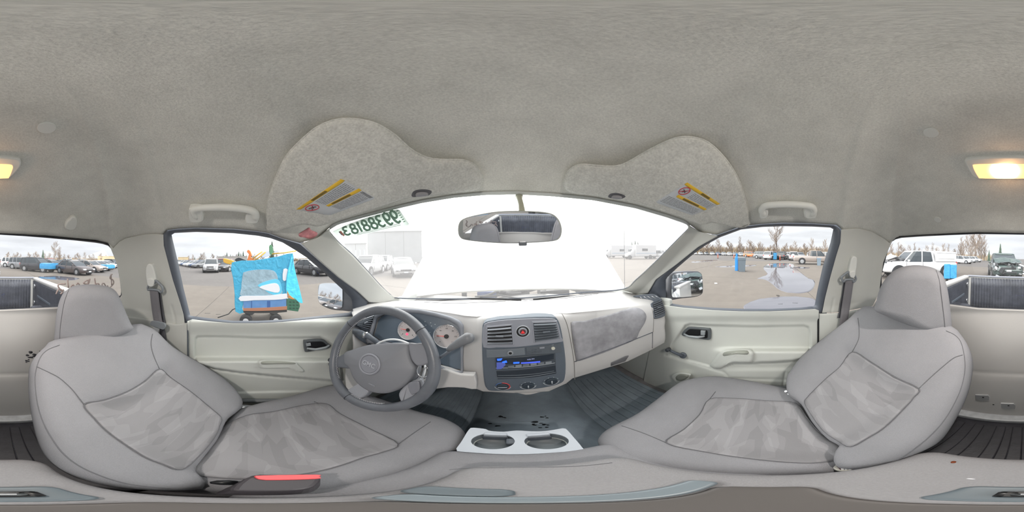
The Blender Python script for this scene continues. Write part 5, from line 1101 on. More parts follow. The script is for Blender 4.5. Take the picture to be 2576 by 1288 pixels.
# ================================================================ vehicles
PAINT = {}
def paint(rgb, nm):
    k = 'paint_'+nm
    return mat(k, rgb, .25, spec=.5, coat=.6)
GLZ = mat('car_window', (52, 60, 66), .08, spec=.7); TIRE = mat('tyre_black', (42, 42, 44), .8); RIM = mat('wheel_rim', (172, 174, 178), .35, .6); LENS = mat('headlight_lens', (225, 230, 235), .1, spec=.8); TAIL = mat('tail_lens', (190, 36, 34), .25); GRL = mat('grille_dark', (40, 42, 45), .5)
def loft_sections(secs):
    V = []; n = len(secs[0]); 
    for s_ in secs: V += [tuple(p) for p in s_]
    F = gridfaces(len(secs), n, True); F.append(tuple(range(n-1, -1, -1))); F.append(tuple(range((len(secs)-1)*n, len(secs)*n))); return V, F
def bodysec(x, wd, zt, zb, zm=None):
    zm = zm or (zt*.55+zb*.45); h = [(0, zt+.03), (wd*.62, zt+.015), (wd*.88, zt-.02), (wd*.97, zt-.09), (wd, zm), (wd*.985, zb+.15), (wd*.95, zb+.02), (wd*.8, zb), (0, zb)]
    r = [(x, y, z) for y, z in h]+[(x, -y, z) for y, z in reversed(h[1:-1])]; return r
CARS = {
 # stations (x from rear to front): x, halfwidth, ztop, zbottom ; cabin: rear base, rear roof, front roof, windshield base, roof z, belt z ; wheels x ; wheel r
 'sedan': dict(st=[(-2.32, .66, .62, .42), (-2.27, .78, .88, .30), (-2.0, .86, .96, .24), (-1.3, .89, .95, .20), (-.2, .90, .92, .18), (.9, .90, .90, .18), (1.3, .88, .86, .20), (1.9, .84, .76, .22), (2.2, .76, .66, .26), (2.3, .62, .55, .38)], cab=(-1.95, -1.05, .15, 1.15, 1.42, .90), wx=(-1.42, 1.38), wr=.32),
 'suv': dict(st=[(-2.3, .74, .70, .50), (-2.26, .84, 1.0, .38), (-2.0, .90, 1.05, .28), (-1.2, .93, 1.06, .24), (-.2, .94, 1.04, .22), (.8, .93, 1.02, .22), (1.1, .92, 1.02, .24), (1.85, .88, .96, .26), (2.15, .82, .84, .32), (2.25, .68, .68, .45)], cab=(-2.2, -1.95, .25, 1.05, 1.70, 1.02), wx=(-1.38, 1.38), wr=.36),
 'pickup': dict(st=[(-2.9, .80, .80, .60), (-2.86, .92, 1.10, .48), (-2.6, .95, 1.12, .42), (-1.2, .96, 1.12, .38), (-.2, .97, 1.12, .36), (1.2, .96, 1.12, .38), (1.5, .95, 1.12, .40), (2.4, .93, 1.08, .42), (2.75, .88, 1.0, .46), (2.85, .74, .80, .58)], cab=(-.85, -.70, .75, 1.45, 1.82, 1.12), wx=(-1.75, 1.80), wr=.40),
}
PROTO = {}
def car_meshes(kind):
    if kind in PROTO: return PROTO[kind]
    c = CARS[kind]; d = {}
    d['body'] = loft_sections([bodysec(*s_) for s_ in c['st']])
    a, b_, c_, e_, zr, zb = c['cab']; wmid = c['st'][4][1]
    def cs(x, z, wd): return (x, wd, z)
    n = 7; secs = []
    # greenhouse glass as a closed frustum with slight curvature
    xs0 = np.linspace(a, e_, n); xs1 = np.linspace(b_, c_, n)
    V = []; 
    for i in range(n):
        w0 = wmid*(.90 if 0 < i < n-1 else .80); w1 = wmid*(.76 if 0 < i < n-1 else .68)
        for (x, z, wd) in ((xs0[i], zb-.03, w0), (xs0[i]*.5+xs1[i]*.5, (zb+zr)/2, (w0+w1)/2+.02), (xs1[i], zr-.04, w1)): V.append((x, wd, z))
    m_ = len(V); V += [(x, -y, z) for x, y, z in V]
    F = []
    for i in range(n-1):
        for j in range(2):
            p = i*3+j; F.append((p, p+3, p+4, p+1)); q = p+m_; F.append((q+1, q+4, q+3, q))
        F.append((i*3+2, i*3+5, i*3+5+m_, i*3+2+m_))
    for e in (0, (n-1)*3):
        for j in range(2): F.append((e+j, e+j+1, e+j+1+m_, e+j+m_))
    d['windows'] = (V, F)
    # roof
    rs_ = []
    for x, k, z in ((b_-.10, .55, zr-.06), (b_+.02, .72, zr-.015), ((b_+c_)/2, .77, zr+.02), (c_-.03, .74, zr-.01), (c_+.10, .58, zr-.06)):
        wd = wmid*k; rs_.append([(x, wd*.5, z+.015), (x, wd*.9, z), (x, wd*1.02, z-.05), (x, 0, z-.06), (x, -wd*1.02, z-.05), (x, -wd*.9, z), (x, -wd*.5, z+.015)])
    d['roof'] = loft_sections(rs_)
    pil = []
    def bar(p, q, w_=.05):
        p = np.array(p); q = np.array(q); t = q-p; ln = np.linalg.norm(t); t /= ln; up = np.array([0, 1., 0]); s_ = np.cross(t, up); s_ /= np.linalg.norm(s_); V = []
        for e in (p, q):
            for k1, k2 in ((-1, -1), (1, -1), (1, 1), (-1, 1)): V.append(tuple(e+s_*w_*.5*k1+up*.02*k2))
        return V, [(0, 1, 2, 3), (7, 6, 5, 4), (0, 4, 5, 1), (1, 5, 6, 2), (2, 6, 7, 3), (3, 7, 4, 0)]
    for sy in (-1, 1):
        w0 = wmid*.90*sy; w1 = wmid*.765*sy
        pil.append(bar((e_-.02, w0*.93, zb-.02), (c_, w1*.95, zr-.04), .06)); pil.append(bar((a+.05, w0*.93, zb-.02), (b_+.02, w1*.95, zr-.04), .14))
        mx = (c_+b_)/2+.1; pil.append(bar((mx+.05, w0*1.01, zb-.02), (mx, w1*1.01, zr-.04), .07))
        if kind == 'suv': pil.append(bar((-1.35, w0*1.01, zb-.02), (-1.35, w1*1.01, zr-.04), .12))
    d['pillar'] = merge(pil)
    def cyl(x, y, z, r0, r1, w_, k=20):
        V = []; sy = 1 if y > 0 else -1
        for (yy, rr) in ((y-w_*sy, r0), (y, r0), (y+.005*sy, r1)):
            for i in range(k): t = 2*math.pi*i/k; V.append((x+rr*math.cos(t), yy, z+rr*math.sin(t)))
        return V, gridfaces(3, k, True)+[tuple(range(2*k, 3*k)), tuple(range(k-1, -1, -1))]
    d['wheel'] = []; d['arch'] = []
    for x in c['wx']:
        for sy in (-1, 1):
            y = (c['st'][4][1]+.005)*sy; r = c['wr']
            d['wheel'].append((cyl(x, y, r, r, r*.82, .22), cyl(x, y+.012*sy, r, r*.62, r*.5, .05), cyl(x, y-.004*sy, r+.03, r*1.16, r*1.12, .3)))
    xf = c['st'][-1][0]; wf = c['st'][-2][1]; zf = c['st'][-2][2]; xr = c['st'][0][0]; wr_ = c['st'][1][1]; zr_ = c['st'][1][2]
    rz = Matrix.Rotation(0, 3, 'Z')
    d['headlight'] = [boxm((xf-.10, sy*wf*.78, zf-.07), (.22, wf*.34, .13), .03) for sy in (-1, 1)]
    d['grille'] = boxm((xf-.03, 0, zf-.12), (.12, wf*1.0, .12), .02); d['bumper_slot'] = boxm((xf-.02, 0, zf-.36), (.12, wf*1.1, .10), .02)
    d['tail_light'] = [boxm((xr+.05, sy*wr_*.86, zr_-.12), (.14, wr_*.22, .20), .02) for sy in (-1, 1)]
    d['door_mirror'] = [boxm((e_-.25, sy*(wmid+.06), zb+.06), (.12, .16, .12), .03) for sy in (-1, 1)]
    d['number_plate'] = boxm((xf+.03, 0, zf-.26), (.02, .3, .09), .004)
    # door seams
    ds_ = [boxm((x, sy*(wmid*.998), (zb+.28)/2+.12), (.012, .02, zb-.42), 0, None, 1) for sy in (-1, 1) for x in (c_+.55, (b_+c_)/2+.1)]
    d['door_gap'] = merge(ds_)
    me = {}
    def mk(nm, vf):
        m_ = bpy.data.meshes.new(kind+'_'+nm); m_.from_pydata([tuple(v) for v in vf[0]], [], vf[1]); bm = bmesh.new(); bm.from_mesh(m_); bmesh.ops.recalc_face_normals(bm, faces=bm.faces); bm.to_mesh(m_); bm.free()
        if nm in ('body', 'roof'): m_.polygons.foreach_set('use_smooth', [True]*len(m_.polygons))
        m_.materials.append(None); return m_
    for k, v in d.items():
        if k == 'wheel': me[k] = [(mk('tyre', a), mk('rim', b), mk('wheel_arch', c2_)) for a, b, c2_ in v]
        elif k in ('headlight', 'tail_light', 'door_mirror'): me[k] = [mk(k, q) for q in v]
        elif k != 'arch': me[k] = mk(k, v)
    PROTO[kind] = me; return me
def car(kind, pos, yaw, pnt, label, group=None, detail=True, scale=1.0, name=None):
    me = car_meshes(kind); nm = name or {'sedan': 'sedan_car', 'suv': 'sport_utility_car', 'pickup': 'pickup_truck'}[kind]
    root = empty(nm, tuple(pos), label, 'truck' if kind == 'pickup' else 'car', group); root.rotation_euler = (0, 0, yaw); root.scale = (scale,)*3
    def add(nm_, m_, mt, par=root):
        o = bpy.data.objects.new(nm_, m_); COL.objects.link(o); o.parent = par; o.material_slots[0].link = 'OBJECT'; o.material_slots[0].material = mt; return o
    add('body', me['body'], pnt); add('windows', me['windows'], GLZ); add('roof', me['roof'], pnt); add('pillars', me['pillar'], pnt)['kind'] = 'stuff'
    for a, b, c_ in me['wheel']:
        t_ = add('wheel', a, TIRE)
        if detail: add('rim', b, RIM, t_); add('wheel_arch', c_, GRL)
    if detail:
        for q in me['headlight']: add('headlight', q, LENS)
        for q in me['tail_light']: add('tail_light', q, TAIL)
        for q in me['door_mirror']: add('door_mirror', q, pnt)
        add('grille', me['grille'], GRL); add('bumper_slot', me['bumper_slot'], GRL); add('number_plate', me['number_plate'], LENS); add('door_gaps', me['door_gap'], GRL)['kind'] = 'stuff'
    return root
def rad(d): return math.radians(d)
def face_cam(p, off=0): return math.atan2(-p[1], -p[0])+rad(off)
Wh = paint((208, 208, 210), 'white'); Bk = paint((46, 47, 52), 'black'); Gy = paint((120, 122, 126), 'grey'); Si = paint((184, 186, 190), 'silver'); Br = paint((74, 66, 66), 'brown'); Bl = paint((70, 88, 120), 'blue'); Rd = paint((132, 44, 44), 'red'); Tn = paint((150, 140, 134), 'taupe'); Gn = paint((62, 78, 76), 'green'); Or = paint((200, 120, 70), 'orange')
BW = mat('blue_wrap', (56, 140, 190), .3, bump=(14, .6, .02), var=[(6, .12)])
# --- rear left
def put(kind, u, r, yaw, p, lab, **k): pos = at(u, r); return car(kind, pos, yaw, p, lab, **k)
put('sedan', 187, 17.0, rad(-28)+math.pi/2*0+rad(0)+math.atan2(*[1, 0])*0+face_cam(at(187, 17), 68), Br, 'dark brown sedan with pale hubcaps behind the truck bed, side on')
k1 = put('suv', 96, 19.5, face_cam(at(96, 19.5), 52), Bk, 'black sport utility car with blue plastic over its front')
put('suv', 60, 23.5, face_cam(at(60, 23.5), 60), Gy, 'dark grey sport utility car left of the black one with blue plastic')
put('suv', 37, 28, face_cam(at(37, 28), 70), Wh, 'white sport utility car, leftmost in the rear row')
put('sedan', 132, 24, face_cam(at(132, 24), 45), Gy, 'grey car parked behind the dark brown sedan')
put('sedan', 226, 20.5, face_cam(at(226, 20.5), 50), Tn, 'taupe sedan immediately right of the dark brown one')
k2 = put('sedan', 246, 23.5, face_cam(at(246, 23.5), 48), Si, 'silver sedan with blue plastic over its front')
put('sedan', 258, 27, face_cam(at(258, 27), 48), Wh, 'white sedan behind the silver one with blue plastic')
put('sedan', 270, 31, face_cam(at(270, 31), 48), Si, 'silver sedan at the far right of the rear row')
put('suv', 285, 34, face_cam(at(285, 34), 45), Bk, 'black car last in the rear row beside the pillar')
for i, (u, r) in enumerate(((100, 36), (128, 36), (152, 36), (172, 38), (190, 40), (208, 42), (224, 44))):
    put('suv' if i % 2 else 'sedan', u, r, face_cam(at(u, r), 25), (Gy, Rd, Bk, Si, Wh, Tn, Bk)[i], 'parked car glimpsed between the first row and the bare trees', group='second row of cars behind the truck', detail=False)
def wrap(root, x0, x1, hw, z0, z1, lab):
    r_ = Matrix.Rotation(root.rotation_euler.z, 3, 'Z'); rr = random.Random(9); secs = []
    for x in np.linspace(x0, x1, 8):
        hh = [(0, z1+.02), (hw*.7, z1+rr.uniform(-.02, .03)), (hw, z1-.06+rr.uniform(-.02, .02)), (hw*1.03, (z0+z1)/2+rr.uniform(-.05, .05)), (hw*1.02, z0), (0, z0-.02)]
        secs.append([(x+rr.uniform(-.02, .02), y, z) for y, z in hh]+[(x+rr.uniform(-.02, .02), -y, z) for y, z in reversed(hh[1:-1])])
    V, F = loft_sections(secs); V = np.array([r_@Vector(v) for v in V])+np.array(root.location); o = orient(obj('plastic_wrap', V, F, BW, None, False)); tag(o, lab, 'plastic sheet'); return o
wrap(k1, 1.0, 2.36, .96, .45, 1.06, 'blue plastic sheet over the front of the black sport utility car'); wrap(k2, 1.2, 2.4, .9, .4, .88, 'blue plastic sheet over the nose of the silver sedan')
def row_yaw(pts, i):
    a = at(*pts[max(i-1, 0)]); b = at(*pts[min(i+1, len(pts)-1)]); d = b-a; h = np.array([-d[1], d[0]]); p = at(*pts[i])
    if h[0]*-p[0]+h[1]*-p[1] < 0: h = -h
    return math.atan2(h[1], h[0])
# --- left, seen over the driver door
row = [(459, 52), (466, 47), (474, 43), (483, 39.5), (492, 36.5), (501, 34), (511, 32)]
for i, (u, r) in enumerate(row): put('sedan', u, r, row_yaw(row, i), (Wh, Si, Bl, Wh, Wh, Bl, Gy)[i], 'car parked in the slanted row beyond the driver window', group='slanted row beyond the driver window', detail=False)
row2 = [(450+i*13, 80-i*4.2) for i in range(6)]
for i in range(6): u, r = row2[i]; put('suv', u, r, row_yaw(row2, i), (Gy, Bk, Rd, Wh, Bl, Si)[i], 'car in the farther slanted row beyond the driver window', group='second slanted row beyond the driver window', detail=False)
put('suv', 532, 21, face_cam(at(532, 21), -4), Wh, 'white car facing the truck with dark grille beyond the driver window')
put('suv', 560, 25, face_cam(at(560, 25), -35), Rd, 'dark red car right of the white one facing the truck')
put('sedan', 576, 22.5, face_cam(at(576, 22.5), -30), Bk, 'black car partly hidden behind the blue wrapped cart')
put('sedan', 600, 30, face_cam(at(600, 30), -30), Gy, 'grey car behind the wrapped cart')
put('sedan', 785, 15.5, face_cam(at(785, 15.5), 38), Bk, 'dark sedan right of the blue wrapped cart, nearest the mirror')
put('sedan', 775, 21, face_cam(at(775, 21), 38), Gy, 'grey sedan behind the dark one near the mirror')
put('suv', 800, 27, face_cam(at(800, 27), 38), Si, 'silver car behind the two sedans near the mirror')
# --- ahead, driver side
put('suv', 925, 14.5, face_cam(at(925, 14.5), -25), Wh, 'white car seen by the driver-side windshield pillar')
put('suv', 962, 19, face_cam(at(962, 19), -15), Si, 'silver car between the two white cars ahead')
put('sedan', 1012, 13.5, face_cam(at(1012, 13.5), 6), Wh, 'white sedan facing the truck left of the raised hood')
# --- right
far = [(1748+i*14.5, 78-i*2.1) for i in range(10)]
for i, (u, r) in enumerate(far): put('sedan', u, r, face_cam(at(u, r), 12), (Wh, Si, Gy, Wh, Bl, Si, Wh, Gy, Si, Wh, Bl, Si)[i], 'small car in the far row beyond the passenger mirror', group='far row beyond the passenger mirror', detail=False)
put('suv', 1890, 48, face_cam(at(1893, 46), 60), Or, 'orange car in the far row right of the rubbish bins')
put('suv', 1921, 38, face_cam(at(1918, 40), 60), Gy, 'grey car between the orange car and the white car with blue panel')
put('suv', 1943, 34, face_cam(at(1943, 34), 150), Wh, 'white car with a blue panel, left of the orange post')
wv = empty('blue_sheet', tuple(at(1950, 32.2)), 'blue sheet hanging on the white car beyond the passenger window', 'plastic sheet'); box('sheet', tuple(at(1950, 32.2)+np.array([0, 0, .75])), (.15, .7, 1.3), BW, wv, .05)
put('suv', 1968, 35, face_cam(at(1968, 35), 170), Bk, 'black sport utility car seen from behind the orange post')
jp = put('suv', 1995, 33, face_cam(at(1995, 33), 185), Wh, 'white off-roader with round spare wheel cover on its back')
pp = at(1995, 33); dd = -pp/np.linalg.norm(pp[:2]); dd[2] = 0; V, F = boxm((0, 0, 0), (.1, .1, .1), 0, None, 1)
SPN = Plane(tuple(pp+dd*2.42+np.array([0, 0, .95])), tuple(dd)); sw = plate('spare_wheel_cover', discP(SPN, (0, 0), .34, 24), SPN, .15, Wh, None, .02, .05); tag(sw, 'round white spare wheel cover on the off-roader', 'wheel cover')
gp = put('pickup', 2050, 22, face_cam(at(2050, 22), 97), Tn, 'taupe crew-cab pickup parked side on beyond the passenger window')
put('suv', 2092, 27, face_cam(at(2092, 27), 60), Wh, 'white car ahead of the taupe pickup')
for i, (u, r) in enumerate(((1930, 54), (1958, 53), (1986, 52), (2014, 50), (2040, 49))): put('suv', u, r, face_cam(at(u, r), 15), (Si, Rd, Wh, Gy, Wh)[i], 'car roof showing behind the row beyond the passenger window', group='cars behind the right-hand row', detail=False)
# --- rear right
wp = put('pickup', 2310, 11.6, face_cam(at(2310, 11.6), -62), Wh, 'white crew-cab pickup with topper and smashed front behind the passenger headrest')
R_ = Matrix.Rotation(wp.rotation_euler.z, 3, 'Z')
def local(root, V): rt = Matrix.Rotation(root.rotation_euler.z, 3, 'Z'); return np.array([rt@Vector(tuple(v)) for v in V])+np.array(root.location)
secs = []
for x, k, z in ((-2.86, .93, 1.78), (-2.80, .98, 1.84), (-1.8, 1.0, 1.86), (-.93, 1.0, 1.86)):
    wd = .93*k; secs.append([(x, 0, z+.02), (x, wd*.8, z), (x, wd*.93, z-.06), (x, wd, 1.12), (x, -wd, 1.12), (x, -wd*.93, z-.06), (x, -wd*.8, z)])
V, F = loft_sections(secs); tp = orient(obj('truck_topper', local(wp, V), F, Wh, None, False)); tag(tp, 'white topper with side window on the smashed white pickup', 'topper')
for sy in (-1, 1):
    V, F = boxm((-1.85, sy*.925, 1.5), (1.5, .03, .38), .02); obj('side_window', local(wp, V), F, mat('topper_panel', (214, 214, 212), .3), tp, False)
    V, F = boxm((-1.85, sy*.94, 1.72), (1.8, .02, .02), .0, None, 1); obj('window_rail', local(wp, V), F, GRL, tp, False)
def wreck(root, lab, m1, seed, x0=1.55, n=34, hoodm=None):
    rr = random.Random(seed); w_ = empty('crash_debris', tuple(np.array(root.location)+local(root, [(2.4, 0, 0)])[0]-np.array(root.location)), lab, 'wreckage')
    # crumpled hood sheet
    gx = 8; gy = 9; H = np.array([[(x0-.15+i*.2-.05*abs(j-4)*.3+rr.uniform(-.04, .04), (j-4)*.21+rr.uniform(-.03, .03), 1.22+.34*math.exp(-((i-3.2)/1.6)**2)*(1-.12*abs(j-4))+rr.uniform(-.05, .05)) for j in range(gy)] for i in range(gx)])
    n0 = gx*gy; V = np.concatenate([H.reshape(-1, 3), H.reshape(-1, 3)-np.array([0, 0, .02])]); F = gridfaces(gx, gy)+[tuple(reversed(f)) for f in gridfaces(gx, gy, b=n0)]
    o = obj('crumpled_hood', local(root, V), F, hoodm or m1, w_, False)
    mts = [GRL, RIM, mat('engine_grey', (110, 112, 114), .6), mat('plastic_dark', (66, 70, 74), .5)]
    for k in range(n):
        c = (rr.uniform(1.9, 2.95), rr.uniform(-.85, .85), rr.uniform(.35, 1.12)); s_ = (rr.uniform(.05, .3), rr.uniform(.05, .4), rr.uniform(.04, .22)); V, F = boxm(c, s_, .015, None, 1)
        e = Matrix.Rotation(rr.uniform(-1, 1), 3, 'X')@Matrix.Rotation(rr.uniform(-1, 1), 3, 'Y'); V = [tuple(e@(Vector(v)-Vector(c))+Vector(c)) for v in V]; obj('engine_piece', local(root, V), F, mts[k % 4], w_, False)
    for k in range(8):
        p0 = np.array([rr.uniform(2, 2.8), rr.uniform(-.8, .8), rr.uniform(.4, 1.1)]); P = np.array([p0+np.array([rr.uniform(-.3, .3), rr.uniform(-.3, .3), rr.uniform(-.2, .2)])*j for j in range(4)]); tube3('hose', local(root, smooth(P, False, 4)), .025, GRL, w_, 6)
    return w_
wreck(wp, 'torn white hood and exposed engine of the smashed white pickup', Wh, 3)
gt = put('pickup', 2522, 12.4, face_cam(at(2522, 12.4), 8), Gn, 'dark green pickup facing the truck bed with its front torn off')
wreck(gt, 'wrecked front end and bent hood of the dark green pickup', Gn, 11, n=60)
put('suv', 2422, 36, face_cam(at(2422, 36), 60), Wh, 'white car between the blue pallet and the wrecked green pickup')
put('suv', 2437, 44, face_cam(at(2437, 44), 60), Si, 'silver car right of the white one behind the blue pallet')
put('suv', 2401, 42, face_cam(at(2401, 42), 60), paint((200, 50, 46), 'bright_red'), 'bright red vehicle above the blue wrapped pallet')
put('suv', 2452, 50, face_cam(at(2452, 50), 60), Wh, 'small white car next to the wrecked green pickup')
# wrapped pallet
pc = at(2391, 9.6); pal = empty('wrapped_pallet', tuple(pc), 'cart wrapped in blue plastic standing beyond the bed rail', 'pallet')
rr = random.Random(4); 
for q, (dx, nm) in enumerate(((-.17, 'wrapped_load'), (.2, 'wrapped_load'))):
    V, F = boxm((0, 0, .62), (.36, .5, .86-.06*q), .04, None, 3); a = -az(2391); V = [(x+dx+rr.uniform(-.012, .012), y+rr.uniform(-.012, .012), z) for x, y, z in V]
    Rz = Matrix.Rotation(a, 3, 'Z'); obj(nm, np.array([Rz@Vector(v) for v in V])+pc, F, BW, pal, False)
for sx in (-1, 1):
    for sy in (-1, 1): tube3('wheel', pc+np.array([[.28*sx-.03, .2*sy, .1], [.28*sx+.03, .2*sy, .1]]), .09, TIRE, pal, 14)
box('pallet_deck', tuple(pc+np.array([0, 0, .19])), (.8, .6, .05), GRL, pal, .01)
# ================================================================ blue wrapped wagon by the driver door
cp = at(662, 3.9)
wg = empty('wrapped_wagon', tuple(cp), 'wagon draped in translucent blue plastic with white tape just outside the driver window', 'wagon')
fwd = -cp/np.linalg.norm(cp[:2]); fwd[2] = 0; WGP = Plane(tuple(cp+fwd*.45+np.array([0, 0, .8])), tuple(fwd))
BLT = bpy.data.materials.new('blue_film'); BLT.use_nodes = True; bb = BLT.node_tree.nodes['Principled BSDF']; bb.inputs['Base Color'].default_value = lin((62, 178, 220)); bb.inputs['Roughness'].default_value = .25; bb.inputs['Alpha'].default_value = .93
nn_ = N(BLT.node_tree, 'ShaderNodeTexNoise'); nn_.inputs['Scale'].default_value = 7; nn_.inputs['Detail'].default_value = 4; nn_.inputs['Distortion'].default_value = 1.5; bp = N(BLT.node_tree, 'ShaderNodeBump'); bp.inputs['Strength'].default_value = .8; bp.inputs['Distance'].default_value = .04; BLT.node_tree.links.new(nn_.outputs['Fac'], bp.inputs['Height']); BLT.node_tree.links.new(bp.outputs[0], bb.inputs['Normal'])
CLR = mat('clear_film', (150, 178, 194), .2, bump=(8, .8, .03), var=[(5, .15)])
# side facing the truck and the end facing forward
flat('film_side', [(583, 660), (640, 655), (700, 645), (737, 637), (736, 668), (729, 700), (722, 735), (720, 755), (690, 762), (612, 765), (613, 787), (592, 784), (590, 740), (586, 700)], WGP, .03, BLT, wg, .01, 0, 2)
EP = plane3(lambda U, V: np.stack([WGP(U[:1], V[:1])[0], WGP(U[:1]*0+737, V[:1]*0+637)[0], (WGP(np.array([760.]), np.array([757.]))[0]*1.08)]), [(722, 757), (737, 637), (760, 757)])
flat('film_end', [(737, 637), (739, 660), (745, 690), (760, 752), (759, 763), (735, 752), (721, 745), (722, 700), (730, 660)], EP, .02, mat('blue_film_dark', (72, 196, 236), .25, bump=(7, .8, .04)), wg, .006, 0, 2)
WG1 = Plane(tuple(WGP.p+WGP.n*.008), WGP.n)
flat('clear_window', [(611, 690), (616, 684), (640, 679), (670, 678), (690, 682), (698, 695), (700, 710), (706, 745), (612, 747), (607, 725)], WG1, .01, CLR, wg, .003, .003, 3)
flat('tape_band', [(604, 745), (640, 744), (680, 743), (722, 738), (724, 750), (690, 754), (640, 755), (605, 757)], WG1, .006, mat('white_tape', (232, 234, 240), .5), wg, .002, .012, 2)
flat('tape_patch', [(652, 723), (670, 716), (690, 712), (700, 716), (704, 728), (699, 736), (680, 733)], WG1, .006, mat('white_tape', (232, 234, 240), .5), wg, .002, .012, 2)
flat('tape_patch', [(713, 677), (724, 678), (725, 695), (718, 706), (711, 703)], WG1, .006, mat('white_tape', (232, 234, 240), .5), wg, .002, .012, 2)
flat('blue_tape', [(648, 718), (668, 708), (695, 702), (706, 712), (709, 735), (695, 742), (678, 738), (664, 728)], WG1, .006, mat('blue_tape', (100, 206, 240), .35), wg, .002, .006, 2)
flat('lower_box', [(612, 757), (720, 751), (720, 776), (612, 779)], WG1, .01, mat('blue_bin', (92, 140, 196), .4, var=[(6, .1)]), wg, .003, .002)
for (a, b) in ((632, 634), (672, 680)): flat('bin_gap', [(a, 757), (b, 757), (b, 778), (a, 778)], WG1, .004, mat('blue_dark', (52, 96, 160), .4), wg, .0, .005)
flat('orange_load', [(612, 775), (722, 770), (722, 779), (612, 782)], WG1, .02, mat('copper_strip', (176, 120, 92), .5), wg, .003, .006)
gc = flat('green_crate', [(722, 752), (745, 753), (753, 762), (755, 770), (750, 784), (722, 780)], WG1, .35, mat('crate_green', (52, 108, 84), .5), wg, .006, .0)
for i in range(3):
    for j in range(3): a, b = 727+i*9, 758+j*8; flat('crate_slot', [(a, b), (a+6, b+.5), (a+5.5, b+3.5), (a, b+3)], WG1, .004, mat('crate_dark', (30, 70, 56), .5), gc, 0, .003)
flat('orange_board', [(722, 730), (728, 742), (741, 752), (736, 753), (722, 748)], WG1, .02, mat('orange_board', (206, 140, 70), .5), wg, .003, .012)
box('wagon_bed', tuple(cp+fwd*.1+np.array([0, 0, .34])), (.1, .1, .01), GRL, wg, .001)
flat('bed_rail', [(612, 779), (722, 777), (722, 785), (700, 787), (692, 792), (680, 788), (640, 788), (634, 793), (624, 790), (612, 787)], Plane(tuple(WGP.p-WGP.n*.02), WGP.n), .8, GRL, wg, .006, 0)
for (a, b) in ((618, 798), (694, 797)):
    for dp in (0, .75):
        Wq = Plane(tuple(WGP.p-WGP.n*(.02+dp)), WGP.n); c = WGP(np.array([float(a)]), np.array([float(b)]))[0]-WGP.n*dp; q = Wq.to2(c[None])[0]; q[1] = -.8+.135
        t_ = plate('wheel', discP(Wq, q, .135, 28), Wq, .11, TIRE, wg, .025, .03); plate('rim', discP(Wq, q, .062, 20), Wq, .01, mat('wagon_rim', (206, 206, 208), .4), t_, .004, .032)
hp_ = [WGP(np.array([592.]), np.array([776.]))[0], WGP(np.array([585.]), np.array([779.]))[0], WGP(np.array([575.]), np.array([790.]))[0], WGP(np.array([548.]), np.array([799.]))[0]]
tube3('pull_handle', np.array(hp_), .012, GRL, wg, 8)
# load on top of the wagon
WGT = Plane(tuple(WGP.p-WGP.n*.25), WGP.n); YB = mat('yellow_strap', (236, 176, 60), .5); ORG = mat('orange_plastic', (240, 130, 60), .45)
flat('orange_cone', [(622, 656), (626, 640), (621, 634), (624, 628), (630, 632), (633, 642), (630, 646), (640, 652), (640, 658)], WGT, .12, ORG, wg, .01, 0, 2)
flat('yellow_bag', [(561, 655), (563, 650), (575, 653), (586, 656), (586, 665), (572, 664), (563, 660)], WGT, .12, mat('yellow_bag', (222, 170, 56), .6), wg, .01, 0, 2)
flat('tape_roll', [(657, 638), (663, 633), (677, 631), (679, 643), (660, 649)], WGT, .15, mat('roll_white', (222, 220, 230), .5), wg, .008, 0, 1 or 2)
flat('green_jar', [(677, 620), (682, 615), (686, 622), (687, 638), (679, 640)], WGT, .08, mat('jar_green', (96, 150, 110), .4), wg, .008, 0, 2)
flat('white_jar', [(690, 631), (700, 629), (703, 635), (691, 637)], WGT, .08, mat('roll_white', (222, 220, 230), .5), wg, .006, 0)
for P2 in ([(636, 651), (650, 640), (660, 633)], [(684, 639), (715, 636), (745, 631)], [(640, 655), (655, 645), (668, 634)]):
    P2 = np.array(P2, float); tube3('yellow_bar', WGT(P2[:, 0], P2[:, 1]), .014, YB, wg, 8)
flat('dark_tools', [(590, 654), (600, 648), (612, 652), (622, 657), (600, 660)], WGT, .2, GRL, wg, .006, 0, 2)
# ================================================================ bins and posts
def binbox(u, vb, h, wd, m_, lab, lid=True):
    c = G(u, vb); r = empty('rubbish_bin', tuple(c), lab, 'rubbish bin'); a = -az(u); Rz = Matrix.Rotation(a, 3, 'Z'); V = []
    for z, k in ((.0, .82), (.04, .84), (h*.9, 1.), (h*.9, 1.07), (h, 1.07)): V.append([(x*wd*k/2, y*wd*k/2, z) for x, y in ((-1, -1), (1, -1), (1, 1), (-1, 1))])
    L_ = [np.array([Rz@Vector(v) for v in q])+c for q in V]; orient(ringloops('bin_body', L_, m_, r, True, True, True, False))
    if lid: V, F = boxm((0, .02, h+.03), (wd*1.1, wd*1.12, .06), .02); obj('lid', np.array([Rz@Vector(v) for v in V])+c, F, m_, r, False)
    for sx in (-1, 1): tube3('wheel', c+np.array([Rz@Vector((sx*wd*.4, wd*.45, .09)), Rz@Vector((sx*wd*.46, wd*.45, .09))]), .09, TIRE, r, 12)
    return r
binbox(1866, 683, 1.0, .58, mat('bin_grey', (110, 122, 132), .5), 'grey rubbish bin standing in front of the blue post')
binbox(2060, 668, .85, .5, mat('bin_bluegrey', (120, 136, 150), .5), 'blue-grey rubbish bin in front of the taupe pickup')
c = G(1853, 681); bp_ = empty('blue_post', tuple(c), 'tall blue pole with flat sleeve beside the grey rubbish bin', 'post'); box('post_sleeve', tuple(c+np.array([0, 0, .55])), (.24, .24, 1.1), mat('bright_blue', (36, 140, 222), .4), bp_, .03); box('post_top', tuple(c+np.array([0, 0, 1.22])), (.13, .13, .30), mat('bright_blue', (36, 140, 222), .4), bp_, .02)
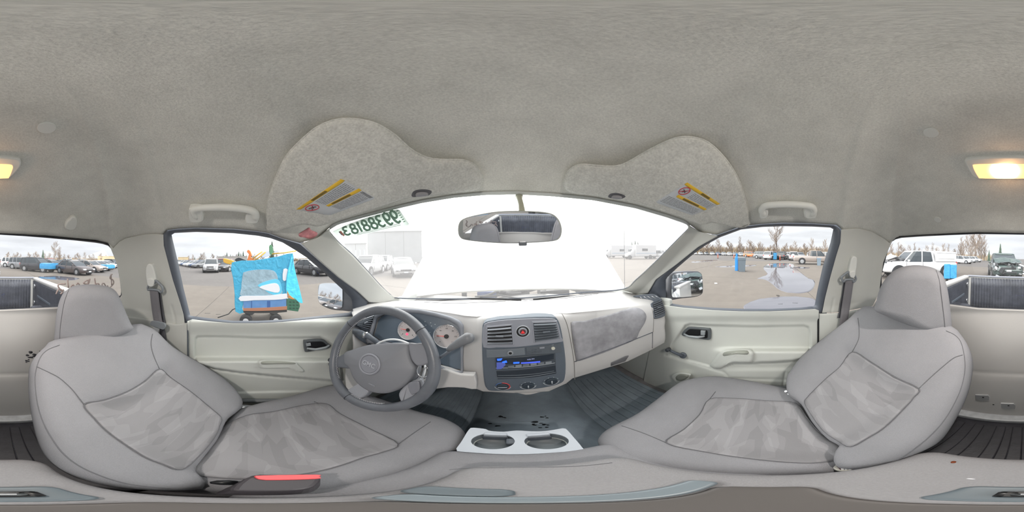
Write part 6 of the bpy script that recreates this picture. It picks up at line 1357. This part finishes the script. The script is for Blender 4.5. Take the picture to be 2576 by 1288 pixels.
for (u, vb, lab) in ((1806, 650, 'orange delineator post, farthest left beyond the passenger window'), (1846, 650, 'red-orange delineator post just left of the blue pole'), (1962, 656, 'orange delineator post in front of the black car')):
    c = G(u, vb); r = empty('traffic_post', tuple(c), lab, 'traffic post'); tube3('post', np.array([c, c+np.array([0, 0, 1.05])]), .07, mat('post_orange', (240, 96, 60), .5), r, 12); tube3('base', np.array([c, c+np.array([0, 0, .06])]), .2, TIRE, r, 12); tube3('reflective_band', np.array([c+np.array([0, 0, .8]), c+np.array([0, 0, .9])]), .075, mat('band_white', (235, 235, 235), .4), r, 12)
# ================================================================ the truck's own body: hood, cowl, bed, mirrors
OWN = paint((232, 230, 226), 'own_white')
tb = empty('raised_hood', (0, 1.2, -.4), 'raised white engine hood of the truck filling the windshield view', 'hood')
HPn = np.array([(0, -math.sin(rad(42)), math.cos(rad(42)))])[0]; yb = 1.0; zb_ = -.225
def hoodpt(s_, t_):    # s across -1..1 , t up the hood
    w_ = .80-.10*t_; x = .02+s_*w_; y = yb+t_*1.15*math.cos(rad(42)); z = zb_+t_*1.15*math.sin(rad(42))
    crown = .035*(1-s_*s_); sag = -.10*(abs(s_)**2.2)*(1-t_)**2; return (x, y+crown*.4-abs(s_)**2*.06, z+crown*.0+sag)
Hh = np.array([[hoodpt(s_, t_) for s_ in np.linspace(-1, 1, 25)] for t_ in np.linspace(0, 1, 14)])
Hn = Hh.copy(); n0 = Hh.shape[0]*Hh.shape[1]
Vh = np.concatenate([Hh.reshape(-1, 3), Hh.reshape(-1, 3)+np.array([0, .018, -.012])]); Fh = gridfaces(14, 25)+[tuple(reversed(f)) for f in gridfaces(14, 25, b=n0)]
obj('hood_panel', Vh, Fh, OWN, tb)
for s_ in (-.9, .9): a = np.array(hoodpt(s_, .02)); tube3('hinge', np.array([a, a+np.array([0, -.02, -.10])]), .012, BLK, tb, 8)
cw = empty('engine_bay', (0, 1.15, -.5), 'dark cowl grille and engine parts showing below the raised hood', 'engine bay')
cwP = np.array([[(x, .97-.30*x*x+.04+i*.09, -.315+.02*math.sin(x*9)*i*.3-(.03 if i == 3 else 0)) for x in np.linspace(-.78, .80, 30)] for i in range(4)]); slab('cowl_panel', cwP, .02, BLK, cw)
slab('bay_floor', np.array([[(x, y, -.62) for x in np.linspace(-.75, .78, 4)] for y in np.linspace(1.9, 1.2, 3)]), .02, GRL, cw)
rr = random.Random(21)
for k in range(12):
    x = rr.uniform(-.45, .7); y = rr.uniform(1.25, 1.5); P = np.array([(x+j*.09, y+rr.uniform(-.04, .04), -.32+rr.uniform(-.02, .035)) for j in range(5)]); tube3('hose', smooth(P, False, 4), rr.uniform(.008, .018), (GRL, DARK, mat('engine_grey', (110, 112, 114), .6))[k % 3], cw, 8)
for (x, y, z, s_, m_) in ((-.21, 1.35, -.34, (.16, .12, .07), mat('battery_blue', (70, 100, 170), .5)), (-.10, 1.33, -.325, (.14, .05, .03), mat('battery_red', (196, 60, 60), .5)), (.02, 1.5, -.34, (.25, .2, .08), mat('engine_grey', (110, 112, 114), .6)), (-.40, 1.3, -.35, (.04, .04, .10), GRL), (.35, 1.4, -.35, (.25, .2, .07), GRL), (.62, 1.25, -.33, (.18, .14, .05), DARK)):
    box('engine_part', (x, y, z), s_, m_, cw, .01)
def wiper(x0, x1, sg):
    w_ = empty('wiper', (x0, .95, -.29), 'black windshield wiper resting at the base of the glass on the %s side' % ('driver' if sg < 0 else 'passenger'), 'wiper')
    P = [np.array((x, .975-.33*x*x, -.285+.012*math.sin((x-x0)/(x1-x0)*math.pi))) for x in np.linspace(x0, x1, 10)]; tube3('blade', np.array(P), .006, BLK, w_, 6); Q = [P[5]+np.array((0, .01, .012)), P[7]+np.array((0, .05, .01)), P[9]+np.array((.03, .07, -.02))]; tube3('wiper_arm', np.array(Q), .006, BLK, w_, 6)
wiper(-.52, .05, -1); wiper(.12, .68, 1)
for nm, sg in (('left', -1), ('right', 1)):
    P = np.array([[(sg*(.72+.05*j)+.03, y, -.36-.04*j*j-.05*(y-1)) for j in range(5)] for y in np.linspace(.9, 2.4, 8)]); o = slab('fender', P, .015, OWN); tag(o, 'white front fender on the %s of the engine bay' % nm, 'fender')
# outer skins of the cab
sk = empty('cab_body', (.03, 0, -1.1), 'white outer body panels of the cab, mirrored in the passenger side mirror', 'body panel')
for sg in (-1, 1):
    for nm_, y0, y1 in (('door_skin', -.28, .86), ('quarter_skin', -.74, -.29)):
        P = np.array([[(.03+sg*(.785-.06*(t-.55)**2*2-(.03 if t > .9 else 0)), y, -1.15+t*.80) for y in np.linspace(y0, y1, 6)] for t in np.linspace(0, 1, 7)]); slab(nm_, P, .01, OWN, sk)
    tube3('outer_handle', np.array([(.03+sg*.80, -.18, -.45), (.03+sg*.815, -.10, -.45), (.03+sg*.80, -.02, -.45)]), .012, BLK, sk, 8)

# cargo bed, turned a touch as the camera sees it
bed = empty('cargo_bed', (.03, -.8, -.85), 'black plastic lined pickup bed with ribbed tailgate behind the rear window', 'truck bed'); LINER = mat('bed_liner', (66, 68, 76), .5, bump=(40, .4, .004), var=[(9, .25), (60, .12)])
ang = rad(4.3); 
def bl(V): V = np.asarray(V, float).reshape(-1, 3); c, s_ = math.cos(ang), math.sin(ang); x = V[:, 0]; y = V[:, 1]; return np.stack([.03+x*c-y*s_, -.78+x*s_+y*c, V[:, 2]], -1)
ang = rad(4.3)
def bbox(nm, c, s_, m_, par=bed, bev=.008): V, F = boxm(c, s_, bev); return obj(nm, bl(V), F, m_, par, False)
bbox('bed_floor', (0, -.88, -.86), (1.42, 1.78, .03), LINER)
ribs = []; xs = np.linspace(-.66, .66, 221); zz = np.linspace(-.83, -.33, 5)
Pt = np.array([[(x, -1.735-.012*(0.5+.5*math.tanh(3*math.sin(x*2*math.pi/.044))), z) for x in xs] for z in zz]); Pt = np.array([bl(r_) for r_ in Pt]); slab('tailgate_liner', Pt, .02, LINER, bed)
bbox('tailgate', (0, -1.80, -.60), (1.46, .06, .56), OWN); bbox('tailgate_cap', (0, -1.78, -.305), (1.46, .09, .02), mat('cap_grey', (128, 130, 138), .4))
for sg in (-1, 1):
    bbox('bed_side', (sg*.75, -.88, -.60), (.05, 1.80, .56), OWN); bbox('side_liner', (sg*.715, -.88, -.60), (.03, 1.76, .50), LINER)
    bbox('side_rail', (sg*.745, -.88, -.315), (.09, 1.82, .03), mat('rail_pale', (214, 210, 206), .4))
    bbox('wheel_well', (sg*.62, -.95, -.74), (.18, .75, .22), LINER, bed, .05)
    bbox('side_groove', (sg*.698, -1.25, -.55), (.012, .5, .03), DARK); bbox('side_groove', (sg*.698, -.7, -.62), (.012, .6, .03), DARK)
    for z in (-.42, -.68):
        c = bl([(sg*.693, -1.62, z)])[0]; n_ = np.array([-sg*math.cos(ang), -sg*math.sin(ang), 0]); tube3('tie_down', np.array([c, c+n_*.012]), .035, CHR, bed, 16)
for i in range(26):
    x = -.62+i*.05; bbox('floor_rib', (x, -1.66, -.835), (.026, .10, .02), DARK, bed, .002)
# exterior side mirrors
def smirror(face, house, x, tgt, lab):
    c = np.mean(face, 0); P0 = dirs(np.array([c[0]]), np.array([c[1]]))[0]; P0 = P0*(x/P0[0]); dcam = -P0/np.linalg.norm(P0); t_ = np.array(tgt, float); t_ /= np.linalg.norm(t_); n = dcam+t_; pl = Plane(tuple(P0), tuple(n))
    r = empty('side_mirror', tuple(P0+np.array([0, .06, -.10])), lab, 'mirror')
    flat('mirror_housing', house, pl, .09, mat('mirror_black', (70, 72, 78), .4), r, .012, -.004, 4)
    flat('mirror_face', face, pl, .003, MIRR, r, 0, .003, 4)
    q = P0+np.array([0, .10, -.05]); s_ = 1 if x > 0 else -1; tube3('mirror_arm', np.array([q, q+np.array([-s_*.12, .02, -.02]), q+np.array([-s_*.24, .05, -.03])]), [.028, .03, .035], mat('mirror_black', (70, 72, 78), .4), r, 12)
smirror([(801, 745), (803, 722), (809, 714), (840, 713), (860, 716), (862, 722), (862, 765), (858, 775), (845, 777), (815, 769), (804, 760)], [(797, 748), (798, 722), (804, 713), (825, 711), (860, 712), (874, 718), (882, 732), (884, 780), (858, 782), (830, 779), (810, 771), (800, 762)], -.88, (-.55, -1, .03), 'black side mirror on the driver door reflecting parked cars')
smirror([(1689, 722), (1690, 700), (1693, 692), (1705, 687), (1745, 685), (1757, 686), (1765, 694), (1767, 728), (1762, 740), (1745, 745), (1700, 748), (1690, 744)], [(1682, 752), (1684, 700), (1690, 688), (1705, 684), (1750, 682), (1763, 685), (1769, 695), (1771, 730), (1766, 742), (1750, 748), (1715, 752), (1690, 756)], .95, (-.04, -1, -.05), 'black side mirror on the passenger door')
# ================================================================ buildings and background vehicles ahead
def bldg(name, u0, u1, r, h, dep, m_, lab, roofm=None, wins=0):
    a = at(u0, r); b = at(u1, r); d = b-a; L_ = np.linalg.norm(d); d /= L_; nrm = np.array([-d[1], d[0], 0]); 
    if np.dot(nrm, a) < 0: nrm = -nrm
    c = (a+b)/2+nrm*dep/2; yaw = math.atan2(d[1], d[0]); Rz = Matrix.Rotation(yaw, 3, 'Z'); root = empty(name, tuple(c), lab, 'building')
    def add(nm, ctr, s_, mm, par=root): V, F = boxm(ctr, s_, .02, None, 1); return obj(nm, np.array([Rz@Vector(v) for v in V])+c, F, mm, par, False)
    side = 1 if (Rz@Vector((0, 1, 0))).dot(Vector(tuple(nrm))) < 0 else -1
    add('walls', (0, 0, h/2), (L_, dep, h), m_); add('roof', (0, 0, h+.1), (L_+.3, dep+.3, .2), roofm or m_)
    for i in range(wins):
        x = -L_/2+L_*(i+.5)/wins; f_ = add('window', (x, side*(dep/2+.02), h*.55), (L_/wins*.35, .08, h*.3), LENS); 
    n_ = max(2, int(L_/4))
    for i in range(1, n_): add('wall_seam', (-L_/2+L_*i/n_, side*(dep/2+.01), h/2), (.06, .04, h*.98), mat('seam_grey', (150, 150, 150), .7))
    return root
WALLG = mat('warehouse_wall', (198, 200, 200), .7, var=[(.5, .04)]); WALLT = mat('tan_wall', (206, 186, 150), .8); 
bldg('warehouse', 925, 1062, 38, 7.3, 30, WALLG, 'large pale warehouse ahead on the driver side')
bldg('office_building', 868, 922, 34, 4.4, 3, mat('office_wall', (214, 216, 216), .7), 'lower pale building with windows left of the warehouse', None, 5)
bldg('shed', 448, 474, 95, 3.2, 10, WALLT, 'small tan building at the far left of the driver window')
bldg('shed', 548, 622, 74, 3.0, 10, mat('shed_wall', (176, 172, 168), .8), 'long low grey building behind the wrapped wagon')
bldg('shed', 246, 292, 88, 3.4, 10, WALLT, 'low tan building at the far right of the rear row')
bldg('shed', 1748, 1800, 110, 3.6, 10, mat('shed_wall', (176, 172, 168), .8), 'long low grey shed beyond the far row of cars')
# motorhome and box trucks
def boxtruck(u, r, yawo, L_, H_, lab, nm='motorhome'):
    p = at(u, r); yaw = face_cam(p, yawo); root = empty(nm, tuple(p), lab, 'truck'); Rz = Matrix.Rotation(yaw, 3, 'Z')
    def add(n_, c, s_, m_, bev=.05): V, F = boxm(c, s_, bev); return obj(n_, np.array([Rz@Vector(v) for v in V])+p, F, m_, root, False)
    add('box_body', (-.8, 0, .55+H_/2), (L_, 2.3, H_), Wh, .15); V, F = loft_sections([bodysec(*s_) for s_ in ((L_/2-.9, 1.0, 2.2, .5), (L_/2-.2, 1.0, 2.1, .45), (L_/2+.3, .98, 1.3, .45), (L_/2+1.0, .9, 1.15, .5), (L_/2+1.1, .7, .95, .6))]); obj('cab', np.array([Rz@Vector(v) for v in V])+p, F, Wh, root)
    add('windshield', (L_/2+.02, 0, 1.75), (.3, 1.7, .6), GLZ, .03)
    for sy in (-1, 1):
        add('side_window', (-.5, sy*1.16, 1.9), (1.2, .05, .5), GLZ, .01); add('side_stripe', (-.8, sy*1.16, 1.2), (L_*.95, .03, .12), mat('stripe_blue', (150, 170, 190), .4), .005)
        for x in (-L_/2*.6-.3, L_/2+.4):
            c = p+np.array(Rz@Vector((x, sy*1.05, .42))); d = np.array(Rz@Vector((0, sy*.15, 0))); tube3('wheel', np.array([c, c+d]), .42, TIRE, root, 16)
boxtruck(1555, 40, -65, 6.2, 2.6, 'white motorhome ahead, left of the thin aerial'); boxtruck(1612, 34, -70, 4.6, 2.4, 'white box van ahead on the passenger side', 'box_van')
put('pickup', 1658, 36, face_cam(at(1658, 36), 60), Wh, 'white pickup ahead near the passenger windshield pillar'); put('suv', 1530, 46, face_cam(at(1530, 46), 40), Gy, 'grey vehicle ahead beside the edge of the raised hood')
ae = empty('aerial', (.72, .92, -.35), 'thin radio aerial on the passenger-side fender', 'aerial'); ap_ = dirs(np.array([1571.5]), np.array([725.]))[0]; ap_ = ap_*(.80/ap_[0]); tube3('mast', np.array([ap_+np.array([0, 0, -.06]), ap_+np.array([0, 0, .45])]), .0022, GRL, ae, 6); ae.location = tuple(ap_+np.array([0, 0, -.08]))
for ch_ in ae.children: ch_.location = -(Vector(ae.location)-Vector((.72, .92, -.35)))
# ================================================================ trees
BARK = mat('bark', (120, 110, 104), .9); TWIG = mat('twigs', (148, 132, 118), .9); NEEDLE = mat('needles', (78, 98, 80), .9, var=[(1.5, .2)]); BUSHM = mat('winter_bush', (158, 142, 120), .95, var=[(.8, .15)])
def bare(seed, h, spread, lv=5, kids=(3, 5)):
    rr = random.Random(seed); segs = []
    def limb(p, d, ln, r, l):
        n = 4; q = p
        for k in range(n):      # a limb bends upward as it goes
            d = d+np.array([rr.uniform(-.16, .16), rr.uniform(-.16, .16), .10]); d /= np.linalg.norm(d); e_ = q+d*ln/n; r1 = r*(1-.8*(k+1)/n)+.002; segs.append((q, e_, r*(1-.8*k/n)+.002, r1)); 
            if l > 0:
                for c in range(2 if l > 1 else kids[0]-1):
                    a = rr.uniform(0, 2*math.pi); nd = d+np.array([math.cos(a), math.sin(a), rr.uniform(-.1, .5)])*rr.uniform(.5, .9)*spread; nd /= np.linalg.norm(nd); limb(e_, nd, ln*rr.uniform(.32, .5), r1*.6, l-1)
            q = e_
    nt_ = 14; p = np.zeros(3)
    for k in range(nt_):
        q = np.array([rr.uniform(-.012, .012)*h, rr.uniform(-.012, .012)*h, h*(k+1)/nt_*.96]); r0 = h*.017*(1-k/nt_)+.01; segs.append((p, q, r0, h*.017*(1-(k+1)/nt_)+.008)); p = q
        if k >= (3 if lv > 4 else 1):
            for c in range(2 if lv > 4 else kids[0]-1):
                a = rr.uniform(0, 2*math.pi); nd = np.array([math.cos(a)*spread, math.sin(a)*spread, rr.uniform(.5, 1.1)]); nd /= np.linalg.norm(nd); limb(q, nd, h*(.40-.28*k/nt_)*rr.uniform(.7, 1.1)*min(1, spread+.15), r0*.5, 2)
    def build(ss):
        V = []; F = []
        for p, q, r0, r1 in ss:
            d = q-p; d = d/np.linalg.norm(d); u = np.cross(d, [0, 1, .3]); u /= np.linalg.norm(u); w_ = np.cross(d, u); b = len(V)
            for c, r in ((p, r0), (q, r1)):
                for k in range(3): t = 2*math.pi*k/3; V.append(tuple(c+max(r, .02)*(math.cos(t)*u+math.sin(t)*w_)))
            for k in range(3): F.append((b+k, b+(k+1) % 3, b+3+(k+1) % 3, b+3+k))
        m_ = bpy.data.meshes.new('tree'); m_.from_pydata(V, [], F); m_.materials.append(BARK); return m_
    thick = [s_ for s_ in segs if s_[2] > h*.006]; thin = [s_ for s_ in segs if s_[2] <= h*.006]
    a = build(thick); b = build(thin); b.materials[0] = TWIG; return a, b
TR = [bare(14, 12, .95, 5, (3, 5)), bare(2, 12, .5, 4, (3, 6)), bare(5, 12, .9, 4, (3, 6)), bare(8, 6, 1.2, 4, (3, 6))]
def tree(k, u, r, sc, lab, group=None, name='bare_tree'):
    p = at(u, r); a, b = TR[k]; o = empty(name, tuple(p), lab, 'tree', group); o.scale = (sc,)*3; o.rotation_euler = (0, 0, (u*7.3) % 6.28)
    for nm, me_ in (('trunk', a), ('branches', b)):
        c = bpy.data.objects.new(nm, me_); COL.objects.link(c); c.parent = o; c['kind'] = 'stuff'
    return o
tree(0, 1953, 58, 1.05, 'tall bare tree beyond the passenger window, mirrored in the puddle')
tree(0, 138, 60, .62, 'left one of two bare trees behind the rear row of cars'); tree(1, 150, 60, .50, 'right one of two bare trees behind the rear row of cars')
tree(1, 1861, 80, .72, 'blurred bare tree standing above the bins'); 
for i, u in enumerate((2436, 2446, 2454, 2463, 2470)): tree(i % 2, u, 62, (.78, .85, .95, .9, .8)[i], 'tall thin bare tree in the clump seen through the rear window', 'tall bare clump through the rear window')
tree(1, 2418, 62, .72, 'single tall thin bare tree left of the tall clump in the rear window')
rr = random.Random(77)
for i in range(26): u = 1765+i*13+rr.uniform(-5, 5); tree(3 if i % 3 else 2, u, rr.uniform(72, 92), rr.uniform(.75, 1.15) if i % 3 else rr.uniform(.42, .62), 'bare winter tree in the thicket beyond the passenger window', 'thicket beyond the passenger window')
for i in range(20): u = 2215+i*14+rr.uniform(-5, 5); tree((1, 3, 2)[i % 3], u, rr.uniform(55, 75), (rr.uniform(.45, .62), rr.uniform(.6, .9), rr.uniform(.4, .55))[i % 3], 'bare winter tree in the thicket through the rear window, passenger side', 'thicket through the rear window')
for i in range(20): u = 18+i*13+rr.uniform(-5, 5); tree((3, 2)[i % 2], u, rr.uniform(75, 95), (rr.uniform(.6, .85), rr.uniform(.28, .4))[i % 2], 'low bare tree behind the rear row of cars', 'low trees behind the rear row')
for i in range(16): u = 470+i*16+rr.uniform(-5, 5); tree((3, 2)[i % 2], u, rr.uniform(90, 110), (rr.uniform(.6, .9), rr.uniform(.3, .45))[i % 2], 'low bare tree on the horizon beyond the driver window', 'low trees beyond the driver window')
# dense far brush behind the trees: uncountable, one object
def brush(u0, u1, r, h, lab, seed):
    rr = random.Random(seed); V = []; F = []
    for i in range(1500):
        u = rr.uniform(u0, u1); p = at(u, r+rr.uniform(-3, 3)); hh = h*rr.uniform(.4, 1.); b = len(V); a = rr.uniform(0, 6.28); w_ = rr.uniform(.25, .7)
        V += [tuple(p+np.array([math.cos(a)*w_, math.sin(a)*w_, 0])), tuple(p-np.array([math.cos(a)*w_, math.sin(a)*w_, 0])), tuple(p+np.array([-math.sin(a)*w_, math.cos(a)*w_, .0])), tuple(p+np.array([rr.uniform(-.4, .4), rr.uniform(-.4, .4), hh]))]; F += [(b, b+1, b+3), (b+1, b+2, b+3), (b+2, b, b+3)]
    o = obj('brush', V, F, BUSHM, None, False); tag(o, lab, 'brush', kind='stuff')
brush(1745, 2110, 98, 5.6, 'dense winter brush behind the trees beyond the passenger window', 1); brush(2205, 2500, 82, 3.4, 'dense winter brush through the rear window, passenger side', 2); brush(10, 300, 105, 3.2, 'dense winter brush behind the rear row of cars', 3); brush(445, 900, 120, 3.2, 'dense winter brush on the horizon beyond the driver window', 4)
def conifer_mesh(seed):
    rr = random.Random(seed); V = []; F = []; H_ = 10
    for l in range(16):
        z0 = .6+l*.58; R0 = (1-l/16.5)*2.0+.15; k = 11; b = len(V); V.append((0, 0, z0+1.0))
        for i in range(k*2): t = math.pi*i/k+rr.uniform(-.1, .1); r_ = R0*(rr.uniform(.8, 1.1) if i % 2 == 0 else rr.uniform(.35, .55)); V.append((r_*math.cos(t), r_*math.sin(t), z0-rr.uniform(.0, .35)*(1 if i % 2 == 0 else -.3)))
        for i in range(k*2): F.append((b, b+1+i, b+1+(i+1) % (k*2)))
    m_ = bpy.data.meshes.new('conifer'); m_.from_pydata(V, [], F); m_.materials.append(NEEDLE)
    t_ = bpy.data.meshes.new('conifer_trunk'); V = [(.15*math.cos(a), .15*math.sin(a), z) for z in (0, 3) for a in (0, 1.57, 3.14, 4.71)]; t_.from_pydata(V, [], gridfaces(2, 4, True)); t_.materials.append(BARK); return m_, t_
CF = [conifer_mesh(i) for i in range(3)]
def conifer(i, u, r, sc, lab, group=None):
    p = at(u, r); o = empty('conifer', tuple(p), lab, 'tree', group); o.scale = (sc,)*3
    for nm, me_ in zip(('foliage', 'trunk'), CF[i % 3]): c = bpy.data.objects.new(nm, me_); COL.objects.link(c); c.parent = o
conifer(0, 685, 62, .84, 'tall dark conifer above the wrapped wagon'); conifer(1, 108, 70, .55, 'single conifer left of the two bare trees'); conifer(2, 2516, 55, .62, 'dark conifer above the wrecked green pickup'); conifer(0, 2488, 58, .42, 'smaller conifer left of the one above the wrecked green pickup')
for i, (u, s_) in enumerate(((562, .40), (571, .56), (580, .46), (592, .40), (601, .60), (606, .52), (612, .62), (620, .42), (632, .5), (490, .34), (502, .3))): conifer(i, u, 88, s_, 'dark conifer on the horizon beyond the driver window', 'conifers on the left horizon')
for i, (u, s_) in enumerate(((1496, .40), (1511, .36), (1523, .3), (1537, .52), (1550, .36), (1562, .44), (1570, .46), (1590, .62), (1598, .68), (1605, .62), (1662, .3), (1675, .3))): conifer(i, u, 75, s_, 'conifer ahead above the motorhome and box van', 'conifers ahead')
# ================================================================ alike neighbours get their place in the row
ORD = 'first second third fourth fifth sixth seventh eighth ninth tenth eleventh twelfth thirteenth fourteenth fifteenth sixteenth seventeenth eighteenth nineteenth twentieth twenty-first twenty-second twenty-third twenty-fourth twenty-fifth twenty-sixth twenty-seventh twenty-eighth'.split()
rows = {}
for o in scene.objects:
    if o.parent is None and o.get('group') and o.get('label'): rows.setdefault((o['group'], o['label']), []).append(o)
for (g_, l_), os_ in rows.items():
    if len(os_) < 2 or len(os_) > len(ORD): continue
    os_.sort(key=lambda o: math.atan2(o.location.x, o.location.y))
    for i, o in enumerate(os_): o['label'] = ORD[i]+' from the left, '+l_
# ================================================================ lift everything so the asphalt is at z = 0
for o in list(scene.objects):
    if o.parent is None: o.location.z += GZ
